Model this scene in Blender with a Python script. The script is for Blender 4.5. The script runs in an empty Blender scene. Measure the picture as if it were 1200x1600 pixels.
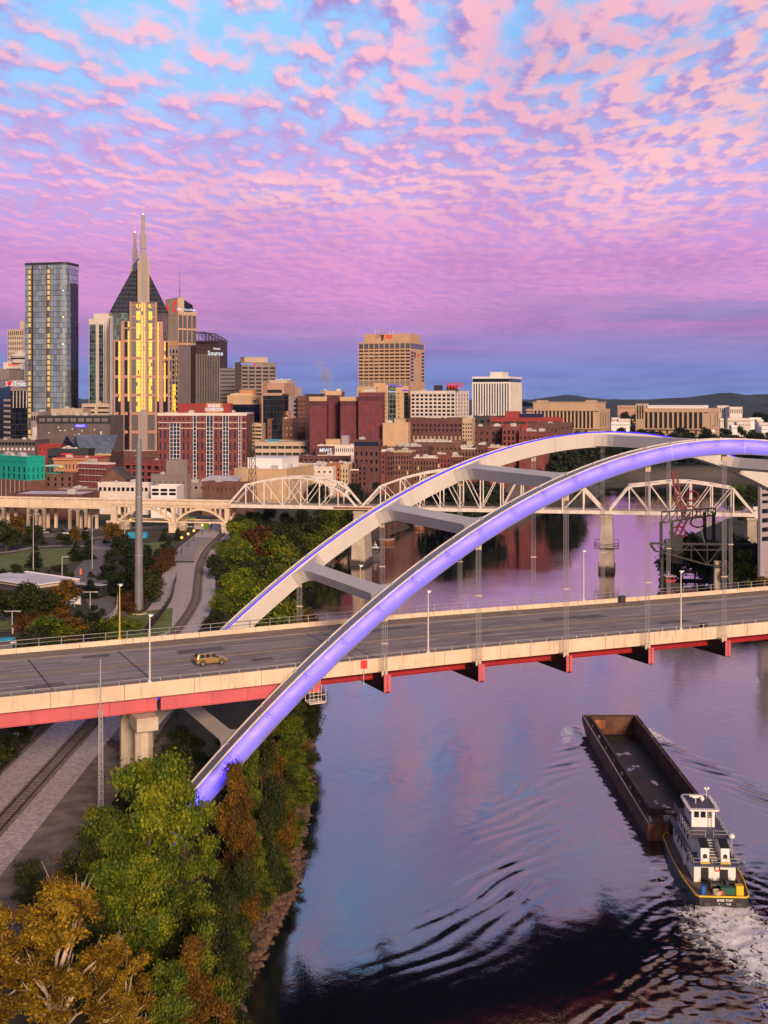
import bpy, bmesh, math, random
import numpy as np
from mathutils import Vector, Matrix
R = math.radians
rnd = random.Random(7)
sc = bpy.context.scene
col = sc.collection
# ------------------------------------------------------------------ camera
F, H, HZ = 1920.0, 65.0, 620.0          # focal length and horizon in photo pixels, eye height over the river
cam_d = bpy.data.cameras.new("camera"); cam = bpy.data.objects.new("camera", cam_d); col.objects.link(cam)
cam.location = (0, 0, H); cam.rotation_euler = (R(90), 0, 0)
cam_d.sensor_fit = 'HORIZONTAL'; cam_d.sensor_width = 36; cam_d.lens = 36*F/1200
cam_d.shift_y = (HZ-800)/1200
cam_d.clip_start = 1; cam_d.clip_end = 30000
sc.camera = cam
sc.render.resolution_x, sc.render.resolution_y = 768, 1024
sc.view_settings.view_transform = 'Standard'; sc.view_settings.look = 'None'
sc.view_settings.exposure = 0.0; sc.view_settings.gamma = 1
sc.cycles.max_bounces = 6; sc.cycles.diffuse_bounces = 2; sc.cycles.glossy_bounces = 3; sc.cycles.transparent_max_bounces = 6
sc.cycles.use_denoising = True

def lin(c):
    if isinstance(c, (int, float)): c = (c, c, c)
    return tuple((x/12.92 if x <= .04045 else ((x+.055)/1.055)**2.4) for x in [v/255 for v in c])

class NT:                                  # small helper to write node maths
    def __init__(s, tree): s.t = tree; s.n = tree.nodes; s.l = tree.links
    def new(s, typ, **kw):
        n = s.n.new(typ)
        for k, v in kw.items(): setattr(n, k, v)
        return n
    def put(s, sock, v):
        if isinstance(v, bpy.types.NodeSocket): s.l.new(v, sock)
        elif v is not None:
            if sock.type == 'RGBA' and isinstance(v, tuple) and len(v) == 3: v = v + (1,)
            sock.default_value = v
    def m(s, op, a, b=None, c=None, clamp=False):
        n = s.n.new('ShaderNodeMath'); n.operation = op; n.use_clamp = clamp
        for i, v in enumerate((a, b, c)):
            if v is not None: s.put(n.inputs[i], v)
        return n.outputs[0]
    def vm(s, op, a, b=None):
        n = s.n.new('ShaderNodeVectorMath'); n.operation = op
        s.put(n.inputs[0], a)
        if b is not None: s.put(n.inputs[1], b)
        return n.outputs[0]
    def xyz(s, v):
        n = s.n.new('ShaderNodeSeparateXYZ'); s.l.new(v, n.inputs[0]); return n.outputs
    def comb(s, x=0.0, y=0.0, z=0.0):
        n = s.n.new('ShaderNodeCombineXYZ')
        for i, v in enumerate((x, y, z)): s.put(n.inputs[i], v)
        return n.outputs[0]
    def noise(s, vec, scale, detail=4, rough=.5, dist=0.0):
        n = s.n.new('ShaderNodeTexNoise'); s.put(n.inputs['Vector'], vec)
        n.inputs['Scale'].default_value = scale; n.inputs['Detail'].default_value = detail
        n.inputs['Roughness'].default_value = rough; n.inputs['Distortion'].default_value = dist
        return n.outputs['Fac']
    def smooth(s, v, a, b, lo=0.0, hi=1.0):
        n = s.n.new('ShaderNodeMapRange'); n.interpolation_type = 'SMOOTHSTEP'
        s.put(n.inputs[0], v)
        for i, q in ((1, a), (2, b), (3, lo), (4, hi)): s.put(n.inputs[i], q)
        return n.outputs[0]
    def mix(s, f, a, b, bt='MIX'):
        n = s.n.new('ShaderNodeMix'); n.data_type = 'RGBA'; n.blend_type = bt
        s.put(n.inputs[0], f); s.put(n.inputs[6], a); s.put(n.inputs[7], b)
        return n.outputs[2]
    def ramp(s, v, stops, interp='LINEAR'):
        n = s.n.new('ShaderNodeValToRGB'); n.color_ramp.interpolation = interp
        e = n.color_ramp.elements
        while len(e) < len(stops): e.new(.5)
        for q, (p, c) in zip(e, stops): q.position = p; q.color = tuple(c)+(1,) if len(c) == 3 else c
        s.put(n.inputs[0], v); return n.outputs[0]

# ------------------------------------------------------------------ sky (dawn, broken pink cloud) and the low sun behind the camera
SUN_EL, SUN_AZ = 19.0, 16.0                # sun behind the viewer, a little to the right
w = bpy.data.worlds.new("World"); sc.world = w; w.use_nodes = True
T = NT(w.node_tree)
bg = T.n["Background"]
sky = T.new('ShaderNodeTexSky', sky_type='NISHITA'); sky.sun_disc = False
sky.sun_elevation = R(SUN_EL); sky.sun_rotation = R(180-SUN_AZ)
dirv = T.new('ShaderNodeTexCoord').outputs['Generated']
dx, dy, dz = T.xyz(dirv)
zc = T.m('MAXIMUM', dz, 0.0)
den = T.m('ADD', zc, .035)
px_, py_ = T.m('DIVIDE', dx, den), T.m('DIVIDE', dy, den)
pv = T.comb(px_, T.m('MULTIPLY', py_, .44), 0.0)
warp = T.noise(pv, 1.3, 3)
pv2 = T.vm('ADD', pv, T.comb(T.m('MULTIPLY', T.m('SUBTRACT', warp, .5), .16), T.m('MULTIPLY', T.m('SUBTRACT', T.noise(T.vm('ADD', pv, (7., 3., 0.)), 1.3, 3), .5), .16), 0.0))
n1 = T.noise(pv2, 11.0, 6, .52)
n1b = T.noise(T.vm('ADD', pv2, (.022, -.03, 0.)), 11.0, 5, .50)
n2 = T.noise(pv, .62, 3)
n3 = T.noise(T.vm('ADD', pv, (3.7, 1.1, .4)), 1.9, 4)
# the open blue gap is up and to the left, thick cover is low and to the right
side = T.smooth(dx, -.28, .1)
high = T.smooth(dz, .12, .28)
gap = T.m('MULTIPLY', high, T.m('SUBTRACT', 1.0, T.m('MULTIPLY', side, .62)))
cov = T.m('ADD', n1, T.m('MULTIPLY', T.m('SUBTRACT', n2, .5), .55))
cov = T.m('SUBTRACT', cov, T.m('MULTIPLY', gap, .13))
cov = T.m('ADD', cov, .12)
cmask = T.smooth(cov, .38, .68)
lit = T.m('ADD', T.m('MULTIPLY', T.m('SUBTRACT', n1, n1b), 3.6), T.m('ADD', T.m('MULTIPLY', T.m('SUBTRACT', n3, .5), 2.0), .53))
lit = T.m('ADD', lit, T.m('MULTIPLY', T.m('SUBTRACT', n2, .5), .5))
lit = T.m('ADD', lit, T.m('MULTIPLY', dx, .45))
lit = T.smooth(lit, .12, .88)
lit = T.m('ADD', .56, T.m('MULTIPLY', T.m('SUBTRACT', lit, .56), T.smooth(dz, .04, .22, .45, 1.0)))
peach = T.smooth(T.m('ADD', T.noise(T.vm('ADD', pv, (1.3, 9.2, 2.)), 1.1, 4, .6), T.m('MULTIPLY', dx, .35)), .46, .68)
el = T.m('DIVIDE', zc, .34)
clear = T.ramp(el, [(0, lin((112, 134, 200))), (.06, lin((106, 124, 200))), (.11, lin((130, 114, 194))), (.18, lin((168, 112, 190))), (.30, lin((196, 122, 198))), (.5, lin((176, 168, 234))), (.72, lin((150, 200, 250))), (1, lin((140, 205, 255)))])
shade = T.ramp(el, [(0, lin((104, 108, 178))), (.12, lin((128, 106, 186))), (.2, lin((182, 114, 190))), (.35, lin((204, 134, 200))), (.6, lin((186, 148, 212))), (1, lin((158, 130, 204)))])
bright = T.ramp(el, [(0, lin((120, 120, 188))), (.1, lin((168, 120, 188))), (.2, lin((208, 124, 190))), (.32, lin((226, 142, 196))), (.5, lin((238, 166, 200))), (.75, lin((250, 180, 200))), (1, lin((255, 192, 202)))])
cloud = T.mix(lit, shade, bright)
cloud = T.mix(T.m('MULTIPLY', T.m('MULTIPLY', peach, lit), T.smooth(dz, .08, .2, 0.0, .75)), cloud, lin((255, 196, 190)))
lowm = T.smooth(zc, .025, .085)
cm2 = T.m('MULTIPLY', cmask, T.m('ADD', T.m('MULTIPLY', lowm, .88), .1))
skyc = T.mix(cm2, clear, cloud)
# thin streaks close above the horizon
stv = T.comb(T.m('MULTIPLY', dx, 3.0), T.m('MULTIPLY', dz, 46.0), 0.0)
st = T.smooth(T.noise(stv, 1.6, 4), .5, .72)
st = T.m('MULTIPLY', st, T.m('MULTIPLY', T.smooth(zc, .02, .05), T.smooth(zc, .13, .085)))
skyc = T.mix(T.m('MULTIPLY', st, .5), skyc, lin((214, 130, 190)))
# a blue-grey bank low on the right
bank = T.m('MULTIPLY', T.m('MULTIPLY', T.smooth(dx, .02, .26), T.m('MULTIPLY', T.smooth(zc, .02, .045), T.smooth(zc, .115, .06))), T.smooth(T.noise(T.comb(T.m('MULTIPLY', dx, 5.0), T.m('MULTIPLY', dz, 60.0), 3.0), 1.1, 5, .6), .38, .62))
skyc = T.mix(T.m('MULTIPLY', bank, .75), skyc, lin((118, 116, 186)))
# broad uneven glow: some parts of the deck of cloud are thicker
skyc = T.mix(1.0, skyc, T.ramp(T.noise(T.vm('ADD', pv, (5.1, 2.2, 1.)), .8, 4, .6), [(.3, (.80, .78, .88)), (.5, (1, 1, 1)), (.72, (1.12, 1.14, 1.08))]), 'MULTIPLY')
# overhead sky and the side behind the viewer, dimmed to cut fill light
east = T.smooth(T.m('MULTIPLY', T.m('SUBTRACT', 0.0, dy), T.smooth(zc, .9, .05)), .0, .8)
skyc = T.mix(T.smooth(dz, .46, .66), skyc, (.075, .062, .105, 1))
skyc = T.mix(east, skyc, (.25, .18, .21, 1))
skyc = T.mix(T.smooth(dz, -.02, -.10), skyc, (.05, .045, .06, 1))
tot = T.mix(1.0, skyc, T.mix(1.0, sky.outputs[0], (.012, .012, .012, 1), 'MULTIPLY'), 'ADD')
T.l.new(tot, bg.inputs['Color']); bg.inputs['Strength'].default_value = 1.0

sun_d = bpy.data.lights.new("sun", 'SUN'); sun = bpy.data.objects.new("sun", sun_d); col.objects.link(sun)
sun_d.energy = 4.4; sun_d.angle = R(12); sun_d.color = (1.0, .70, .48)
sv = Vector((math.sin(R(SUN_AZ))*math.cos(R(SUN_EL)), -math.cos(R(SUN_AZ))*math.cos(R(SUN_EL)), math.sin(R(SUN_EL))))
sun.rotation_euler = sv.to_track_quat('Z', 'Y').to_euler()

# ------------------------------------------------------------------ geometry helpers
def at(px, py, D): return Vector(((px-600)*D/F, D, H-(py-HZ)*D/F))      # photo pixel at a depth -> world
def gnd(px, py, z=0.0):
    D = F*(H-z)/(py-HZ); return Vector(((px-600)*D/F, D, z))
def zat(py, D): return H-(py-HZ)*D/F

class MB:
    def __init__(s): s.v = []; s.f = []; s.mi = []; s.smooth = False
    def add(s, vs, fs, mi=0):
        b = len(s.v); s.v += [tuple(v) for v in vs]
        for f in fs: s.f.append(tuple(i+b for i in f)); s.mi.append(mi)
        return s
    def quad(s, a, b, c, d, mi=0): return s.add((a, b, c, d), ((0, 1, 2, 3),), mi)
    def box(s, x0, x1, y0, y1, z0, z1, mi=0):
        return s.add([(x0,y0,z0),(x1,y0,z0),(x1,y1,z0),(x0,y1,z0),(x0,y0,z1),(x1,y0,z1),(x1,y1,z1),(x0,y1,z1)],
              [(0,3,2,1),(4,5,6,7),(0,1,5,4),(1,2,6,5),(2,3,7,6),(3,0,4,7)], mi)
    def bar(s, p, q, w=.3, h=None, mi=0, up=(0,0,1)):
        p, q = Vector(p), Vector(q); d = (q-p)
        if d.length < 1e-6: return s
        d.normalize(); u = Vector(up)
        if abs(d.dot(u)) > .98: u = Vector((0, 1, 0))
        a = d.cross(u).normalized(); b = a.cross(d).normalized()
        h = h or w; a *= w/2; b *= h/2
        vs = [p-a-b, p+a-b, p+a+b, p-a+b, q-a-b, q+a-b, q+a+b, q-a+b]
        return s.add(vs, [(0,3,2,1),(4,5,6,7),(0,1,5,4),(1,2,6,5),(2,3,7,6),(3,0,4,7)], mi)
    def tube(s, pts, rads, n=8, mi=0, cap=True):
        pts = [Vector(p) for p in pts]
        if isinstance(rads, (int, float)): rads = [rads]*len(pts)
        vs = []
        for i, p in enumerate(pts):
            d = (pts[min(i+1, len(pts)-1)]-pts[max(i-1, 0)]).normalized()
            u = Vector((0, 0, 1)) if abs(d.z) < .95 else Vector((0, 1, 0))
            a = d.cross(u).normalized(); b = a.cross(d).normalized()
            for k in range(n):
                t = 2*math.pi*k/n; vs.append(p+(a*math.cos(t)+b*math.sin(t))*rads[i])
        fs = []
        for i in range(len(pts)-1):
            for k in range(n):
                k2 = (k+1) % n; fs.append((i*n+k, i*n+k2, (i+1)*n+k2, (i+1)*n+k))
        if cap: fs.append(tuple(range(n))[::-1]); fs.append(tuple(range((len(pts)-1)*n, len(pts)*n)))
        return s.add(vs, fs, mi)
    def cyl(s, c, r, h, n=16, mi=0, r2=None):
        c = Vector(c); return s.tube([c, c+Vector((0, 0, h))], [r, r if r2 is None else r2], n, mi)
    def prism(s, poly, z0, z1, mi=0, mtop=None):
        n = len(poly); vs = [(x, y, z0) for x, y in poly]+[(x, y, z1) for x, y in poly]
        for i in range(n):
            j = (i+1) % n; s.add([vs[i], vs[j], vs[j+n], vs[i+n]], [(0, 1, 2, 3)], mi)
        s.add(vs[n:], [tuple(range(n))], mi if mtop is None else mtop)
        s.add(vs[:n], [tuple(range(n))[::-1]], mi); return s
    def sphere(s, c, r, n=10, m=6, sz=1.0, mi=0):
        c = Vector(c); vs = []; fs = []
        for i in range(m+1):
            a = math.pi*i/m
            for k in range(n):
                t = 2*math.pi*k/n; vs.append(c+Vector((math.sin(a)*math.cos(t)*r, math.sin(a)*math.sin(t)*r, math.cos(a)*r*sz)))
        for i in range(m):
            for k in range(n): fs.append((i*n+k, (i+1)*n+k, (i+1)*n+(k+1) % n, i*n+(k+1) % n))
        return s.add(vs, fs, mi)
    def mesh(s, name, mats):
        me = bpy.data.meshes.new(name); me.from_pydata(s.v, [], s.f)
        for m in (mats if isinstance(mats, (list, tuple)) else [mats]): me.materials.append(m)
        if any(s.mi): me.polygons.foreach_set('material_index', s.mi)
        if s.smooth: me.polygons.foreach_set('use_smooth', [True]*len(s.f))
        me.update(); return me
    def build(s, name, mats, parent=None, loc=None, rz=0.0):
        return put(name, s.mesh(name, mats), parent, loc, rz)

def put(name, me, parent=None, loc=None, rz=0.0):
    o = bpy.data.objects.new(name, me); col.objects.link(o)
    if parent is not None: o.parent = parent
    if loc is not None: o.location = loc
    if rz: o.rotation_euler = (0, 0, rz)
    return o
def tag(o, label=None, cat=None, group=None, kind=None):
    if label: o['label'] = label
    if cat: o['category'] = cat
    if group: o['group'] = group
    if kind: o['kind'] = kind
    return o
def thing(name, label, cat, loc=(0, 0, 0), rz=0.0, group=None):
    return tag(put(name, None, None, loc, rz), label, cat, group)
def copy_tree(o, parent=None):
    c = o.copy(); col.objects.link(c)
    if parent is not None: c.parent = parent
    for ch in list(o.children): copy_tree(ch, c)
    return c
_txt = {}
def text_mesh(s, size, depth=.05):
    k = (s, size)
    if k not in _txt:
        cu = bpy.data.curves.new('lettering', 'FONT'); cu.body = s; cu.size = size; cu.extrude = depth
        cu.align_x = 'CENTER'; cu.align_y = 'CENTER'; cu.resolution_u = 2; cu.offset = size*.015
        ob = bpy.data.objects.new('lettering', cu); col.objects.link(ob)
        dg = bpy.context.evaluated_depsgraph_get(); dg.update()
        _txt[k] = bpy.data.meshes.new_from_object(ob.evaluated_get(dg)); bpy.data.objects.remove(ob)
    return _txt[k].copy()
def lettering(s, size, mat, parent, loc, rz=0.0, sx=1.0, name='lettering'):
    me = text_mesh(s, size); me.materials.clear(); me.materials.append(mat)
    o = put(name, me, parent, loc); o.rotation_euler = (R(90), 0, rz); o.scale = (sx, 1, 1); return o

# ------------------------------------------------------------------ materials
M = {}
def mat(name, c, rough=.7, metal=0.0, var=.12, vs=.6, bump=0.0, bs=3.0, streak=0.0, spec=None, emit=None, es=0.0):
    m = bpy.data.materials.new(name); m.use_nodes = True; t = NT(m.node_tree); b = t.n['Principled BSDF']
    b.inputs['Roughness'].default_value = rough; b.inputs['Metallic'].default_value = metal
    if spec is not None: b.inputs['Specular IOR Level'].default_value = spec
    c = tuple(c)
    if var:
        oc = t.new('ShaderNodeTexCoord').outputs['Object']
        n = t.noise(oc, vs, 5, .6)
        cc = t.mix(t.smooth(n, .25, .75), tuple(x*(1-var) for x in c)+(1,), tuple(min(1, x*(1+var)) for x in c)+(1,))
        if streak:
            x, y, z = t.xyz(oc); sv_ = t.comb(t.m('MULTIPLY', x, 1.0), t.m('MULTIPLY', y, 1.0), t.m('MULTIPLY', z, .12))
            s2 = t.smooth(t.noise(sv_, 1.6, 4, .65), .52, .75)
            cc = t.mix(t.m('MULTIPLY', s2, streak), cc, tuple(x*.35 for x in c)+(1,))
        t.l.new(cc, b.inputs['Base Color'])
        if bump:
            bn = t.new('ShaderNodeBump'); bn.inputs['Strength'].default_value = bump; bn.inputs['Distance'].default_value = .1
            t.l.new(t.noise(oc, bs, 4), bn.inputs['Height']); t.l.new(bn.outputs[0], b.inputs['Normal'])
    else: b.inputs['Base Color'].default_value = c+(1,)
    if emit: b.inputs['Emission Color'].default_value = tuple(emit)+(1,); b.inputs['Emission Strength'].default_value = es
    M[name] = m; return m
def emat(name, c, s=1.0):
    m = bpy.data.materials.new(name); m.use_nodes = True; t = NT(m.node_tree); t.n.remove(t.n['Principled BSDF'])
    e = t.new('ShaderNodeEmission'); e.inputs[0].default_value = tuple(c)+(1,); e.inputs[1].default_value = s
    t.l.new(e.outputs[0], t.n['Material Output'].inputs[0]); M[name] = m; return m
def glass(name, c, rough=.12, spec=1.0, cw=2.0, ch=3.6, lw=.1, line=(.03, .03, .035), lit=0.0, litc=(1, .6, .12), lits=1.4, var=.5, wob=.015):
    """curtain wall: panes with thin mullions, each pane a slightly different tone"""
    m = bpy.data.materials.new(name); m.use_nodes = True; t = NT(m.node_tree); b = t.n['Principled BSDF']
    x, y, z = t.xyz(t.new('ShaderNodeTexCoord').outputs['Object'])
    u = t.m('DIVIDE', t.m('ADD', x, y), cw); v = t.m('DIVIDE', z, ch)
    fu, fv = t.m('FRACT', u), t.m('FRACT', v)
    ln = t.m('MAXIMUM', t.m('LESS_THAN', fu, lw/cw), t.m('LESS_THAN', fv, lw*2.2/ch))
    wn = t.new('ShaderNodeTexWhiteNoise', noise_dimensions='2D')
    t.l.new(t.comb(t.m('FLOOR', u), t.m('FLOOR', v), 0.0), wn.inputs['Vector']); r = wn.outputs['Value']
    cc = t.mix(r, tuple(q*(1-var) for q in c)+(1,), tuple(q*(1+var) for q in c)+(1,))
    cc = t.mix(ln, cc, tuple(line)+(1,))
    t.l.new(cc, b.inputs['Base Color'])
    t.l.new(t.m('ADD', t.m('MULTIPLY', ln, .4), rough), b.inputs['Roughness'])
    b.inputs['Specular IOR Level'].default_value = spec; b.inputs['IOR'].default_value = 1.7
    if wob:
        bn = t.new('ShaderNodeBump'); bn.inputs['Strength'].default_value = .4; bn.inputs['Distance'].default_value = wob*10
        t.l.new(t.m('ADD', r, t.m('MULTIPLY', t.noise(t.comb(u, v, 0.0), 1.2, 2), 1.0)), bn.inputs['Height']); t.l.new(bn.outputs[0], b.inputs['Normal'])
    if lit:
        on = t.m('MULTIPLY', t.m('GREATER_THAN', wn.outputs['Value'], 1-lit), t.m('SUBTRACT', 1.0, ln))
        b.inputs['Emission Color'].default_value = tuple(litc)+(1,)
        t.l.new(t.m('MULTIPLY', on, lits), b.inputs['Emission Strength'])
    M[name] = m; return m
def brick(name, c, c2=None, mortar=(.28, .24, .22), sx=.5, var=.2):
    m = bpy.data.materials.new(name); m.use_nodes = True; t = NT(m.node_tree); b = t.n['Principled BSDF']
    x, y, z = t.xyz(t.new('ShaderNodeTexCoord').outputs['Object'])
    n = t.new('ShaderNodeTexBrick'); t.l.new(t.comb(t.m('ADD', x, y), z, 0.0), n.inputs['Vector'])
    n.inputs['Color1'].default_value = tuple(c)+(1,); n.inputs['Color2'].default_value = tuple(c2 or [q*.72 for q in c])+(1,)
    n.inputs['Mortar'].default_value = tuple(a*.4+q*.6 for a, q in zip(mortar, c))+(1,)
    n.inputs['Scale'].default_value = 1/sx; n.inputs['Mortar Size'].default_value = .03
    oc = t.comb(t.m('ADD', x, y), z, 0.0)
    d = t.smooth(t.noise(oc, .25, 5, .65), .3, .7)
    t.l.new(t.mix(1.0, n.outputs[0], t.mix(d, (1-var,)*3+(1,), (1+var,)*3+(1,)), 'MULTIPLY'), b.inputs['Base Color'])
    b.inputs['Roughness'].default_value = .85; M[name] = m; return m
# materials used all over
mat('concrete', (.54, .455, .35), .85, var=.16, vs=.35, bump=.15, bs=2, streak=.35)
mat('cream', (.68, .545, .40), .8, var=.12, vs=.25, streak=.6)
mat('pier', (.42, .36, .29), .85, var=.22, vs=.22, bump=.3, bs=1.2, streak=.5)
pm_ = M['pier']; t = NT(pm_.node_tree); b = t.n['Principled BSDF']; src_ = b.inputs['Base Color'].links[0].from_socket
pz_ = t.xyz(t.new('ShaderNodeNewGeometry').outputs['Position'])[2]
t.l.new(t.mix(t.smooth(t.m('ADD', pz_, t.m('MULTIPLY', t.noise(t.new('ShaderNodeTexCoord').outputs['Object'], .5, 4), 1.6)), 2.2, 3.4), (.05, .04, .035, 1), src_), b.inputs['Base Color'])   # wet, stained waterline
mat('rib_near', (.17, .17, .25), .45, var=.07, vs=.2, streak=.12); mat('rib', (.56, .53, .50), .5, var=.07, vs=.2, streak=.12)  # near rib: same paint darkened and blued, so the lamp wash reads saturated
mat('asphalt', (.21, .175, .16), .85, var=.22, vs=.12)
mat('shoulder', (.24, .19, .155), .9, var=.22, vs=.5)
mat('white_line', (.62, .58, .55), .7, var=.25, vs=.8)
mat('yellow_line', (.58, .36, .10), .7, var=.3, vs=.8)
mat('red_shaded', (.016, .007, .009), .6, var=.2); mat('red_steel', (.33, .014, .018), .5, var=.12, vs=.4, streak=.2)  # first red: girder paint with the underside shade worked into its colour
mat('pink_steel', (.55, .115, .135), .5, var=.1, vs=.4, streak=.2)  # same girder red lightened, as lit, for runs flush with the fascia
mat('black', (.015, .015, .018), .6, var=0)
mat('dark_steel', (.055, .05, .05), .6, var=.2)
mat('steel', (.34, .33, .34), .45, .3, var=.12)
mat('galv', (.42, .41, .42), .5, .2, var=.1)
mat('cable', (.30, .29, .32), .5, .3, var=0)
mat('truss_white', (.68, .62, .58), .6, var=.14, vs=.5, streak=.3)
mat('rust', (.155, .062, .04), .85, var=.45, vs=.5, streak=.5)
mat('white', (.78, .76, .76), .5, var=.06)
mat('roof_white', (.62, .60, .66), .7, var=.2, vs=.12)
mat('roof_grey', (.30, .28, .30), .85, var=.25, vs=.12)
mat('roof_dark', (.075, .068, .075), .85, var=.3, vs=.15)
mat('unit', (.48, .47, .47), .5, .2, var=.2, vs=.8)
mat('window', (.010, .012, .022), .1, var=0, spec=.45)
mat('window_blue', (.02, .035, .085), .1, var=0, spec=.6)
mat('window_grey', (.10, .10, .12), .2, var=0, spec=.6)
emat('lit_gold', (1.0, .6, .06), 1.3)
emat('lit_warm', (1.0, .62, .25), .9)
emat('lamp_orange', (1.0, .42, .06), 3.0)
emat('lamp_white', (1.0, .88, .75), 1.6)
emat('sign_white', (.95, .95, 1.0), 1.0)
emat('sign_red', (1.0, .03, .02), 1.1)
emat('sign_blue', (.15, .35, 1.0), 1.3)
emat('led_blue', (.10, .06, 1.0), 1.4)
emat('led_purple', (.35, .10, 1.0), .9)

# ------------------------------------------------------------------ land and river
XLp = [(-400,10),(80,0),(95,-6),(108,-11),(122,-15.2),(134,-15.7),(164,-11.5),(200,-12),(277,-16),(330,-20),(367,-26),(420,-27),(480,-20),(567,0),(657,27),(693,43),(734,100),(780,135),(840,150),(900,158),(960,182),(990,260),(1020,420),(1060,700),(1070,6000),(20000,20000)]
XRp = [(-400,150),(250,125),(350,113),(416,110),(500,122),(560,135),(640,178),(700,215),(760,270),(800,360),(850,500),(900,800),(960,3000),(20000,90000)]
UPL = [(-400,14),(300,14),(510,10.6),(620,12),(1200,24),(2400,14),(20000,10)]
UPR = [(-400,10),(600,9),(1000,14),(2400,14),(20000,10)]
def ip(tab, y): return np.interp(y, [a for a, b in tab], [b for a, b in tab])
def sst(t): t = np.clip(t, 0, 1); return t*t*(3-2*t)
_rs = np.random.RandomState(3)
_ph = _rs.rand(12, 3)*6.28
def bumpy(X, Y, s):
    r = 0*X
    for i, (a, b, c) in enumerate(_ph): 
        k = (i % 4+1)*.31/s; r = r+np.sin(X*k*math.cos(a*2)+Y*k*math.sin(a*2)+c)/(i % 4+1)
    return r/4
UPF = [(-400,14),(880,14),(960,7),(1085,8),(1190,21),(2400,16),(20000,10)]
def height(X, Y):
    X = np.asarray(X, float); Y = np.asarray(Y, float)
    upl = ip(UPL, Y)+(ip(UPF, Y)-ip(UPL, Y))*sst((X-95)/50)*sst((Y-820)/80)
    dl = ip(XLp, Y)-X+bumpy(X, Y, 3.0)*.8; dr = X-ip(XRp, Y)+bumpy(X, Y, 3.0)*.8
    zl = np.where(dl < 0, np.maximum(-3, dl*.5), upl*sst((dl+1)/27)**.85)
    zr = np.where(dr < 0, np.maximum(-3, dr*.5), ip(UPR, Y)*sst((dr+1)/24)**.85)
    return np.where(dl > dr, zl, zr)
def hz_(x, y): return float(height(x, y))
def axis(dense, a, b, far_lo, far_hi, g=1.22):
    c = list(np.arange(a, b+.01, dense)); s = dense; x = b
    while x < far_hi: s *= g; x += s; c.append(x)
    s = dense; x = a; pre = []
    while x > far_lo: s *= g; x -= s; pre.append(x)
    return np.array(pre[::-1]+c)
def grid_mesh(name, xs, ys, Z, m, attr=None):
    nx, ny = len(xs), len(ys); X, Y = np.meshgrid(xs, ys)
    me = bpy.data.meshes.new(name)
    v = np.stack([X.ravel(), Y.ravel(), Z.ravel()], 1).astype(np.float32)
    i = (np.arange(ny-1)[:, None]*nx+np.arange(nx-1)[None]).ravel()
    q = np.stack([i, i+1, i+1+nx, i+nx], 1).astype(np.int32)
    me.vertices.add(len(v)); me.vertices.foreach_set('co', v.ravel())
    me.loops.add(q.size); me.loops.foreach_set('vertex_index', q.ravel())
    me.polygons.add(len(q)); me.polygons.foreach_set('loop_start', np.arange(0, q.size, 4, dtype=np.int32))
    me.polygons.foreach_set('use_smooth', np.ones(len(q), bool)); me.update(calc_edges=True)
    if attr:
        for k, a in attr.items():
            at_ = me.attributes.new(k, 'FLOAT', 'POINT'); at_.data.foreach_set('value', a.ravel().astype(np.float32))
    me.materials.append(m); return me
# ground material: bare soil, scrub and dry grass patches; paler rock low on the bank
g = bpy.data.materials.new('ground'); g.use_nodes = True; t = NT(g.node_tree); b = t.n['Principled BSDF']; M['ground'] = g
pos = t.new('ShaderNodeNewGeometry').outputs['Position']; gx, gy, gzz = t.xyz(pos)
na, nb = t.noise(pos, .05, 6, .6), t.noise(pos, .9, 5, .7)
c1 = t.mix(t.smooth(na, .35, .65), (.035, .034, .018, 1), (.062, .056, .034, 1))
c1 = t.mix(t.smooth(nb, .4, .75), c1, (.03, .04, .014, 1))
c1 = t.mix(t.smooth(gzz, 6.0, 1.5), c1, t.mix(t.smooth(nb, .35, .65), (.05, .038, .028, 1), (.15, .11, .08, 1)))
c1 = t.mix(t.smooth(gy, 560.0, 700.0), c1, t.mix(t.smooth(t.noise(pos, .02, 4), .4, .6), (.10, .085, .08, 1), (.045, .05, .03, 1)))
c1 = t.mix(t.smooth(gy, 1300.0, 2200.0), c1, (.022, .034, .03, 1))
t.l.new(c1, b.inputs['Base Color']); b.inputs['Roughness'].default_value = .95
bn = t.new('ShaderNodeBump'); bn.inputs['Strength'].default_value = .6; bn.inputs['Distance'].default_value = .4
t.l.new(nb, bn.inputs['Height']); t.l.new(bn.outputs[0], b.inputs['Normal'])
xs = axis(2.0, -84, 60, -7000, 7000, 1.10); ys = axis(5.0, 60, 1100, -400, 12000, 1.16)
X, Y = np.meshgrid(xs, ys); Z = height(X, Y)
tag(put('ground', grid_mesh('ground', xs, ys, Z, g)), kind='structure')

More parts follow.
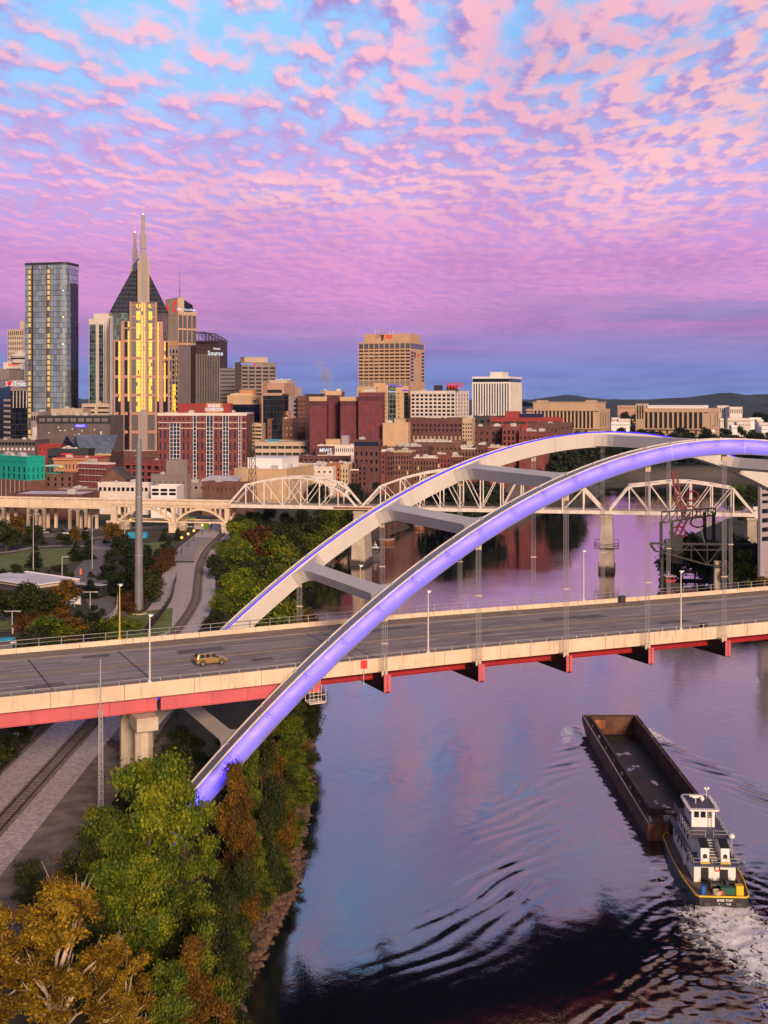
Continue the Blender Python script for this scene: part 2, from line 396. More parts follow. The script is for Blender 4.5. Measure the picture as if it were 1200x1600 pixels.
# river surface with the wash of the tow: real displaced geometry near the camera
CX, BOW, STERN = 43.8, 240.0, 157.0
xs = axis(.42, -26, 112, -900, 3000, 1.3); ys = axis(.42, 112, 300, -400, 1300, 1.3)
X, Y = np.meshgrid(xs, ys); Zw = np.zeros_like(X)
def fb(X, Y, s, seed, n=14, ani=1.0):
    r = np.random.RandomState(seed); o = 0*X
    for i in range(n):
        a = r.rand()*6.283; k = 6.283/(s*(.5+1.2*r.rand())); o += np.sin(k*(X*math.cos(a)+ani*Y*math.sin(a))+r.rand()*6.283)
    return o/math.sqrt(n)
a_ = BOW-Y
for sgn in (-1, 1):
    b_ = sgn*(X-CX)
    wob = fb(X, Y, 26, 11+sgn, 6)*1.1
    th = R(42)
    ph = (b_*math.cos(th)-a_*math.sin(th)+wob)*6.283/3.0
    env = np.exp(-((b_-4.5-.33*a_)/(2.0+.042*np.maximum(a_, 0)))**2)*sst(a_/12)*np.exp(-np.maximum(a_, 0)/120)*sst((112-a_)/28)
    brk = .45+.55*sst(fb(X, Y, 14, 21+sgn, 8)*.5+.6)
    Zw += .15*env*brk*(np.sin(ph)+.30*np.sin(2*ph+.6)+.10*np.sin(3*ph+1.0))
    # second, steeper train from the towboat itself
    a2 = STERN+14-Y; ph2 = (b_*math.cos(R(38))-a2*math.sin(R(38))+wob*.6)*6.283/2.1
    env2 = np.exp(-((b_-3.0-.34*a2)/(1.6+.10*np.maximum(a2, 0)))**2)*sst(a2/6)
    Zw += .05*env2*sst(fb(X, Y, 9, 31+sgn, 10)*.6+.5)*np.sin(ph2)
    inner = sst((a2-2)/10)*np.exp(-((b_-.17*a2-3)/(2.5+.16*np.maximum(a2, 0)))**2)
    Zw += inner*(fb(X, Y, 1.9, 41+sgn, 26, .8)*.030+fb(X, Y, 4.2, 51+sgn, 20)*.030)
    # bow wave piled along the rake corners
    d = np.hypot(b_-6.4, (Y-BOW+1.5)*.55); Zw += .38*np.exp(-(d/1.5)**2)
    Zw += .22*np.exp(-((b_-(6.2+.30*a_))/.9)**2)*sst(a_/2)*np.exp(-np.maximum(a_, 0)/16)*(a_ > 0)
wash = sst((STERN+1.5-Y)/3)*np.exp(-((X-CX+1.0-(STERN-Y)*.10)/(4.2+.13*np.maximum(STERN-Y, 0)))**2)
side_ = np.exp(-np.abs(np.abs(X-CX)-6.5)/2.6)*sst((BOW-Y)/10)*sst((Y-STERN+22)/14)
turb = fb(X, Y, 3.2, 5, 22)*.55+fb(X, Y, 1.5, 6, 22)*.3
Zw += turb*(.16*wash+.05*side_)
Zw += fb(X, Y, 1.6, 19, 24, .6)*.0030*sst(fb(X, Y, 30, 20, 8)*.7+.4)+fb(X, Y, 5.5, 8, 16, .7)*.006*sst((Y-120)/60)+fb(X, Y, 2.2, 9, 16)*.0022
far_fade = sst((305-Y)/30)*sst((X+30)/10)*sst((125-X)/12); Zw *= far_fade
core = sst((STERN+1.0-Y)/2)*np.exp(-((X-CX+1.0-(STERN-Y)*.06)/(3.2+.06*np.maximum(STERN-Y, 0)))**2)
foam = np.clip(1.0*core*np.exp(-np.maximum(STERN-Y-4, 0)/26)+.30*wash*np.exp(-np.maximum(STERN-Y, 0)/30)+.34*side_*sst((STERN+40-Y)/30)+.25*side_*(Y > STERN+30), 0, 1)
for sgn in (-1, 1):
    b_ = sgn*(X-CX); foam = np.maximum(foam, .95*np.exp(-((b_-7.2-.28*np.maximum(a_, 0))/1.6)**2)*sst((a_+3)/3)*np.exp(-np.maximum(a_-2, 0)/9))
wm = bpy.data.materials.new('water'); wm.use_nodes = True; t = NT(wm.node_tree); t.n.remove(t.n['Principled BSDF']); M['water'] = wm
pos = t.new('ShaderNodeNewGeometry').outputs['Position']
fo = t.new('ShaderNodeAttribute', attribute_name='foam').outputs['Fac']
wx, wy, wz = t.xyz(pos)
rip = t.m('ADD', t.noise(t.comb(wx, t.m('MULTIPLY', wy, .6), 0.0), .8, 4, .6), t.m('MULTIPLY', t.noise(pos, 3.2, 3, .6), .35))
calm = t.smooth(t.noise(t.comb(t.m('MULTIPLY', wx, 1.6), wy, 0.0), .02, 4, .55), .38, .62)
bn = t.new('ShaderNodeBump'); bn.inputs['Distance'].default_value = .10
t.l.new(t.m('ADD', .10, t.m('MULTIPLY', calm, .22)), bn.inputs['Strength']); t.l.new(rip, bn.inputs['Height'])
gl = t.new('ShaderNodeBsdfGlossy'); gl.inputs['Roughness'].default_value = .03; gl.inputs['Color'].default_value = (.98, .93, 1.0, 1)
t.l.new(bn.outputs[0], gl.inputs['Normal'])
df = t.new('ShaderNodeBsdfDiffuse'); df.inputs['Color'].default_value = (.006, .009, .018, 1)
fr = t.new('ShaderNodeFresnel'); fr.inputs['IOR'].default_value = 1.75; t.l.new(bn.outputs[0], fr.inputs['Normal'])
mx = t.new('ShaderNodeMixShader'); t.l.new(t.m('ADD', .09, t.m('MULTIPLY', fr.outputs[0], 1.12), clamp=True), mx.inputs[0]); t.l.new(df.outputs[0], mx.inputs[1]); t.l.new(gl.outputs[0], mx.inputs[2])
fd = t.new('ShaderNodeBsdfDiffuse'); fd.inputs['Color'].default_value = (.92, .92, .94, 1)
wp = t.vm('ADD', pos, t.comb(t.m('MULTIPLY', t.noise(pos, .35, 3), 2.4), t.m('MULTIPLY', t.noise(t.vm('ADD', pos, (9., 4., 0.)), .35, 3), 2.4), 0.0))
wps = t.vm('MULTIPLY', wp, (1.0, .62, 1.0))
r1 = t.m('SUBTRACT', 1.0, t.m('MULTIPLY', t.m('ABSOLUTE', t.m('SUBTRACT', t.noise(wps, .34, 4, .6), .5)), 11.0), clamp=True)
r2_ = t.m('SUBTRACT', 1.0, t.m('MULTIPLY', t.m('ABSOLUTE', t.m('SUBTRACT', t.noise(wps, .95, 4, .6), .5)), 9.0), clamp=True)
ridge = t.m('MAXIMUM', r1, t.m('MULTIPLY', r2_, .8))
speck = t.smooth(t.noise(pos, 2.2, 5, .7), .36, .62)
fm = t.m('MULTIPLY', t.smooth(t.m('ADD', t.m('MULTIPLY', ridge, .78), t.m('MULTIPLY', fo, .88)), .82, 1.22), t.m('MULTIPLY', t.smooth(fo, .04, .4), t.m('ADD', .65, t.m('MULTIPLY', speck, .35))), clamp=True)
mx2 = t.new('ShaderNodeMixShader'); t.l.new(fm, mx2.inputs[0]); t.l.new(mx.outputs[0], mx2.inputs[1]); t.l.new(fd.outputs[0], mx2.inputs[2])
t.l.new(mx2.outputs[0], t.n['Material Output'].inputs[0])
tag(put('water', grid_mesh('water', xs, ys, Zw, wm, {'foam': foam})), kind='structure')

# far hills: one ridge mesh each, real distance
mat('hill', (.022, .042, .050), .95, var=.35, vs=.004)  # distance haze partly mixed into the colour as a blue tint
def hills(D, pts, depth, seed, name='hills'):
    r = np.random.RandomState(seed); px = np.arange(pts[0][0], pts[-1][0]+1, 4.0)
    top = np.interp(px, [p for p, _ in pts], [q for _, q in pts])
    top = top+np.convolve(r.randn(len(px)+12), np.ones(7)/7, 'same')[6:-6]*1.0
    z = np.maximum(H-(top-HZ)*D/F, 12); x = (px-600)*D/F; n = 9; V = []; 
    for k in range(n):
        a = k/(n-1); prof = math.sin(a*math.pi)**.8
        rr = np.convolve(r.randn(len(px)+12), np.ones(5)/5, 'same')[6:-6]*6*prof
        V.append(np.stack([x, np.full_like(x, D+(a-.5)*depth), 8+(z-8)*prof+rr*(0 if k == n//2 else 1)], 1))
    V = np.concatenate(V); m_ = len(px)
    f = [(k*m_+i, k*m_+i+1, (k+1)*m_+i+1, (k+1)*m_+i) for k in range(n-1) for i in range(m_-1)]
    me = bpy.data.meshes.new(name); me.from_pydata(V.tolist(), [], f); me.polygons.foreach_set('use_smooth', [True]*len(f)); me.materials.append(M['hill'])
    tag(put(name, me), kind='structure')
hills(7200, [(-400,623),(200,624),(500,626),(720,625),(800,624),(880,622),(1000,625),(1100,621),(1200,619),(1500,622)], 1500, 1)
hills(5000, [(820,628),(850,621),(885,617),(915,621),(945,625),(1010,624),(1060,622),(1110,618),(1125,614),(1142,613),(1156,617),(1190,616),(1240,618),(1500,624)], 1100, 2)
hills(3300, [(-300,640),(60,634),(430,633),(560,636),(700,637),(830,634),(900,633),(960,631),(1050,633),(1130,632),(1200,630),(1400,632)], 700, 3)

# ------------------------------------------------------------------ draped sheets
def up_l(y): return float(ip(UPL, y))
def drape(name, poly, off, m, holes=None):
    bm = bmesh.new(); vs = [bm.verts.new((x, y, 0)) for x, y in poly]; bm.faces.new(vs)
    for yb in (300, 510, 620):
        bmesh.ops.bisect_plane(bm, geom=bm.verts[:]+bm.edges[:]+bm.faces[:], plane_co=(0, yb, 0), plane_no=(0, 1, 0))
    bmesh.ops.triangulate(bm, faces=bm.faces[:])
    bm.normal_update()
    for f in bm.faces:
        if f.normal.z < 0: f.normal_flip()
    for v in bm.verts: v.co.z = up_l(v.co.y)+off
    me = bpy.data.meshes.new(name); bm.to_mesh(me); bm.free(); me.materials.append(m)
    return tag(put(name, me), kind='structure')
def ppoly(pts, z=None):
    out = []
    for px, py in pts:
        D = 300.0
        for _ in range(12): D = F*(H-up_l(D))/(py-HZ)
        out.append(((px-600)*D/F, D))
    return out
def smooth_path(pts, step=4.0):
    pts = [Vector((p[0], p[1], 0)) for p in pts]; out = []
    for i in range(len(pts)-1):
        p0, p1, p2, p3 = pts[max(i-1, 0)], pts[i], pts[i+1], pts[min(i+2, len(pts)-1)]
        n = max(1, int((p2-p1).length/step))
        for k in range(n):
            t_ = k/n; out.append(.5*((2*p1)+(p2-p0)*t_+(2*p0-5*p1+4*p2-p3)*t_**2+(3*p1-p0-3*p2+p3)*t_**3))
    out.append(pts[-1]); return out
def ribbon(name, path, w0, w1, off, m, thick=0.0):
    mb = MB(); L = []
    for i, p in enumerate(path):
        d = (path[min(i+1, len(path)-1)]-path[max(i-1, 0)]).normalized(); n = Vector((d.y, -d.x, 0))
        z = up_l(p.y)+off
        L.append(((p+n*w0).to_2d().to_tuple()+(z,), (p+n*w1).to_2d().to_tuple()+(z,)))
    for a, b in zip(L, L[1:]):
        mb.quad(a[0], a[1], b[1], b[0])
        if thick:
            for k in (0, 1):
                p, q = a[k], b[k]; mb.quad(p, q, (q[0], q[1], q[2]-thick), (p[0], p[1], p[2]-thick))
    return mb, L

am = M['asphalt']; t = NT(am.node_tree); b = t.n['Principled BSDF']
x_, y_, z_ = t.xyz(t.new('ShaderNodeTexCoord').outputs['Object'])
al, ac = t.m('ADD', t.m('MULTIPLY', x_, .9086), t.m('MULTIPLY', y_, .4179)), t.m('ADD', t.m('MULTIPLY', x_, -.4179), t.m('MULTIPLY', y_, .9086))
st1 = t.smooth(t.noise(t.comb(t.m('MULTIPLY', al, .02), t.m('MULTIPLY', ac, .8), 0.0), 1.0, 4, .6), .3, .7)
st2 = t.smooth(t.noise(t.comb(t.m('MULTIPLY', al, .35), ac, 0.0), .5, 5, .7), .3, .7)
t.l.new(t.mix(t.m('ADD', t.m('MULTIPLY', st1, .7), t.m('MULTIPLY', st2, .3)), (.15, .125, .135, 1), (.36, .305, .31, 1)), b.inputs['Base Color'])
# ------------------------------------------------------------------ the arch bridge
P0 = Vector((-46.0, 147.0, 0)); U = Vector((.9086, .4179, 0)); U.normalize(); N = Vector((-U.y, U.x, 0))
WD = 29.2; S0, S1 = -75.0, 320.0; SC = 108.0
def hump(s): return .38*math.exp(-((s-66)/34.)**2)
def BP(s, n, z=0.0, hp=True): 
    p = P0+U*s+N*n; return Vector((p.x, p.y, z+(hump(s) if hp else 0)))
gw = thing('arch_bridge', 'long road bridge with twin blue-lit white arches and red girders crossing the river', 'bridge', BP(0, 0, 0, False))
ORG = gw.location.copy()
def L_(v): return v-ORG
def strip(mb, s0, s1, prof, mi=0, ds=6.0, closed=True):
    """sweep a cross-section [(n,z)] along the bridge"""
    k = max(1, int((s1-s0)/ds)); rows = []
    for i in range(k+1):
        s = s0+(s1-s0)*i/k; rows.append([L_(BP(s, n, z)) for n, z in prof])
    m = len(prof); vs = [p for r in rows for p in r]; fs = []
    for i in range(k):
        for j in range(m if closed else m-1):
            j2 = (j+1) % m; fs.append((i*m+j, (i+1)*m+j, (i+1)*m+j2, i*m+j2))
    if closed and m > 2: fs.append(tuple(range(m))); fs.append(tuple(range(k*m, k*m+m))[::-1])
    mb.add(vs, fs, mi); return mb
def rectp(n0, n1, z0, z1): return [(n0, z0), (n0, z1), (n1, z1), (n1, z0)]
d = MB(); strip(d, S0, S1, rectp(.3, WD-.3, 27.35, 28.2)); d.build('road_deck', M['asphalt'], gw); d = MB(); strip(d, S0, S1, rectp(.9, WD-.9, 27.30, 27.345)); d.build('soffit', M['dark_steel'], gw)  # dark soffit sheet added: shade under the deck put into its colour
for n0, n1 in ((.45, 4.3), (WD-4.6, WD-.45)):
    strip(MB(), S0, S1, rectp(n0, n1, 28.204, 28.30)).build('shoulder', M['shoulder'], gw)
for n0, sg in ((0.0, 1), (WD, -1)):       # parapets: stepped barrier with a deep fascia, in lengths with open joints
    b = MB()
    s = S0
    while s < S1:
        e = min(s+9.0, S1)
        strip(b, s+.03, e-.03, [(n0, 27.1), (n0, 29.0), (n0+sg*.28, 29.0), (n0+sg*.36, 28.5), (n0+sg*.46, 28.2), (n0+sg*.46, 27.3), (n0+sg*.9, 27.3), (n0+sg*.9, 27.1)], ds=4.6); s = e
    b.build('parapet', M['cream'], gw)
    r = MB(); zr = .55 if n0 == 0 else 1.15
    strip(r, S0, S1, rectp(n0+sg*.11, n0+sg*.19, 29+zr-.07, 29+zr))
    if n0: strip(r, S0, S1, rectp(n0+sg*.11, n0+sg*.19, 29+zr*.5-.05, 29+zr*.5))
    s = S0+1
    while s < S1:
        p = L_(BP(s, n0+sg*.15, 29)); r.bar(p, p+Vector((0, 0, zr)), .09); s += 2.6 if n0 == 0 else 3.2
    r.build('railing', M['steel'], gw)
# markings
for n in (WD/2-.28, WD/2+.12): strip(MB(), S0, S1, rectp(n, n+.15, 28.2045, 28.208)).build('lane_marking', M['yellow_line'], gw)
for n in (5.0, WD-5.15): strip(MB(), S0, S1, rectp(n, n+.16, 28.2045, 28.208)).build('lane_marking', M['white_line'], gw)
for n in (8.25, 11.45, 17.5, 20.7):
    mk = MB(); s = S0+rnd.uniform(0, 9)
    while s < S1-4:
        if -12 < s < 172: strip(MB(), s, s+4.2, rectp(n, n+.15, 28.2045, 28.208)).build('lane_dash', M['white_line'], gw)
        else: strip(mk, s, s+4.2, rectp(n, n+.15, 28.2045, 28.208))
        s += 12.2
    tag(mk.build('lane_dashes', M['white_line'], gw), kind='stuff')
# expansion joints across the road
for s in (7.0, 19.6, 48.6, 51.0, 165.5, 197.0):
    strip(MB(), s-.11, s+.11, rectp(.5, WD-.5, 28.2085, 28.2115)).build('expansion_joint', M['black'], gw)
# wheel-worn darker lanes
# girders
for n in (1.2, 8.0, WD/2, 21.2, WD-1.2):
    for (a, b2, m, zt, zb) in ((S0, 19.4, 'pink_steel', 27.34, 25.1), (19.9, 41.8, 'pink_steel', 27.34, 25.1), (41.9, 174, 'red_steel', 27.34, 25.7), (174.1, S1, 'pink_steel', 27.34, 25.1)):
        inset = 0 if n > 2 or m == 'pink_steel' else 1.2
        nn = n+inset if n < WD/2 else n-(1.2 if (n > WD-2 and m == 'red_steel') else 0)
        gdr = MB(); strip(gdr, a, b2, rectp(nn-.06, nn+.06, zb+.08, zt)); strip(gdr, a, b2, rectp(nn-.35, nn+.35, zb, zb+.08)); strip(gdr, a, b2, rectp(nn-.3, nn+.3, zt-1.05 if m == 'red_steel' else zt-.05, zt-.97 if m == 'red_steel' else zt-.005))
        s = a+2
        while s < b2-1:
            p = L_(BP(s, nn-.12, zb+.08)); gdr.bar(p, p+Vector((0, 0, zt-zb-.14)), .1, .12); s += 4.8
        gdr.build('girder', M[m if n in (1.2, WD-1.2) else 'red_shaded'], gw)
# arches
AN, AF = -1.6, 30.9
def arch_z(s): return 57.25-.00606*(s-SC)**2
def dep(s): return 2.35+max(0, (abs(s-SC)-60)/34.)*.55
def arch_rib(nc, s0, s1, name):
    mb = MB(); k = 120; hw = 1.15; ring = []
    for i in range(k+1):
        s = s0+(s1-s0)*i/k; z = arch_z(s); sl = -2*.00606*(s-SC); q = math.hypot(1, sl); h2 = dep(s)/2
        ds_, dz_ = -sl/q*h2, h2/q
        ring.append([L_(BP(s+ds_, nc-hw, z+dz_, False)), L_(BP(s+ds_, nc+hw, z+dz_, False)), L_(BP(s-ds_, nc+hw, z-dz_, False)), L_(BP(s-ds_, nc-hw, z-dz_, False))])
    for i in range(k):
        for j in range(4): mb.quad(ring[i][j], ring[i][(j+1) % 4], ring[i+1][(j+1) % 4], ring[i+1][j])
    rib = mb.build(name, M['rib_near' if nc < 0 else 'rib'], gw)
    # top-edge lip, seam plates and bolt blocks
    for j in (0, 1):
        lip = MB()
        for i in range(k):
            a, b = ring[i][j], ring[i+1][j]; lip.bar(a+Vector((0, 0, .05)), b+Vector((0, 0, .05)), .16, .20)
        lip.build('edge_lip', M['truss_white'], rib)
    br_ = MB(); br_.box(-.15, .15, -.15, .15, -.05, .26); brm = br_.mesh('light_bracket', M['galv'])
    for i in range(3, k, 3): put('light_bracket', brm, rib, ring[i][1]*.86+ring[i][0]*.14)
    for i in range(8, k, 9):       # welded field joints
        sm = MB(); o_ = -N*.012; a, b = ring[i][0]+o_, ring[i][3]+o_; sm.bar(a, b, .06, .03); sm.build('field_joint', M['galv'], rib)
    return rib, ring
ribs = [arch_rib(AN, 15.0, 201.0, 'arch_rib'), arch_rib(AF, 15.0, 201.0, 'arch_rib')]
# LED strip on the outer top edge of the far rib (the one seen glowing)
led = MB(); rg = ribs[1][1]
for i in range(len(rg)-1): led.bar(rg[i][0]+Vector((0, 0, .30)), rg[i+1][0]+Vector((0, 0, .30)), .14, .22)
put('led_strip', led.mesh('led_strip', M['led_blue']), ribs[1][0])
# floodlights on short arms along the near rib; they wash its outer face blue
rg = ribs[0][1]; k = len(rg)-1
nf = 36
for i in range(nf):
    jf = 2+(k-4)*i/(nf-1); j = int(jf); fr_ = jf-j; p = rg[j][0].lerp(rg[j+1][0], fr_); q = rg[j][3].lerp(rg[j+1][3], fr_)
    out = -N*1.25
    lp = p*.82+q*.18+out
    fx = MB(); fx.bar(p, lp, .07); fx.bar(lp-U*.5, lp+U*.5, .16, .12); put('floodlight', fx.mesh('floodlight', M['galv']), ribs[0][0])
    ld = bpy.data.lights.new('blue_wash', 'AREA'); ld.shape = 'RECTANGLE'; sl_ = (rg[min(k, j+3)][0]-rg[max(0, j-3)][0]).length/6*(k-4)/(nf-1); ld.size = sl_*1.02; ld.size_y = .25; ld.energy = 122*sl_; ld.color = (.06, .035, 1.0); ld.spread = R(80)
    lo = bpy.data.objects.new('blue_wash', ld); col.objects.link(lo)
    tgt = (p*.60+q*.40)+ORG; src = lp+ORG+Vector((0, 0, -.15)); zax = (src-tgt).normalized(); tan = (rg[j+1][0]-rg[j-1][0]).normalized()
    yax = zax.cross(tan).normalized(); xax = yax.cross(zax)
    lo.matrix_world = Matrix.Translation(src) @ Matrix((xax, yax, zax)).transposed().to_4x4()
# struts between the ribs with flared ends
def strut(s):
    z = arch_z(s); sl = -2*.00606*(s-SC); q = math.hypot(1, sl); tx = Vector((U.x/q, U.y/q, sl/q)); nz = Vector((-U.x*sl/q, -U.y*sl/q, 1/q))
    A = L_(BP(s, AN+1.15, z, False)); B = L_(BP(s, AF-1.15, z, False)); mb = MB(); ring = []
    Lg = (B-A).length
    for f_, wf in ((0, 2.8), (.03, 1.9), (.065, 1.2), (.11, .92), (.5, .9), (.89, .92), (.935, 1.2), (.97, 1.9), (1, 2.8)):
        c = A.lerp(B, f_); hw, hh = wf, .98
        ring.append([c-tx*hw-nz*hh, c+tx*hw-nz*hh, c+tx*hw+nz*hh, c-tx*hw+nz*hh])
    for a, b in zip(ring, ring[1:]):
        for j in range(4): mb.quad(a[j], a[(j+1) % 4], b[(j+1) % 4], b[j])
    mb.build('strut', M['rib'], gw)
for s in (29.5, 51, 65.5, 80, 108, 136, 150.5, 165, 186.5): strut(s)
# hangers and the floor beams they carry
for i in range(-4, 5):
    s = SC+14.5*i
    zt = arch_z(s)-dep(s)*.5
    if zt < 31: continue
    fbm = MB(); pl_ = MB(); strip(fbm, s-.3, s+.3, rectp(-2.5, WD+2.6, 27.0, 27.08)); strip(fbm, s-.06, s+.06, rectp(-2.5, WD+2.6, 25.0, 27.0)); strip(pl_, s-.5, s+.5, rectp(-2.5, -2.4, 24.8, 27.2)); strip(fbm, s-.35, s+.35, rectp(-2.5, WD+2.6, 24.75, 24.95))
    strip(fbm, s-.5, s+.5, rectp(WD+2.55, WD+2.65, 24.8, 27.2))
    fb_ = fbm.build('floor_beam', M['red_shaded'], gw); pl_.build('end_plate', M['pink_steel'], fb_)
    for nc in (AN, AF):
        h = MB(); zt2 = zt-.15
        for a in (-.38, -.13, .13, .38):
            n_ = nc
            h.tube([L_(BP(s+a, n_, 26.9)), L_(BP(s+a, n_, zt2, False))], .042, 5)
        hg = h.build('hanger', M['cable'], gw)
        k_ = MB()
        for a in (-.25, .25): 
            p = L_(BP(s+a, nc, zt2-.9, False)); k_.bar(p, p+Vector((0, 0, 1.1)), .36, .5)
            p = L_(BP(s+a, nc, 26.9)); k_.bar(p, p+Vector((0, 0, .8)), .34, .4)
        p = L_(BP(s, nc, 37.0 if zt > 40 else 31.5, False)); k_.box(p.x-.5, p.x+.5, p.y-.12, p.y+.12, p.z, p.z+.18)
        put('socket', k_.mesh('socket', M['concrete']), hg)
# columns under the western approach and the eastern one
for s in (17.6, 198.0):
    for n in (1.3, 9.2, 17.4, 25.6):
        sk = s if n < 12 else s+.26*(n-1.3)      # the bent is skewed
        c = MB(); p = L_(BP(sk, n, 0, False)); zb = max(0, hz_(p.x+ORG.x, p.y+ORG.y))-1.5
        c.prism([(p.x+math.cos(a)*q, p.y+math.sin(a)*q) for a, q in [(R(24.7+45*k+22.5), 1.12) for k in range(8)]], zb, 23.3)
        c.build('pier_column', M['concrete'], gw)
        cb = MB(); a_r = R(24.7); 
        cb.prism([(p.x+math.cos(a_r)*x-math.sin(a_r)*y, p.y+math.sin(a_r)*x+math.cos(a_r)*y) for x, y in ((-1.35, -2.6), (1.35, -2.6), (1.35, 1.6), (-1.35, 1.6))], 23.3, 24.95)
        cb.build('pier_cap', M['concrete'], gw)
for s in (12.5, 203.5):
    for nc in (AN, AF):
        c = MB(); p = L_(BP(s, nc, 0, False)); c.prism([(p.x+x*U.x-y*U.y, p.y+x*U.y+y*U.x) for x, y in ((-4, -2.3), (4.5, -2.3), (4.5, 2.3), (-4, 2.3))], -1, 8.6); c.build('arch_footing', M['concrete'], gw)
# inspection platform under the girders beside the near rib, red navigation panel on the parapet
ip_ = MB(); 
for n in (-1.2, .4):
    strip(ip_, 39.3, 41.6, rectp(n, n+.06, 25.2, 25.26)); strip(ip_, 39.3, 41.6, rectp(n, n+.06, 24.3, 24.36))
    for s in (39.3, 40.5, 41.6): ip_.bar(L_(BP(s, n, 24.2)), L_(BP(s, n, 26.2)), .06)
strip(ip_, 39.3, 41.6, rectp(-1.2, .4, 24.1, 24.2)); ip_.build('inspection_platform', M['truss_white'], gw)

# the deck's street lamps
def lamp_post(s, n, hgt, yellow, label):
    o = thing('street_lamp', label, 'street lamp', BP(s, n, 29), 0, 'street lamps on the arch bridge')
    p = MB(); p.tube([(0, 0, 0), (0, 0, hgt)], [.13, .07], 8)
    p.box(-.2, .2, -.2, .2, -.02, .25); p.build('pole', M['pole_yellow'] if yellow else M['pole_white'], o)
    a = MB(); a.box(-.22, .5, -.16, .16, hgt, hgt+.16); a.tube([(0, 0, hgt-.1), (.2, 0, hgt+.02)], .06, 6); hd = a.build('lamp_head', M['galv'], o)
    l = MB(); l.sphere((.14, 0, hgt-.03), .22, 8, 5, .7); l.build('lens', M['lamp_white'], hd)
    return o
mat('pole_yellow', (.60, .42, .08), .5, var=.05); mat('pole_white', (.66, .60, .56), .5, var=.08)
def s_at(px, n):
    o = P0+N*n; t_ = (px-600)/F; return (t_*o.y-o.x)/(U.x-t_*U.y)
for px, n, ytop, yl, lab in ((234, .2, 961, False, 'white street lamp on the near parapet left of the tan car'), (669, .2, 924, False, 'white street lamp on the near parapet right of the near arch'),
        (1064, .2, 893, False, 'white street lamp on the near parapet under the arch crown'), (187, WD-.2, 914, True, 'yellow-poled street lamp on the far parapet beside the steel monopole'),
        (563, WD-.2, 884, True, 'yellow-topped street lamp on the far parapet seen between the two arches'), (912, WD-.2, 861, False, 'white street lamp on the far parapet near the river pier')):
    s = s_at(px, n); D = BP(s, n).y; lamp_post(s, n, zat(ytop, D)-29-hump(s), yl, lab)
# red warning panel hung on the parapet, boxes by the kerb
s = s_at(568, -.1); o = thing('navigation_sign', 'small square red panel on a rod hung from the near parapet', 'sign', BP(s, -.12, 27.3))
q = MB(); q.box(-.5, .5, -.05, 0, .55, 1.65); q.build('panel', mat('sign_face', (.75, .04, .03), .4, var=0), o)
q = MB(); q.tube([(0, .02, -1.6), (0, .02, .6)], .06, 6); q.sphere((0, .02, -1.6), .16); q.build('rod', M['galv'], o)
for px, n, lab in ((972, WD-.9, 'small black cabinet standing by the far parapet'), (1100, .9, 'small black cabinet standing by the near parapet')):
    s = s_at(px, n); o = thing('utility_cabinet', lab, 'cabinet', BP(s, n, 28.30), R(24.7))
    q = MB(); q.box(-.55, .55, -.35, .35, .1, 1.15); q.build('body', M['black'], o); q = MB(); q.box(-.6, .6, -.4, .4, 0, .1); q.box(-.58, .58, -.38, .38, 1.15, 1.2); q.build('plinth', M['dark_steel'], o)
    q = MB(); q.box(-.5, -.05, -.37, -.35, .15, 1.1); q.box(.05, .5, -.37, -.35, .15, 1.1); q.build('door', M['dark_steel'], o)

# ------------------------------------------------------------------ the tan car on the bridge
mat('car_paint', (.40, .27, .10), .28, .35, var=0, spec=.6); mat('tyre', (.02, .02, .02), .8, var=0); mat('chrome', (.5, .5, .5), .25, .8, var=0)
mat('car_glass', (.02, .025, .03), .05, var=0, spec=1.0); emat('tail_red', (.9, .03, .02), .5); mat('roof_rack', (.05, .05, .09), .4, var=0); mat('headlamp', (.7, .7, .65), .1, var=0)
s = s_at(326, 11.0); car = thing('car', 'tan four-door sport utility car driving on the bridge deck', 'car', BP(s, 10.2, 28.212), R(24.7))
def loft(secs, mi=None):
    mb = MB(); m = len(secs[0]); vs = [v for sct in secs for v in sct]; fs = []
    for i in range(len(secs)-1):
        for j in range(m): fs.append((i*m+j, (i+1)*m+j, (i+1)*m+(j+1) % m, i*m+(j+1) % m))
    fs.append(tuple(range(m))); fs.append(tuple(range((len(secs)-1)*m, len(secs)*m))[::-1]); mb.add(vs, fs); return mb
def sec(x, hw, z0, z1, tw=None, r=.12):
    tw = tw or hw; return [(x, -hw+r, z0), (x, -hw, z0+r), (x, -hw, (z0+z1)/2), (x, -tw, z1-r), (x, -tw+r, z1), (x, tw-r, z1), (x, tw, z1-r), (x, hw, (z0+z1)/2), (x, hw, z0+r), (x, hw-r, z0)]
bd = loft([sec(-2.2, .80, .42, .95), sec(-2.12, .90, .32, 1.02), sec(-1.0, .92, .3, 1.05), sec(.75, .92, .3, 1.05), sec(1.1, .91, .3, 1.02), sec(1.95, .88, .32, .92), sec(2.2, .80, .38, .78)]); bd.smooth = False
cb = bd.build('body', M['car_paint'], car)

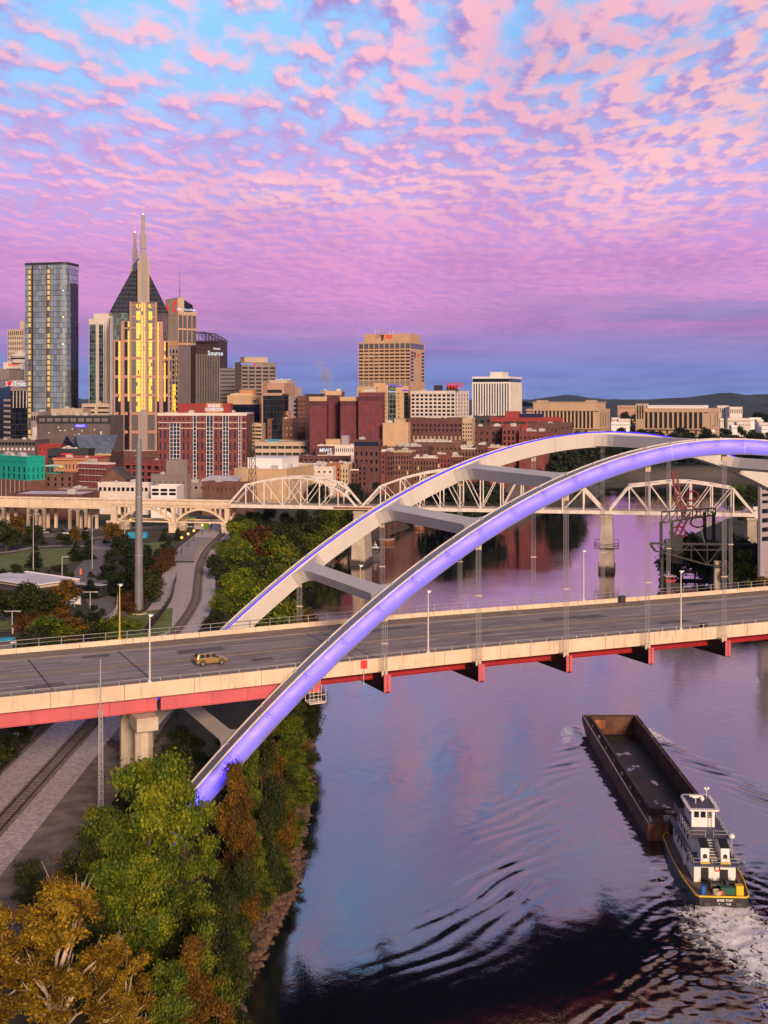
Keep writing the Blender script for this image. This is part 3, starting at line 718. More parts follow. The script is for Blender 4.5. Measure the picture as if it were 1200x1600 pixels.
def sc2(x, hw, tw, z0, z1): return [(x, -hw, z0), (x, -tw, z1-.06), (x, -tw+.09, z1), (x, tw-.09, z1), (x, tw, z1-.06), (x, hw, z0)]
cn = loft([sc2(-2.08, .84, .80, 1.0, 1.1), sc2(-1.88, .87, .71, 1.0, 1.72), sc2(-.2, .88, .71, 1.0, 1.77), sc2(.35, .88, .69, 1.0, 1.72), sc2(1.12, .86, .80, .98, 1.05)]); cn.build('cabin', M['car_paint'], car)
for sy in (-1, 1):
    def sp(x, z): return (x, sy*(.88-.17*(z-1.0)/.70+.022), z)
    for nm, q4 in (('rear_window', [(-1.72, 1.12), (-1.0, 1.12), (-1.0, 1.6), (-1.66, 1.6)]), ('door_window', [(-.92, 1.12), (-.22, 1.12), (-.22, 1.62), (-.92, 1.62)]), ('door_window', [(-.12, 1.12), (.86, 1.1), (.36, 1.6), (-.12, 1.62)])):
        q = MB(); p4 = [sp(x, z) for x, z in q4]; q.add(p4+[(x, y-sy*.05, z) for x, y, z in p4], [(0, 1, 2, 3), (4, 7, 6, 5), (0, 4, 5, 1), (1, 5, 6, 2), (2, 6, 7, 3), (3, 7, 4, 0)]); q.build(nm, M['car_glass'], car)
    for x in (-1.32, 1.34):
        wv = MB(); wv.tube([(x, sy*.72, .36), (x, sy*.95, .36)], .36, 16); tw = wv.build('wheel', M['tyre'], car)
        wv = MB(); wv.tube([(x, sy*.93, .36), (x, sy*.965, .36)], .22, 12); wv.build('rim', M['chrome'], tw)
        ar = MB(); ar.tube([(x+.46*math.cos(a), sy*.925, .36+.46*math.sin(a)) for a in [R(10+20*k) for k in range(9)]], .05, 5); ar.build('wheel_arch', M['black'], car)
    q = MB(); q.box(-2.22, -2.1, sy*.72-.12, sy*.72+.12, .78, 1.02); q.build('tail_light', M['tail_red'], car)
    q = MB(); q.box(2.08, 2.2, sy*.62-.16, sy*.62+.16, .6, .76); q.build('headlight', M['headlamp'], car)
    q = MB(); q.box(.72, .86, sy*1.0-.12, sy*1.0+.12, 1.05, 1.2); q.build('mirror', M['black'], car)
    q = MB(); q.bar((-1.7, sy*.6, 1.82), (.1, sy*.6, 1.82), .06); q.build('roof_rail', M['roof_rack'], car)
q = MB(); q.box(-1.75, .15, -.58, .58, 1.765, 1.80); q.build('sunroof', M['roof_rack'], car)
q = MB(); q.add([(.42, -.62, 1.70), (.42, .62, 1.70), (1.1, .72, 1.07), (1.1, -.72, 1.07)], [(0, 1, 2, 3)]); q.build('windscreen', M['car_glass'], car)
q = MB(); q.add([(-1.93, -.62, 1.66), (-1.93, .62, 1.66), (-2.1, .7, 1.12), (-2.1, -.7, 1.12)], [(0, 1, 2, 3)]); q.build('tailgate_glass', M['car_glass'], car)
q = MB(); q.box(-2.28, -2.12, -.82, .82, .38, .56); q.build('bumper', M['black'], car); q = MB(); q.box(2.1, 2.28, -.8, .8, .36, .54); q.build('bumper', M['black'], car)

# repaired patches and worn tracks in the road surface
mat('patch', (.125, .108, .112), .9, var=.3, vs=.6)
for s_, n_, l_, w__ in ((4, 6.2, 5, 2.2), (27, 18.5, 7, 2.6), (35, 9.2, 3.2, 1.6), (57, 20.9, 9, 2.4), (71, 12.1, 4, 1.5), (88, 17.8, 12, 2.6), (104, 8.6, 6, 2.2), (120, 21.2, 5, 2.0), (133, 12.0, 8, 1.6), (14, 21.5, 4, 1.8), (-8, 17.6, 6, 2.2)):
    strip(MB(), s_, s_+l_, rectp(n_, n_+w__, 28.2005, 28.2035), ds=3.0).build('road_patch', M['patch'], gw)
# ------------------------------------------------------------------ hopper barge
mat('barge_floor', (.035, .026, .024), .5, var=.4, vs=.3)
bf = M['barge_floor']; t = NT(bf.node_tree); bb = t.n['Principled BSDF']
oc = t.new('ShaderNodeTexCoord').outputs['Object']
ox, oy, oz = t.xyz(oc)
pud = t.smooth(t.noise(t.comb(t.m('MULTIPLY', ox, 1.0), t.m('MULTIPLY', oy, .55), 0.0), .20, 4, .55), .56, .60)
t.l.new(t.m('SUBTRACT', .6, t.m('MULTIPLY', pud, .57)), bb.inputs['Roughness']); t.l.new(t.m('ADD', .15, t.m('MULTIPLY', pud, .85)), bb.inputs['Specular IOR Level']); bb.inputs['IOR'].default_value = 1.6
mat('rust_bright', (.30, .105, .045), .85, var=.5, vs=.7, streak=.4); mat('rust_dark', (.06, .035, .03), .8, var=.4, vs=.4, streak=.4)
mat('rust_in', (.12, .058, .036), .85, var=.5, vs=.25, streak=.7)
bg_ = thing('barge', 'empty rusty hopper barge pushed ahead of the white towboat', 'barge', (44.0, 180, 0))
BL, BW = 60.0, 5.35
hb = MB()      # hull with raked bow
hb.add([(-BW,0,-1),(BW,0,-1),(BW,0,2.55),(-BW,0,2.55),(-BW,BL-8,-1),(BW,BL-8,-1),(BW,BL,2.9),(-BW,BL,2.9),(-BW,BL,1.9),(BW,BL,1.9)],
       [(0,1,2,3),(0,4,5,1),(4,8,9,5),(8,7,6,9),(0,3,7,8,4),(1,5,9,6,2)]); hb.build('hull', M['rust'], bg_)
dk = MB(); IW = 4.15
dk.quad((-BW,0,2.55),(-IW,0,2.55),(-IW,BL,2.9),(-BW,BL,2.9)); dk.quad((IW,0,2.55),(BW,0,2.55),(BW,BL,2.9),(IW,BL,2.9)); dk.quad((-IW,0,2.55),(IW,0,2.55),(IW,3.4,2.57),(-IW,3.4,2.57)); dk.quad((-IW,BL-3.5,2.88),(IW,BL-3.5,2.88),(IW,BL,2.9),(-IW,BL,2.9))
dk.build('side_deck', M['rust'], bg_)
hp = MB()      # hopper walls: inside faces, coaming with rim
for a, b in (((-IW,3.4),(-IW,BL-3.5)),((-IW,BL-3.5),(IW,BL-3.5)),((IW,BL-3.5),(IW,3.4)),((IW,3.4),(-IW,3.4))):
    hp.quad((a[0],a[1],.3),(b[0],b[1],.3),(b[0],b[1],3.55),(a[0],a[1],3.55))
ht = hp.build('hopper_wall', M['rust_in'], bg_)
cm = MB()
for a, b in (((-IW-.12,3.3),(-IW-.12,BL-3.4)),((-IW-.12,BL-3.4),(IW+.12,BL-3.4)),((IW+.12,BL-3.4),(IW+.12,3.3)),((IW+.12,3.3),(-IW-.12,3.3))):
    cm.bar((a[0],a[1],3.56),(b[0],b[1],3.56),.34,.12); cm.bar((a[0],a[1],3.05),(b[0],b[1],3.05),.16,.95)
cm.build('coaming', M['rust_dark'], bg_)
fl = MB(); fl.quad((-IW,3.4,.3),(IW,3.4,.3),(IW,BL-3.5,.3),(-IW,BL-3.5,.3)); fl.build('hopper_floor', M['barge_floor'], bg_)
rb = MB()
for i in range(27):
    y = 4.6+i*2.0
    for x in (-IW+.07, IW-.07): rb.bar((x, y, .3), (x, y, 3.5), .10, .14)
rb.build('frame_rib', M['rust_in'], bg_)
for x in (-BW+.05, BW-.05):
    q = MB(); q.bar((x, .1, 2.62), (x, BL-.1, 2.96), .12, .14); q.build('rub_rail', M['galv'] if x < 0 else M['rust'], bg_)
for i in range(9):
    for x in (-4.78, 4.78):
        q = MB(); y = 1.2+i*7.1; z = 2.55+.35*y/BL; q.cyl((x, y-.25, z), .13, .45, 8); q.cyl((x, y+.25, z), .13, .45, 8); q.box(x-.2, x+.2, y-.5, y+.5, z-.02, z+.06); q.build('bollard', M['rust_bright' if i % 3 else 'galv'], bg_)
q = MB(); q.quad((-4.15+.02,BL-3.55,1.2),(-1.4,BL-3.55,1.2),(-1.4,BL-3.55,2.8),(-4.13,BL-3.55,2.8)); q.build('repair_patch', M['rust_bright'], bg_)
for x in (-2.2, 2.2):
    q = MB(); q.box(x-.5, x+.5, .9, 1.9, 2.56, 3.05); q.cyl((x, 1.4, 3.05), .3, .12, 10); q.build('hatch', M['galv' if x < 0 else 'rust_dark'], bg_)
lettering('TY 8196', .62, M['truss_white'], bg_, (-1.0, 3.20, 3.08), 0, 1.0)
q = MB(); q.box(-BW, BW, -.10, -.02, -.6, 2.4)
q.build('stern_plate', M['rust_bright'], bg_)

# ------------------------------------------------------------------ towboat
mat('tow_white', (.80, .78, .77), .45, var=.06, vs=.7, streak=.12); mat('tow_black', (.02, .02, .022), .5, var=.2); mat('tow_yellow', (.75, .50, .02), .5, var=.12)
mat('tow_deck', (.16, .09, .07), .7, var=.3, vs=.8); mat('tow_navy', (.075, .078, .13), .6, var=.2); mat('tow_blue', (.02, .12, .5), .5, var=0); mat('tow_red', (.6, .04, .03), .5, var=0); mat('tow_green', (.02, .10, .05), .6, var=.2)
tw = thing('towboat', 'white towboat with wheelhouse and yellow-edged black hull pushing the barge', 'towboat', (43.2, 156.6, 0), R(-3.2)); tw.scale = (.90, 1, 1)
hl = [(-3.3,0),(-3.75,.5),(-4.4,6),(-4.6,14),(-4.4,21.5),(-3.6,22.9),(3.6,22.9),(4.4,21.5),(4.6,14),(4.4,6),(3.75,.5),(3.3,0)]
q = MB(); q.prism(hl, -1.2, 1.15); q.build('hull', M['tow_black'], tw)
q = MB(); q.prism([(x*.965, y*.985+.17) for x, y in hl], 1.15, 1.2); q.build('main_deck', M['tow_deck'], tw)
q = MB()
for a, b in zip(hl, hl[1:]+hl[:1]): q.bar((a[0],a[1],1.28), (b[0],b[1],1.28), .13, .20)
q.build('bulwark_rail', M['tow_yellow'], tw)
for i in range(3):
    x = -2.2+i*2.2; q = MB(); q.box(x-.45, x+.45, -.12, 0, .15, .55); q.build('fender', M['dark_steel'], tw)
lettering('RIVER TOW', .42, M['white'], tw, (.25, -.03, .82)); lettering('NASHVILLE', .34, M['white'], tw, (.25, -.03, .36))
def house(name, x0, x1, y0, y1, z0, z1, m='tow_white', parent=None):
    q = MB(); q.box(x0, x1, y0, y1, z0, z1); return q.build(name, M[m], parent or tw)
h1 = house('deckhouse', -3.0, 3.0, 4.9, 20.2, 1.2, 3.62)
q = MB(); q.box(-2.0, -.9, 4.84, 4.898, 1.25, 3.1); q.build('doorway', M['black'], h1)
q = MB(); q.box(.7, 1.9, 4.84, 4.898, 1.25, 2.9); q.build('doorway', M['black'], h1)
for y in (8.6, 11, 13.4, 15.8, 18.2):
    for sx in (-1, 1):
        q = MB(); q.box(sx*3.0-.03, sx*3.0+.03, y, y+.8, 2.35, 3.05); q.build('window', M['window'], h1)
q = MB(); q.tube([(.35+.36*math.cos(a), 4.8, 3.05+.36*math.sin(a)) for a in [2*math.pi*k/14 for k in range(15)]], .085, 6); q.build('life_ring', M['tow_red'], h1)
q = MB(); q.box(-3.35, 3.35, 3.7, 21.0, 3.64, 3.76); q.build('upper_deck', M['tow_navy'], tw)
h2 = house('upper_house', -2.5, 2.5, 8.6, 19.3, 3.76, 5.75)
for y in (11.2, 13.4, 15.6, 17.6):
    for sx in (-1, 1):
        q = MB(); q.box(sx*2.5-.03, sx*2.5+.03, y, y+.8, 4.5, 5.2); q.build('window', M['window'], h2)
q = MB(); q.box(-1.0, -.2, 8.55, 8.599, 3.8, 5.3); q.build('door', M['tow_navy'], h2)
q = MB(); q.box(-2.95, 2.95, 8.1, 20.2, 5.75, 5.85); q.build('bridge_deck', M['tow_navy'], tw)
wh = house('wheelhouse', -1.75, 1.75, 12.4, 17.6, 5.85, 8.25)
for i in range(3):
    q = MB(); x = -1.0+i*1.0; q.box(x-.36, x+.36, 12.34, 12.398, 7.15, 8.0); q.build('window', M['window'], wh)
for sx in (-1, 1):
    for y in (13.5, 15.1, 16.5):
        q = MB(); q.box(sx*1.75-.03, sx*1.75+.03, y, y+.85, 7.15, 8.0); q.build('window', M['window'], wh)
q = MB(); q.prism([(-2.2, 11.6), (2.2, 11.6), (2.4, 12.1), (2.4, 17.6), (1.8, 18.4), (-1.8, 18.4), (-2.4, 17.6), (-2.4, 12.1)], 8.25, 8.43); rf = q.build('wheelhouse_roof', M['tow_white'], tw)
q = MB(); q.box(-1.85, 1.85, 12.3, 17.8, 8.431, 8.47); q.build('roof_mat', M['tow_navy'], rf)
q = MB()
for x in (.75, 1.25): q.bar((x, 12.3, 5.85), (x, 12.3, 8.25), .06)
for k in range(9): q.bar((.75, 12.3, 6.05+k*.26), (1.25, 12.3, 6.05+k*.26), .05)
q.build('ladder', M['galv'], wh)
q = MB(); q.add([(-.5, 8.0, 5.8), (.5, 8.0, 5.8), (.5, 5.1, 3.78), (-.5, 5.1, 3.78), (-.5, 8.0, 5.64), (.5, 8.0, 5.64), (.5, 5.1, 3.62), (-.5, 5.1, 3.62)], [(0,1,2,3),(4,7,6,5),(0,3,7,4),(1,5,6,2)])
st_ = q.build('stair', M['dark_steel'], tw)
q = MB()
for k in range(8): q.box(-.48, .48, 5.2+k*.36-.02, 5.2+k*.36+.2, 3.96+k*.25-.05, 3.96+k*.25+.06)
q.build('tread', M['galv'], st_)
for sx in (-1, 1):
    q = MB(); q.add([(sx*1.45-.62, 4.6, 3.76), (sx*1.45+.62, 4.6, 3.76), (sx*1.45+.62, 7.1, 3.76), (sx*1.45-.62, 7.1, 3.76), (sx*1.45-.62, 4.75, 5.7), (sx*1.45+.62, 4.75, 5.7), (sx*1.45+.62, 6.8, 6.2), (sx*1.45-.62, 6.8, 6.2)], [(0,3,2,1),(0,1,5,4),(1,2,6,5),(2,3,7,6),(3,0,4,7)])
    fu = q.build('funnel', M['tow_white'], tw)
    q = MB(); q.add([(sx*1.45-.66, 4.7, 5.72), (sx*1.45+.66, 4.7, 5.72), (sx*1.45+.66, 6.85, 6.22), (sx*1.45-.66, 6.85, 6.22), (sx*1.45-.66, 4.7, 5.80), (sx*1.45+.66, 4.7, 5.80), (sx*1.45+.66, 6.85, 6.34), (sx*1.45-.66, 6.85, 6.34)], [(4,5,6,7),(0,1,5,4),(1,2,6,5),(2,3,7,6),(3,0,4,7)]); q.build('funnel_top', M['black'], fu)
    q = MB(); q.tube([(sx*1.45, 4.52, 4.7), (sx*1.45, 4.72, 4.7)], .3, 12); q.build('vent', M['black'], fu)
    q = MB(); q.box(sx*1.45-.7, sx*1.45+.7, 4.45, 4.59, 3.76, 3.92); q.build('sill', M['tow_yellow'], fu)
def rails(pts, z0, hh, m='galv', name='railing'):
    q = MB()
    for a, b in zip(pts, pts[1:]):
        for zz in (hh, hh*.5): q.bar((a[0],a[1],z0+zz), (b[0],b[1],z0+zz), .045)
        L = math.dist(a, b); n = max(1, int(L/1.3))
        for k in range(n+1): x = a[0]+(b[0]-a[0])*k/n; y = a[1]+(b[1]-a[1])*k/n; q.bar((x,y,z0), (x,y,z0+hh), .045)
    q.build(name, M[m], tw)
rails([(-3.28, 20.9), (-3.28, 3.8), (3.28, 3.8), (3.28, 20.9)], 3.76, .95)
rails([(-2.9, 20.1), (-2.9, 8.2), (-.6, 8.2)], 5.85, .95); rails([(.6, 8.2), (2.9, 8.2), (2.9, 20.1)], 5.85, .95)
q = MB(); q.cyl((-.75, 14.2, 8.45), .06, 1.15, 6); q.box(-1.7, .3, 14.05, 14.35, 9.45, 9.62); q.box(-1.25, -.3, 13.95, 14.45, 9.3, 9.46); q.build('radar', M['tow_white'], rf)
q = MB(); q.sphere((.45, 15.2, 8.85), .36, 12, 8); q.cyl((.45, 15.2, 8.3), .14, .35, 8); q.build('antenna_dome', M['tow_white'], rf)
q = MB(); q.cyl((1.5, 16.8, 8.3), .05, 1.5, 6); q.sphere((1.25, 16.8, 9.8), .2); q.sphere((1.75, 16.8, 9.8), .2); q.bar((1.2, 16.8, 9.6), (1.8, 16.8, 9.6), .06); q.build('search_light', M['tow_white'], rf)
q = MB(); q.cyl((2.05, 13.4, 8.25), .09, .6, 6); q.sphere((2.05, 13.4, 8.9), .16); q.build('horn', M['galv'], rf)
q = MB(); q.cyl((3.1, 7.6, 3.76), .07, 2.4, 8); q.build('mast', M['galv'], tw)
q = MB(); q.sphere((3.1, 7.6, 6.35), .48, 14, 8, .75); q.build('antenna_dome', M['white'], tw)
for sx in (-1, 1):     # push knees against the barge
    q = MB(); q.box(sx*2.6-.5, sx*2.6+.5, 22.3, 23.25, -.2, 3.4); q.build('push_knee', M['tow_black'], tw)
q = MB(); q.cyl((-3.15, 9.8, 1.75), .45, 1.6, 12); q.sphere((-3.15, 9.8, 3.35), .45, 12, 6, .4); q.build('tank', M['tow_white'], tw)
# loose gear on the stern deck: each a thing of its own, resting on the deck
twm = Matrix.Translation(tw.location) @ Matrix.Rotation(R(-3.2), 4, 'Z')
def ondeck(name, label, cat, x, y): return thing(name, label, cat, twm @ Vector((x*.9, y, 1.205)), R(-3.2))
o = ondeck('drum', 'blue steel drum standing on the towboat stern deck', 'drum', -2.6, .9); q = MB(); q.cyl((0,0,0), .36, 1.05, 14); q.build('body', M['tow_blue'], o); q = MB(); q.cyl((0,0,1.05), .38, .05, 14); q.cyl((0,0,.34), .375, .05, 14); q.cyl((0,0,.7), .375, .05, 14); q.build('hoop', M['tow_blue'], o)
o = ondeck('locker', 'bright yellow storage locker on the towboat stern deck', 'locker', 2.55, 1.0); q = MB(); q.box(-.45, .45, -.35, .4, 0, 1.15); q.build('body', M['tow_yellow'], o); q = MB(); q.box(-.5, .5, -.4, .45, 1.15, 1.22); q.build('lid', M['tow_yellow'], o)
o = ondeck('locker', 'long dark green deck box on the towboat stern deck', 'locker', 1.0, 1.2); q = MB(); q.box(-.95, .95, -.4, .4, 0, .8); q.build('body', M['tow_green'], o); q = MB(); q.box(-1, 1, -.45, .45, .8, .88); q.build('lid', M['tow_green'], o)
o = ondeck('fuel_can', 'small red can beside the green deck box on the towboat', 'can', .1, .9); q = MB(); q.box(-.2, .2, -.15, .15, 0, .5); q.build('body', M['tow_red'], o); q = MB(); q.cyl((.1,0,.5), .05, .14, 8); q.build('spout', M['tow_yellow'], o)
o = ondeck('winch', 'black deck winch left of centre on the towboat stern', 'winch', -.4, 2.7); q = MB(); q.tube([(-.6,0,.55),(.6,0,.55)], .5, 14); q.build('drum', M['tow_black'], o); q = MB(); q.box(-.75,-.6,-.6,.6,0,1.15); q.box(.6,.75,-.6,.6,0,1.15); q.build('frame', M['dark_steel'], o)
o = ondeck('winch', 'black deck winch on the right of the towboat stern', 'winch', 1.9, 2.9); q = MB(); q.tube([(-.6,0,.55),(.6,0,.55)], .5, 14); q.build('drum', M['tow_black'], o); q = MB(); q.box(-.75,-.6,-.6,.6,0,1.15); q.box(.6,.75,-.6,.6,0,1.15); q.build('frame', M['dark_steel'], o)
o = ondeck('rope_coil', 'coil of pale rope on the towboat stern deck', 'rope', -.6, 1.0); q = MB()
for k in range(4): q.tube([(.5*math.cos(a), .5*math.sin(a), .07+.12*k) for a in [2*math.pi*i/16 for i in range(17)]], .08, 6)
q.build('coil', mat('rope', (.5, .42, .3), .9), o)

# ------------------------------------------------------------------ pedestrian truss bridge and its concrete approach
pb = thing('truss_bridge', 'old white steel truss footbridge on stone river piers', 'bridge', (-8.75, 480, 0))
A0 = Vector((-8.75, 480, 0)); UB = Vector((92.5, -18, 0)).normalized(); NB = Vector((-UB.y, UB.x, 0))
def pbx(px, n=0.0):
    o = A0+NB*n; t_ = (px-600)/F; return (t_*o.y-o.x)/(UB.x-t_*UB.y)
def PB(s, n, z): p = UB*s+NB*n; return Vector((p.x, p.y, z))
ZD = 22.2
def truss(s0, s1, hs, n):
    k = len(hs)+1; mb = MB(); L = (s1-s0)/k
    B = [PB(s0+L*i, n, ZD) for i in range(k+1)]; Tt = [None]+[PB(s0+L*(i+1), n, ZD+h) for i, h in enumerate(hs)]+[None]
    for i in range(k): mb.bar(B[i], B[i+1], .5, .7)
    mb.bar(B[0], Tt[1], .75, .8); mb.bar(B[k], Tt[k-1], .75, .8)
    for i in range(1, k-1): mb.bar(Tt[i], Tt[i+1], .7, .75)
    for i in range(1, k):
        mb.bar(B[i], Tt[i], .42, .42, up=(0, 1, 0))
        m_ = k/2
        if i < m_-.1 and i+1 < k: mb.bar(Tt[i], B[i+1], .3, .3)
        if i > m_+.1 and i-1 > 0: mb.bar(Tt[i], B[i-1], .3, .3)
    if k % 2 == 1:
        i = k//2
        if Tt[i] and Tt[i+1]: mb.bar(B[i], Tt[i+1], .22, .22); mb.bar(Tt[i], B[i+1], .22, .22)
    return mb
def brace(s0, s1, hs, w2):
    k = len(hs)+1; mb = MB(); L = (s1-s0)/k
    for i, h in enumerate(hs):
        a, b = PB(s0+L*(i+1), -w2, ZD+h), PB(s0+L*(i+1), w2, ZD+h); mb.bar(a, b, .4, .5)
        if i < len(hs)-1:
            c, d = PB(s0+L*(i+2), -w2, ZD+hs[i+1]), PB(s0+L*(i+2), w2, ZD+hs[i+1]); mb.bar(a, d, .2); mb.bar(b, c, .2)
    return mb
sL, sA, sB, sR = pbx(362), 0.0, pbx(948), pbx(1177)
W2 = 5.0
spans = [(sL, sA-.8, [8.2, 9.8, 10.9, 11.2, 10.2, 8.6]), (sA+.8, sB-.8, [8.4, 11.2, 13.2, 14.6, 15.5, 16, 15.5, 14.6, 13.0, 11.0, 8.2]), (sB+.8, sR, [9.5, 10.4, 11.4, 11.4, 10.4, 9.2])]
for a, b, hs in spans:
    truss(a, b, hs, -W2).build('truss', M['truss_white'], pb); truss(a, b, hs, W2).build('truss', M['truss_white'], pb); brace(a, b, hs, W2).build('top_bracing', M['truss_white'], pb)
q = MB(); vs = lambda s, n, z: PB(s, n, z)
def slab(mb, s0, s1, n0, n1, z0, z1): mb.add([PB(s0,n0,z0),PB(s1,n0,z0),PB(s1,n1,z0),PB(s0,n1,z0),PB(s0,n0,z1),PB(s1,n0,z1),PB(s1,n1,z1),PB(s0,n1,z1)], [(0,3,2,1),(4,5,6,7),(0,1,5,4),(1,2,6,5),(2,3,7,6),(3,0,4,7)])
slab(q, sL, sR, -W2+.5, W2-.5, ZD+.1, ZD+.5); q.build('walkway', M['concrete'], pb)
q = MB(); slab(q, sL, sR, -W2-.3, -W2-.15, ZD-.9, ZD+.25); slab(q, sL, sR, W2+.15, W2+.3, ZD-.9, ZD+.25); q.build('floor_girder', M['truss_white'], pb)
q = MB(); slab(q, sA-10, sA+10, -W2-.55, -W2-.35, ZD-.6, ZD+.1); q.build('expansion_girder', M['rust_bright'], pb)
q = MB()
for n in (-W2+.6, W2-.6):
    for zz in (1.2, 1.7): q.bar(PB(sL, n, ZD+zz), PB(sR, n, ZD+zz), .07)
    s = sL
    while s < sR: q.bar(PB(s, n, ZD+.5), PB(s, n, ZD+1.7), .06); s += 2.2
q.build('railing', M['dark_steel'], pb)
# number sign on the end portal
sg = MB(); c0 = PB(sA-9.5, -W2-.55, ZD+8.4)
o = lettering('2008', 2.4, M['dark_steel'], pb, PB(pbx(537), -W2-.7, ZD+7.3), math.atan2(UB.y, UB.x)); o.rotation_euler = (R(90), R(32), math.atan2(UB.y, UB.x)); o.name = 'date_lettering'
sgp = MB(); sgp.box(-3.4, 3.4, .05, .2, -1.5, 1.5); so = sgp.build('date_panel', M['truss_white'], pb, PB(pbx(537), -W2-.62, ZD+7.3)); so.rotation_euler = (0, R(32), math.atan2(UB.y, UB.x))
def river_pier(s, wt, wb, ztop, zbot, name='river_pier'):
    mb = MB(); a = math.atan2(UB.y, UB.x)
    def ring(w_, d_, z): return [PB(s+x, y, z) for x, y in ((-w_, -d_), (w_, -d_), (w_*1.05, d_), (-w_*1.05, d_))]
    lv = [(wb*1.12, 7.2, zbot), (wb*1.12, 7.2, 1.6), (wb, 6.6, 1.7), (wb*.92, 6.4, 9), (wb*.90, 6.2, 9.2), (wt, 5.9, ztop-1), (wt*1.15, 6.2, ztop-.9), (wt*1.15, 6.2, ztop)]
    rs = [ring(*l) for l in lv]
    for a_, b_ in zip(rs, rs[1:]):
        for j in range(4): mb.quad(a_[j], a_[(j+1) % 4], b_[(j+1) % 4], b_[j])
    mb.quad(*rs[-1]); return mb.build(name, M['pier'], pb)
river_pier(sA, 1.9, 2.7, ZD-1.4, -2); pr2 = river_pier(sB, 2.0, 2.7, ZD-1.2, -2)
q = MB(); 
for zz in (9.0, 10.4):
    pts = [PB(sB+x, y, zz) for x, y in ((-4.4, -8), (4.4, -8), (4.4, 8), (-4.4, 8), (-4.4, -8))]
    for a, b in zip(pts, pts[1:]): q.bar(a, b, .16)
for x, y in ((-4.4, -8), (4.4, -8), (0, -8), (4.4, 0), (-4.4, 0)): q.bar(PB(sB+x, y, 8.8), PB(sB+x, y, 10.6), .16); q.bar(PB(sB+x*.5, y*.7, 8.7), PB(sB+x, y, 9), .3)
slab(q, sB-4.4, sB+4.4, -8, -6.6, 8.8, 8.95); q.build('inspection_walkway', M['dark_steel'], pb)
river_pier(sR-1, 1.6, 1.9, ZD-1.2, 2, 'shore_pier'); 
q = MB(); slab(q, sR+.0, sR+75, -5.4, 5.4, ZD-1.6, ZD+1.6); slab(q, sR-.5, sR+75, -5.8, -5.4, ZD+1.6, ZD+2.9); q.build('east_approach', M['truss_white'], pb)
q = MB(); mx_ = [PB(sR+2+9*i, -5, ZD-1.6) for i in range(7)]
for i, p in enumerate(mx_[:-1]): q.bar(p, p+Vector((0, 0, -5.2)) if i % 2 else mx_[i+1]+Vector((0, 0, -5.2)), .5); q.bar(mx_[i+1] if i % 2 else p, mx_[i+1]+Vector((0,0,-5.2)), .4)
q.bar(mx_[0]+Vector((9*UB.x, 9*UB.y, -5.2)), mx_[-1]+Vector((0, 0, -5.2)), .5); q.build('approach_truss', M['truss_white'], pb)
# concrete approach viaduct on the left
va = thing('concrete_viaduct', 'cream concrete approach viaduct with open arches left of the truss footbridge', 'viaduct', (-8.75, 480, 0))
s184, s281 = pbx(183), pbx(278); sV = pbx(-120)
q = MB(); slab(q, sV, sL+.0, -5.6, 5.6, ZD-1.4, ZD+.5); q.build('deck', M['cream'], va)
q = MB(); slab(q, sV, sL+1.5, -5.95, -5.6, ZD-1.0, ZD+1.1); slab(q, sV, sL+1.5, 5.6, 5.95, ZD-1.0, ZD+1.1); slab(q, s184, sL+1.5, -6.35, -5.95, ZD-.2, ZD+.5); q.build('parapet', M['cream'], va)
for i in range(22):
    s = sV+4+i*(sL-sV-6)/21
    q = MB(); slab(q, s-.45, s+.45, -6.1, -5.5, ZD+1.1, ZD+1.9); q.build('parapet_post', M['cream'], va)
q = MB(); slab(q, sV, s184, -5.95, -5.3, ZD-2.3, ZD-1.0); slab(q, sV, s184, 5.3, 5.95, ZD-2.3, ZD-1.0); q.build('edge_beam', M['cream'], va)
def bent(s):
    w_ = 7.0; zb = up_l((A0+UB*s).y)-1; mb = MB()
    for n in (-5.2, 5.2):
        for k in range(3): slab(mb, s+k*w_/2-.5, s+k*w_/2+.5, n-.6, n+.6, zb, ZD-1.5)
        for k in range(2):
            c = s+k*w_/2+w_/4; r_ = w_/4-.5
            for j in range(8):
                a1, a2 = math.pi*j/8, math.pi*(j+1)/8
                x1, x2 = c+r_*math.cos(a1), c+r_*math.cos(a2); z1, z2 = ZD-4.4+r_*1.3*math.sin(a1), ZD-4.4+r_*1.3*math.sin(a2)
                mb.add([PB(x1, n-.5, z1), PB(x2, n-.5, z2), PB(x2, n-.5, ZD-1.5), PB(x1, n-.5, ZD-1.5), PB(x1, n+.5, z1), PB(x2, n+.5, z2), PB(x2, n+.5, ZD-1.5), PB(x1, n+.5, ZD-1.5)], [(0,1,2,3),(4,7,6,5),(0,4,5,1)])
        mb.build('arcade_pier', M['cream'], va)
for px in (-9, 54, 118): bent(pbx(px))
def open_arch(sa, sb):
    for n in (-5.0, 5.0):
        mb = MB(); k = 20; zs, rise = ZD-6.7, 4.9
        P = [(sa+(sb-sa)*i/k, zs+rise*(1-(2*i/k-1)**2)) for i in range(k+1)]
        for (s1_, z1), (s2_, z2) in zip(P, P[1:]): mb.bar(PB(s1_, n, z1), PB(s2_, n, z2), 1.3, .85)
        mb.build('arch_rib', M['cream'], va)
        for i in range(1, 10):
            s = sa+(sb-sa)*i/10; z = zs+rise*(1-(2*i/10-1)**2)
            if ZD-1.4-z > .9: mb = MB(); slab(mb, s-.3, s+.3, n-.5, n+.5, z, ZD-1.4); mb.build('spandrel_column', M['cream'], va)
        mb = MB(); slab(mb, sa, sb, n-.3, n+.3, zs-.6, zs+.0); mb.build('tie_beam', M['cream'], va)
open_arch(s184+3.5, s281-1.2); open_arch(s281+1.2, sL-1.0)
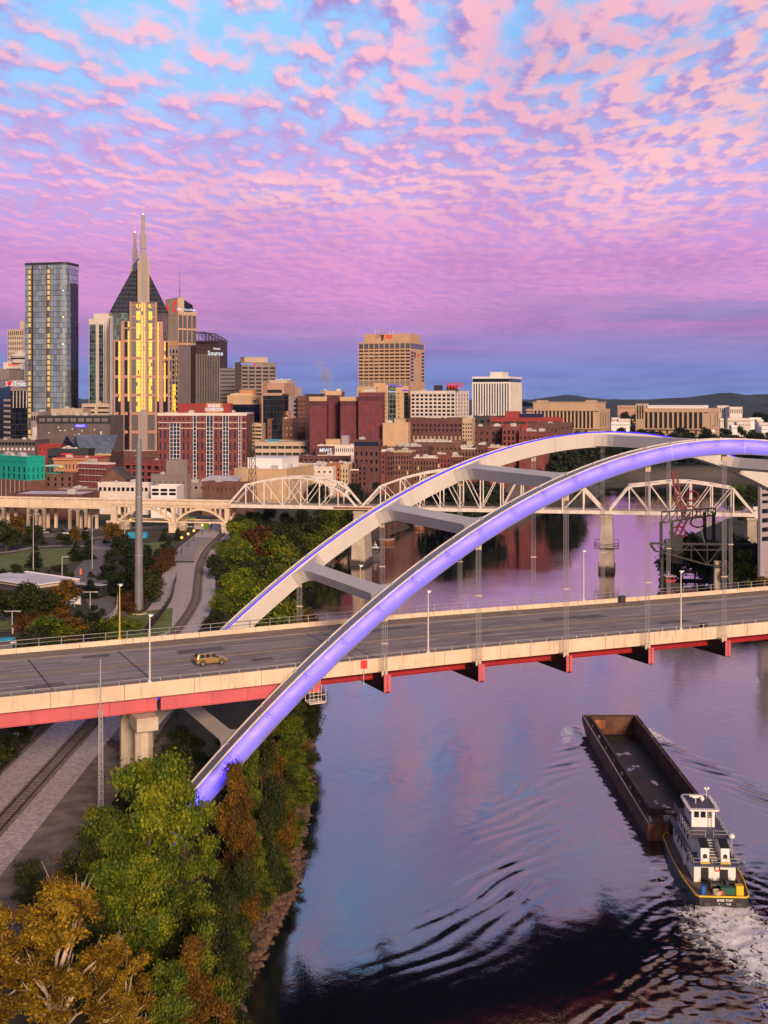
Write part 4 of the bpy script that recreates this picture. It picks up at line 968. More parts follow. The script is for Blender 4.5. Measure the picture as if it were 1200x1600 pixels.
for s, hw in ((s184+.9, 2.6), (s281, 1.6), (sL-.2, 2.0)):
    zb = up_l((A0+UB*s).y)-1.2
    for n in (-5.0, 5.0):
        mb = MB(); slab(mb, s-hw-.3, s+hw+.3, n-1.3, n+1.3, ZD-7.7, ZD-7.0); slab(mb, s-hw, s+hw, n-1.1, n+1.1, zb, ZD-7.7); slab(mb, s-hw*.45, s+hw*.45, n-.7, n+.7, ZD-7.0, ZD-1.4); mb.build('arch_pier', M['cream'], va)

# ------------------------------------------------------------------ old dock gantry, sculpture steel, boats on the right bank
gt = thing('dock_gantry', 'dark steel dock gantry with trussed boom reaching over the right bank', 'gantry', (0, 0, 0))
Dg = 398.0
def G(px, py, dD=0.0): return at(px, py, Dg+dD)
def boom(dD):
    mb = MB(); xs_ = [1015, 1035, 1055, 1080, 1105, 1130, 1155, 1180, 1210, 1250]
    tp = [G(x, 849+(x-1015)*.012, dD) for x in xs_]; bt = [G(x, 849+min(13+max(0, x-1032)*.28, 37)-max(0, x-1120)*.16, dD) for x in xs_]
    bt[0] = G(1024, 861, dD)
    for a, b in zip(tp, tp[1:]): mb.bar(a, b, .5, .7)
    for a, b in zip(bt, bt[1:]): mb.bar(a, b, .4, .5)
    md = [G(x, 859, dD) for x in xs_[1:]]
    for a, b in zip(md, md[1:]): mb.bar(a, b, .35, .4)
    mb.bar(tp[0], bt[0], .8, .8)
    for i in range(1, len(xs_)):
        mb.bar(tp[i], bt[i], .3); 
        if i+1 < len(xs_): mb.bar(tp[i] if i % 2 else bt[i], bt[i+1] if i % 2 else tp[i+1], .28)
    return mb
boom(0).build('boom_truss', M['black'], gt); boom(9).build('boom_truss', M['black'], gt); boom(4.5).build('boom_truss', M['black'], gt)
q = MB()
for x in (1020, 1055, 1105, 1155, 1200): q.bar(G(x, 850, 0), G(x, 850, 9), .4)
q.build('cross_beam', M['dark_steel'], gt)
for px, dD, py_, w__ in ((1033, 20, 815, .9), (1050, 20, 815, .9), (1033, 30, 815, .9), (1050, 30, 815, .9), (1101, 25, 800, 1.0), (1115, 25, 800, 1.0)):
    p = at(px, py_, Dg+dD); q = MB(); q.bar((p.x, p.y, 9), p, w__, w__, up=(0,1,0)); q.build('tower_leg', M['black'], gt)
q = MB()
for dD in (20, 30):
    xs_ = [1034, 1046, 1058, 1070, 1082, 1094, 1106, 1118]
    a_ = [at(x, 800-(x-1034)*.07, Dg+dD) for x in xs_]; b_ = [at(x, 817-(x-1034)*.15, Dg+dD) for x in xs_]
    for L2 in (a_, b_):
        for p, r in zip(L2, L2[1:]): q.bar(p, r, .5)
    for i in range(len(xs_)):
        q.bar(a_[i], b_[i], .35)
        if i+1 < len(xs_): q.bar(b_[i], a_[i+1], .25)
q.build('overhead_truss', M['black'], gt)
for px in (1119, 1122, 1134, 1150, 1172): 
    p = at(px, 876, Dg+3); q = MB(); q.cyl((p.x, p.y, -2), .8, p.z+2, 10); q.build('pile', M['pier'], gt)
q = MB(); p = at(1034, 856, Dg+4); q.bar((p.x, p.y, -2), p, .9); q.build('pile', M['black'], gt)
mat('red_lattice', (.20, .015, .025), .5, var=.15)
sc_ = thing('steel_sculpture', 'tall red lattice steelwork standing in the dark gantry behind the truss bridge', 'sculpture', (0, 0, 0))
def lattice(p, q_, w_, n, m, name, par):
    p, q_ = Vector(p), Vector(q_); d = (q_-p).normalized(); a = d.cross(Vector((0, 1, 0))).normalized()*w_/2; b = Vector((0, w_/2, 0)); mb = MB()
    cs = [a+b, a-b, -a-b, -a+b]
    for c in cs: mb.bar(p+c, q_+c, .25)
    for i in range(n):
        u0, u1 = p.lerp(q_, i/n), p.lerp(q_, (i+1)/n)
        for j in range(4): mb.bar(u0+cs[j], u1+cs[(j+1) % 4], .16)
    return mb.build(name, M[m], par)
lattice(at(1062, 795, Dg+24), at(1053, 735, Dg+24), 1.6, 12, 'red_lattice', 'lattice_boom', sc_)
lattice(at(1057, 838, Dg+24), at(1075, 800, Dg+24), 1.8, 6, 'red_lattice', 'lattice_boom', sc_)
for cx, cy, r_ in ((1077, 800, 2.6), (1090, 815, 2.4), (1059, 832, 2.6), (1082, 775, 2.1)):
    c = at(cx, cy, Dg+24); q = MB(); q.tube([(c.x+r_*math.cos(a), c.y+.8*math.sin(2*a), c.z+r_*.8*math.sin(a)) for a in [2*math.pi*k/18 for k in range(19)]], .3, 6); q.build('ring', M['red_lattice'], sc_)
q = MB(); c = at(1057, 838, Dg+24); q.prism([(c.x-1.8, c.y-1.5), (c.x+1.8, c.y-1.5), (c.x+1.8, c.y+1.5), (c.x-1.8, c.y+1.5)], 8, c.z+.5); q.build('base', M['black'], sc_)
q = MB(); q.tube([at(1094, 822, Dg+22), at(1101, 848, Dg+20)], .16, 6); q.build('cable', M['white'], sc_)
def small_boat(name, label, x, y, L, W, hullm, rz, cab=None):
    o = thing(name, label, 'boat', (x, y, 0), rz)
    b = loft([[(-W*.42, -L/2, -.4), (-W/2, -L/2, 1.5), (W/2, -L/2, 1.5), (W*.42, -L/2, -.4)], [(-W*.45, 0, -.4), (-W/2, 0, 1.3), (W/2, 0, 1.3), (W*.45, 0, -.4)], [(-W*.25, L*.36, -.4), (-W*.36, L*.36, 1.6), (W*.36, L*.36, 1.6), (W*.25, L*.36, -.4)], [(-.05, L/2, -.2), (-.1, L/2+.6, 2), (.1, L/2+.6, 2), (.05, L/2, -.2)]])
    b.build('hull', M[hullm], o)
    q = MB(); q.box(-W*.3, W*.3, -L*.28, L*.18, 1.3, 3.4); c = q.build('cabin', M[cab or ('tow_red' if hullm == 'tow_black' else 'white')], o)
    for sx in (-1, 1): q = MB(); q.box(sx*W*.3-.04, sx*W*.3+.04, -L*.2, L*.1, 2.3, 3.0); q.build('window', M['window'], c)
    q = MB(); q.box(-W*.24, W*.24, -L*.28-.05, -L*.28+.01, 2.3, 3.0); q.build('window', M['window'], c)
    q = MB(); q.box(-W*.36, W*.36, -L*.33, L*.22, 3.4, 3.6); r2 = q.build('roof', M['white'], o)
    q = MB(); q.cyl((0, -L*.05, 3.6), .07, 2.4, 6); q.box(-.7, .7, -L*.05-.1, -L*.05+.1, 4.6, 4.75); q.cyl((.5, L*.05, 3.6), .2, .8, 8); q.build('mast', M['white'], r2)
    return o
p = gnd(1047, 917); small_boat('workboat', 'small red and white workboat moored under the dock gantry', p.x, p.y+4, 11, 5.2, 'tow_black', R(8))
p = gnd(1043, 893); small_boat('workboat', 'small white motorboat moored beyond the red workboat', p.x, p.y+4, 8, 3, 'white', R(10))
# floating debris dock beside the boats
for i, (px, py, L) in enumerate(((1085, 908, 12), (1092, 893, 14), (1078, 922, 10))):
    p = gnd(px, py); o = thing('pontoon', ['weathered low pontoon with a rail nearest the workboat', 'weathered longest pontoon with a rail behind the others', 'weathered shortest pontoon with a rail closest to the road bridge'][i], 'pontoon', (p.x, p.y, 0), R(-8))
    q = MB(); q.box(-L/2, L/2, -1.5, 1.5, -.3, .6); q.build('float', M['rust_dark'], o)
    q = MB()
    for k in range(6): q.bar((-L/2+k*L/5, 1.3, .6), (-L/2+k*L/5, 1.3, 1.7), .12)
    q.bar((-L/2, 1.3, 1.7), (L/2, 1.3, 1.7), .12); q.build('railing', M['dark_steel'], o)
# mooring dolphins and the timber wharf up river
for i, (px, py) in enumerate(((604, 848), (657, 826))):
    p = gnd(px, py); o = thing('mooring_cell', ['round brick-red mooring cell nearest the left stone pier', 'round brick-red mooring cell farther up river from the stone pier'][i], 'mooring cell', (p.x, p.y, 0))
    q = MB(); q.cyl((0, 0, -1), 3.4, 2.4, 20); q.build('drum', M['rust_bright'], o); q = MB(); q.cyl((0, 0, 1.4), 3.6, .4, 20); q.build('cap', M['concrete'], o)
    q = MB(); q.cyl((-.9, 0, 1.8), .4, 5.5, 8); q.cyl((.9, 0.3, 1.8), .4, 5.2, 8); q.bar((-.9, 0, 6), (.9, .3, 6), .4); q.build('post', M['rust'], o)
wf = thing('timber_wharf', 'long low timber wharf along the far left bank behind the trusses', 'wharf', (0, 0, 0))
q = MB(); ws = [gnd(610, 838), gnd(650, 818), gnd(700, 803), gnd(760, 793), gnd(830, 786)]
for a, b in zip(ws, ws[1:]): q.bar(a+Vector((-4, 4, 2.6)), b+Vector((-4, 4, 2.6)), 4, .6)
q.build('planking', M['rust'], wf)
for a, b in zip(ws, ws[1:]):
    for k in range(5): p = a.lerp(b, k/5); q = MB(); q.cyl((p.x-3, p.y+3, -2), .5, 5.8, 7); q.build('pile', M['rust'], wf)
small_boat('workboat', 'dark workboat moored beside the left stone pier', gnd(586, 868).x, gnd(586, 868).y, 9, 4, 'tow_black', R(5), 'dark_steel')
# ------------------------------------------------------------------ buildings
brick('brick_red', (.195, .028, .026)); brick('brick_dark', (.100, .023, .023)); brick('brick_brown', (.150, .056, .038)); brick('brick_orange', (.36, .12, .045)); brick('brick_maroon', (.135, .010, .028), (.115, .009, .026), sx=1.2)
mat('stone', (.50, .38, .27), .85, var=.1, vs=.12, streak=.2); mat('tan', (.52, .36, .22), .85, var=.1, vs=.15, streak=.2); mat('ubs_tan', (.52, .34, .22), .85, var=.07, vs=.12, streak=.12)
mat('pinkish', (.45, .27, .20), .8, var=.1, vs=.1); mat('beige', (.50, .40, .32), .85, var=.1, vs=.12, streak=.2); mat('lilac', (.34, .30, .34), .8, var=.1, vs=.15); mat('warm_grey', (.24, .20, .19), .85, var=.15, vs=.1, streak=.25)
mat('block_grey', (.125, .10, .10), .85, var=.2, vs=.12, streak=.15); mat('bone', (.66, .60, .56), .8, var=.1, vs=.12, streak=.2); mat('teal', (.0, .34, .27), .7, var=.12, vs=.3, streak=.15)
mat('brown_metal', (.06, .035, .03), .5, .3, var=.15); mat('dark_wall', (.028, .028, .036), .6, var=.25); mat('red_wall', (.27, .03, .03), .7, var=.12, vs=.3); mat('red_trim', (.42, .06, .06), .6, var=0)
mat('sienna', (.44, .22, .12), .85, var=.12, vs=.2); mat('limestone', (.50, .36, .245), .85, var=.08, vs=.1, streak=.2); mat('navy', (.012, .022, .07), .15, .2, var=.15, spec=.9)
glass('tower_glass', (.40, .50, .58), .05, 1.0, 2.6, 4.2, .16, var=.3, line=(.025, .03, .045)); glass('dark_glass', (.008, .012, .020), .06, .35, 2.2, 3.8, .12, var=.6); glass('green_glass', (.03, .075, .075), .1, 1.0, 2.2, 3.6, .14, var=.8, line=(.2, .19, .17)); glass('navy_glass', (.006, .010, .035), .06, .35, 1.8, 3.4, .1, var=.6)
glass('teal_glass', (.06, .11, .13), .08, .6, 1.9, 4.4, .13, var=.7, line=(.02, .025, .03)); glass('plum_glass', (.07, .04, .07), .08, .5, 1.9, 4.4, .13, var=.6, line=(.02, .02, .03))
glass('gold_glass', (.30, .17, .03), .1, 1.0, 1.2, 3.0, .12, var=.3, line=(.16, .08, .02), lit=.93, litc=(1, .55, .05), lits=1.25)  # panes emit gold in place of the sunrise mirrored in them
glass('amber_strip', (.2, .12, .03), .1, 1.0, 6, 4.2, .5, var=.3, line=(.03, .02, .02), lit=.9, litc=(1, .55, .08), lits=.8)
glass('atrium_glass', (.13, .17, .26), .12, 1.0, 1.7, 2.3, .10, var=.25, line=(.06, .07, .10)); glass('grey_bands', (.05, .05, .055), .3, .6, 30, 3.4, 1.0, var=.1, line=(.16, .15, .15))
PANE = {}
def pane_mesh(w_, h_, pm):
    k = (round(w_, 2), round(h_, 2), pm)
    if k not in PANE:
        mb = MB(); mb.quad((-w_/2, 0, -h_/2), (w_/2, 0, -h_/2), (w_/2, 0, h_/2), (-w_/2, 0, h_/2)); PANE[k] = mb.mesh('window', M[pm])
    return PANE[k]
def facade(mb, o, ax, nin, W, za, zb, cols, rows, fw, fh, rec, pm, out, mi=0, lit=0.0):
    def P(u, z, r=0.0): return (o[0]+ax[0]*u+nin[0]*r, o[1]+ax[1]*u+nin[1]*r, z)
    cw, ch = W/cols, (zb-za)/rows; ww, hh = cw*fw, ch*fh; mx, mz = (cw-ww)/2, (ch-hh)/2
    rz = math.atan2(ax[1], ax[0])
    for r in range(rows):
        z0 = za+r*ch; a, b = z0+mz, z0+ch-mz
        if mz > 1e-4: mb.quad(P(0, z0), P(W, z0), P(W, a), P(0, a), mi); mb.quad(P(0, b), P(W, b), P(W, z0+ch), P(0, z0+ch), mi)
        for c in range(cols+1):
            u0 = 0 if c == 0 else c*cw-mx; u1 = W if c == cols else c*cw+mx
            mb.quad(P(u0, a), P(u1, a), P(u1, b), P(u0, b), mi)
        for c in range(cols):
            u0, u1 = c*cw+mx, (c+1)*cw-mx
            mb.quad(P(u0, a), P(u1, a), P(u1, a, rec), P(u0, a, rec), mi); mb.quad(P(u0, b, rec), P(u1, b, rec), P(u1, b), P(u0, b), mi)
            mb.quad(P(u0, a), P(u0, a, rec), P(u0, b, rec), P(u0, b), mi); mb.quad(P(u1, a, rec), P(u1, a), P(u1, b), P(u1, b, rec), mi)
            out.append((P((u0+u1)/2, (a+b)/2, rec), rz, ww, hh, pm if rnd.random() >= lit else 'lit_warm'))
def place_windows(root, out, D, limit=100):
    if D > 1500: limit = 40
    out.sort(key=lambda q: -q[2]*q[3])
    for p, rz, w_, h_, pm in out[:limit]: put('window', pane_mesh(w_, h_, pm), root, p, rz)
    rest = out[limit:]
    if rest:
        ms = sorted({q[4] for q in rest}); mb = MB()
        for p, rz, w_, h_, pm in rest:
            c, s_ = math.cos(rz)*w_/2, math.sin(rz)*w_/2
            mb.quad((p[0]-c, p[1]-s_, p[2]-h_/2), (p[0]+c, p[1]+s_, p[2]-h_/2), (p[0]+c, p[1]+s_, p[2]+h_/2), (p[0]-c, p[1]-s_, p[2]+h_/2), ms.index(pm))
        tag(mb.build('windows', [M[m_] for m_ in ms], root), kind='stuff')
def solve(x0, xc, x1, D, phi, depth=None, left=False):
    a = R(phi); Cx, Cy = (xc-600)*D/F, D; t0, t1 = (x0-600)/F, (x1-600)/F; c, s = math.cos(a), math.sin(a)
    if not left:
        w_ = (Cx-t0*Cy)/(c+t0*s); d_ = depth or (t1*Cy-Cx)/(s-t1*c); org = (Cx-w_*c, Cy+w_*s)
    else:
        w_ = (t1*Cy-Cx)/(c+t1*s); d_ = depth or (t0*Cy-Cx)/(s-t0*c); org = (Cx, Cy)
    return org, w_, d_, a
def B(name, label, x0, xc, x1, ytop, D, phi, wall, roof='roof_grey', front=(), side=(), depth=None, left=False, cap=None, units=2, zb=None, cat='building', par=.7, group=None, pents=(), lit=0.0):
    org, w_, d_, a = solve(x0, xc, x1, D, phi, depth, left)
    d_ = min(max(d_, 4), 90)
    z0 = (min(hz_(org[0], org[1]), hz_(org[0]+w_, org[1]))-1.5) if zb is None else zb
    rt = thing(name, label, cat, (org[0], org[1], z0), -a, group)
    h_ = zat(ytop, D)-z0; zz = lambda y: zat(y, D)-z0
    mb = MB(); out = []
    faces = [((0, 0), (1, 0), (0, 1), w_, front), ((w_, 0), (0, 1), (-1, 0), d_, () if left else side), ((w_, d_), (-1, 0), (0, -1), w_, ()), ((0, d_), (0, -1), (1, 0), d_, side if left else ())]
    for o, ax, nin, L, bands in faces:
        cuts = 0.0; bs = sorted(bands, key=lambda b: -b[5])
        def plain(a_, b_):
            if b_-a_ > .01: mb.quad((o[0], o[1], a_), (o[0]+ax[0]*L, o[1]+ax[1]*L, a_), (o[0]+ax[0]*L, o[1]+ax[1]*L, b_), (o[0], o[1], b_))
        for b in bs:
            za_, zb_ = max(cuts, zz(b[5])), min(h_, zz(b[4]))
            if zb_-za_ < .3: continue
            plain(cuts, za_)
            facade(mb, o, ax, nin, L, za_, zb_, b[0], b[1], b[2], b[3], b[7] if len(b) > 7 else .35, b[6], out, 0, lit)
            cuts = zb_
        plain(cuts, h_)
    mb.build('wall', M[wall], rt)
    p = MB(); e = .12; t_ = .35
    for (xa, xb, ya, yb) in ((-e, w_+e, -e, t_), (-e, w_+e, d_-t_, d_+e), (-e, t_, t_, d_-t_), (w_-t_, w_+e, t_, d_-t_)): p.box(xa, xb, ya, yb, h_-.02, h_+par)
    pp = p.build('parapet', M[cap or wall], rt)
    r = MB(); r.quad((0, 0, h_), (w_, 0, h_), (w_, d_, h_), (0, d_, h_)); rf = r.build('roof', M[roof], rt)
    for k in range(units):
        ux, uy = w_*rnd.uniform(.12, .82), d_*rnd.uniform(.15, .75); s_ = rnd.uniform(.8, 1.8); q = MB()
        q.box(ux-s_, ux+s_, uy-s_*.7, uy+s_*.7, h_+.2, h_+.2+s_*1.1); q.box(ux-s_*.9, ux+s_*.9, uy-s_*.6, uy+s_*.6, h_, h_+.2); q.cyl((ux, uy, h_+.2+s_*1.1), s_*.45, .25, 8)
        q.build('roof_unit', M['unit'], rt)
    for (xa, xb, ya, yb, ht, m_) in pents:
        q = MB(); q.box(w_*xa, w_*xb, d_*ya, d_*yb, h_, h_+ht); pw = q.build('penthouse', M[m_], rt); q = MB(); q.box(w_*xa-.15, w_*xb+.15, d_*ya-.15, d_*yb+.15, h_+ht, h_+ht+.3); q.build('coping', M[cap or m_], pw)
    place_windows(rt, out, D)
    rt['w_'] = w_; 
    return rt, w_, d_, h_, z0
def done(rt): del rt['w_']
# --- towers, left to right
b1, w_, d_, h_, z0 = B('office_tower', 'slim beige office tower half hidden behind the glass high-rise', 12, 36, 44, 515, 1300, 15, 'beige', front=((7, 14, .6, .5, 524, 640, 'window_grey'), (8, 1, .5, .9, 517, 524, 'window')), pents=((.72, 1, .2, .8, 9, 'beige'),), units=1)
b2, w_, d_, h_, z0 = B('hotel', 'white hotel block with round rooftop and red sign lettering', 5, 36, 46, 567, 1150, 18, 'bone', 'roof_white', front=((1, 11, .74, .45, 574, 645, 'window'),), units=0)
q = MB(); q.cyl((w_*.72, d_*.45, h_), 8.2, 6, 24); dr = q.build('rooftop_drum', M['bone'], b2); q = MB(); q.cyl((w_*.72, d_*.45, h_+6), 9.3, 2.2, 24); q.cyl((w_*.72, d_*.45, h_+8.2), 6, 3.5, 20, r2=2.5); q.build('drum_roof', M['bone'], dr); q = MB(); q.cyl((w_*.72, d_*.45, h_+3.4), 8.35, 1.5, 24); q.build('drum_window', M['window'], dr)
lettering('Sheraton', 3.1, M['sign_red'], b2, (w_*.52, -.3, h_-1.6))
# big glass high-rise with rounded ends
D = 960.0; org, w_, d_, a = solve(37, 105, 121, D, 14, 22)
zb_ = 18.0; gt_ = thing('glass_tower', 'tall glass skyscraper with rounded ends and two golden vertical strips', 'skyscraper', (org[0], org[1], zb_), -a)
h_ = zat(413, D)-zb_
pl = [(0, 2.0), (1.2, .3)]
for k in range(9): t2 = R(-90+70*k/8); pl.append((w_-6+6*math.cos(t2), 6+6*math.sin(t2)-.2))
for k in range(5): t2 = R(20+70*k/4); pl.append((w_-4+3.6*math.cos(t2), d_-4+4*math.sin(t2)))
for k in range(5): t2 = R(90+90*k/4); pl.append((4+4*math.cos(t2), d_-4+4*math.sin(t2)))
q = MB(); q.prism(pl, 0, h_); q.build('curtain_wall', M['tower_glass'], gt_)
q = MB(); q.prism([(x*1.0+(x-w_/2)*.012, y+(y-d_/2)*.02) for x, y in pl], h_, h_+2.0); q.build('crown', M['dark_wall'], gt_)
for xf in (.115, .55): q = MB(); q.box(w_*xf, w_*xf+1.9, -.25, -.02, 8, h_-2); q.build('stair_glazing', M['amber_strip'], gt_)
q = MB(); q.box(w_*.115+2.6, w_*.115+4.0, -.18, -.02, 8, h_); q.box(w_*.55-.8, w_*.55-.1, -.22, -.02, 8, h_); q.build('dark_fin', M['dark_wall'], gt_)
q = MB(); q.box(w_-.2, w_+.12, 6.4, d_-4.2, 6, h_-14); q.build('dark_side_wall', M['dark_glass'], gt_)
q = MB(); q.box(-6, w_+8, -8, d_+4, 0, 9); q.build('podium', M['block_grey'], gt_)
# bank block at the left edge
b3, w_, d_, h_, z0 = B('bank_building', 'dark glass bank block with pale horizontal spandrels and a rooftop sign at the left edge', -30, 16, 43, 606, 830, 52, 'dark_glass', 'roof_grey', units=0, par=.2)
for i in range(12):
    z = 6+i*3.65
    q = MB(); q.box(w_*.80, w_+.2, -.35, -.02, z, z+1.5); q.build('spandrel', M['beige'], b3)
for i in range(5):
    y = d_*(.15+.19*i); q = MB(); q.box(w_+.02, w_+.7, y, y+.35, h_-13.5, h_-2.2); q.build('fin', M['bone'], b3)
q = MB(); q.box(w_+.02, w_+.75, 0, d_, h_-2.0, h_-.3); q.build('frame_band', M['warm_grey'], b3)
q = MB(); q.box(w_*.45, w_-.5, 1, 10, h_+.1, h_+5.2); q.build('penthouse', M['lilac'], b3)
la = lettering('SunTrust', 4.2, M['sign_white'], b3, (w_*.86, -.4, h_+3.3)); la.location = (w_+.4, d_*.30, h_+2.6); la.rotation_euler = (R(90), 0, R(70)); la.scale = (.85, 1, 1)
q = MB(); q.sphere((w_-1.2, -.2, h_+3.0), 1.6, 10, 6, 1); q.build('emblem', M['sign_red'], b3)
B('office_block', 'dark block with a darker plant room behind the bank block', -20, 14, 14, 578, 1000, 20, 'warm_grey', front=((6, 4, .6, .5, 590, 640, 'window'),), depth=20)
B('podium_block', 'low dark podium with a row of pale parking openings below the bank block', -30, 55, 56, 689, 800, 6, 'block_grey', 'roof_grey', front=((13, 1, .6, .45, 697, 706, 'roof_white'), (16, 1, .8, .7, 690, 697, 'window')), depth=25, units=3)
# condominium
b4, w_, d_, h_, z0 = B('apartment_tower', 'cream apartment tower with green glazed bays beside the spired skyscraper', 139, 175, 176, 499, 1000, 12, 'bone', 'roof_grey', depth=24, units=0, pents=((.1, .9, .2, .8, 5, 'bone'),), front=((1, 1, .02, .02, 500, 501, 'window'),))
for xa, xb in ((.03, .30), (.44, .62)): q = MB(); q.box(w_*xa, w_*xb, -.5, -.02, 4, h_-4); q.build('glazed_bay', M['green_glass'], b4)
for xa in (.35, .68, .80):
    q = MB(); q.box(w_*xa, w_*xa+.25, -.3, -.02, 4, h_-2); q.build('joint', M['warm_grey'], b4)
B('parking_podium', 'pale open-decked podium under the cream apartment tower', 128, 172, 173, 632, 940, 8, 'beige', 'roof_grey', front=((2, 2, .8, .4, 634, 648, 'black', 1.0),), depth=20, units=1)
B('plant_block', 'low pale concrete block in front of the glass skyscraper', 80, 129, 130, 640, 905, 8, 'beige', 'roof_grey', front=((5, 1, .3, .5, 642, 648, 'lilac'),), depth=16, units=4)
B('low_block', 'narrow grey block left of the dark arena box', 48, 60, 66, 645, 900, 8, 'lilac', 'roof_grey', front=((3, 1, .7, .6, 648, 660, 'window'),), depth=30)
# arena-like dark box
b5, w_, d_, h_, z0 = B('exhibition_hall', 'large windowless grey-brown hall with dark clerestory band and lit sign', 58, 172, 174, 650, 860, 6, 'block_grey', 'roof_grey', depth=30, units=3, par=.3)
q = MB(); q.box(-.3, w_+.3, -.4, 0, h_-5.4, h_+.2); cb_ = q.build('clerestory', M['dark_wall'], b5)
for g_ in range(9):
    for k in range(6):
        x = w_*(.035+.107*g_)+k*.72; q = MB(); q.box(x, x+.32, -.52, -.42, h_-3.9, h_-1.6); q.build('louvre', M['lilac'], cb_)
q = MB(); q.box(w_*.52, w_*.675, -.45, -.05, h_-8.2, h_-5.8); sg_ = q.build('sign_box', M['led_blue'], b5); lettering('SPRINT', 2.0, M['sign_white'], sg_, (w_*.598, -.6, h_-7.0), 0, 1.0)
for i in range(13):
    q = MB(); q.sphere((w_*rnd.uniform(.15, .95), -.25, h_-rnd.uniform(8, 17)), .34, 6, 4); q.build('spot_light', M['lamp_white'], b5)
q = MB(); q.box(-4.2, -.05, 2, 12, -3, h_-8); q.build('stair_tower', M['roof_white'], b5)

# --- the twin-spired tower
D = 942.0; zb_ = 19.0; cxp = 217.5
tb = thing('skyscraper', 'tall stone tower with steep dark glass roof and two spires lit gold', 'skyscraper', at(cxp, 620, D)*1.0, R(14)); tb.location.z = zb_
K = D/F                                     # metres per photo pixel here
def Z(y): return zat(y, D)-zb_
def Xp(px): return (px-cxp)*K
mat('tower_stone', (.40, .225, .185), .8, var=.08, vs=.1); mat('tower_grey', (.30, .28, .30), .7, var=.08, vs=.1); mat('spire_stone', (.46, .34, .25), .7, var=.06, vs=.2); mat('spire_grey', (.27, .25, .27), .6, var=.1)
out = []
def shaft(x0, x1, ytop, yf, cols, zf=0.0, name='bay', depth_=10.0, pm='window', fw=.62, rows=None):
    """a stepped stone bay standing proud of the glass body; yf = how far in front of the body"""
    mb = MB(); xa, xb = Xp(x0), Xp(x1); za, zt = Z(705), Z(ytop)
    edges = [705, 674.5, 646, 617.5, 589, 560.5, 533, 513, 496, 478]
    ys = [e for e in edges if e > ytop+3]+[ytop]
    mb.quad((xa, -yf, -4), (xb, -yf, -4), (xb, -yf, za), (xa, -yf, za))
    for e0, e1 in zip(ys, ys[1:]):
        facade(mb, (xa, -yf), (1, 0), (0, 1), xb-xa, Z(e0), Z(e1), cols, 1, fw, .84, .7, pm, out)
    for x, s_ in ((xa, 1), (xb, -1)): mb.quad((x, -yf, -4), (x, -yf+depth_, -4), (x, -yf+depth_, zt), (x, -yf, zt))
    mb.quad((xa, -yf, zt), (xb, -yf, zt), (xb, -yf+depth_, zt), (xa, -yf+depth_, zt)); return mb.build(name, M['tower_stone'], tb)
bw0, bw1 = Xp(177), Xp(262)
q = MB(); q.box(bw0, 0, 0, 38, -4, Z(489)); q.build('curtain_wall', M['teal_glass'], tb); q = MB(); q.box(0, bw1, 0, 38, -4, Z(489)); q.build('curtain_wall', M['plum_glass'], tb)
q = MB(); q.box(Xp(172.5), bw0-.02, -2, 30, -4, Z(496)); q.build('side_pier', M['tower_grey'], tb); q = MB(); q.box(bw1+.02, Xp(265), 2, 30, -4, Z(545)); q.build('side_pier', M['tower_grey'], tb)
def gable(y0, y1, mname):
    q = MB(); xa, xb = Xp(172), Xp(263); zt, ze, zm = Z(424), Z(489), Z(473)
    pts = [(xa, ze), (Xp(180), zm), (Xp(206), zt), (Xp(231), zt), (Xp(254), Z(470)), (xb, ze)]
    vs = [(x, y0, z) for x, z in pts]+[(x, y1, z) for x, z in pts]; n = len(pts)
    q.add(vs, [tuple(range(n)), tuple(range(n, 2*n))[::-1]]+[(i, i+n, (i+1) % n+n, (i+1) % n) for i in range(n)]); return q.build('steep_roof', M[mname], tb)
gable(-.4, 38.4, 'navy_glass')
shaft(178, 206, 532, 2.6, 2); shaft(236, 264, 532, 2.6, 2)
shaft(189, 211, 502.5, 5.2, 1, fw=.5); shaft(231, 253.5, 502.5, 5.2, 1, fw=.5)
shaft(202, 218, 473, 7.8, 1, fw=.62, pm='window_grey'); shaft(226, 244, 473, 7.8, 1, fw=.62, pm='window_grey')
for xa, xb, yt in ((185.5, 188.6, 534), (199.5, 202.0, 503.5), (244.8, 247.2, 503.5), (255, 257.6, 534)):
    q = MB(); yf = 2.75 if yt > 520 else 5.35; q.box(Xp(xa), Xp(xb), -yf-.2, -yf-.02, Z(627), Z(yt)); q.build('gold_slot', M['gold_glass'], tb)
    q = MB(); q.box(Xp(xa), Xp(xb), -yf-.2, -yf-.02, Z(703), Z(627.1)); q.build('dim_slot', M['dark_glass'], tb)
for xa, xb in ((212.3, 218.6), (231, 236.6)):
    for ya, yb in ((476.5, 482), (487, 501), (505.5, 530), (533, 558), (562.5, 587), (590.5, 615), (619.5, 643)):
        q = MB(); q.box(Xp(xa), Xp(xb), -8.05, -7.82, Z(yb), Z(ya)); q.build('gold_window', M['gold_glass'], tb)
q = MB(); q.box(Xp(218), Xp(226), -6.8, 0, -4, Z(473)); q.build('central_recess', M['tower_grey'], tb)
for xa in (220.3, 224.0): q = MB(); q.box(Xp(xa), Xp(xa+2.2), -7.2, -6.82, Z(640), Z(473.5)); q.build('gold_strip', M['gold_glass'], tb)
for xa in (219.6, 223.2, 226.8): q = MB(); q.box(Xp(xa)-.25, Xp(xa)+.25, -7.9, -6.85, -4, Z(474)); q.build('mullion_pier', M['tower_grey'], tb)
place_windows(tb, out, D)
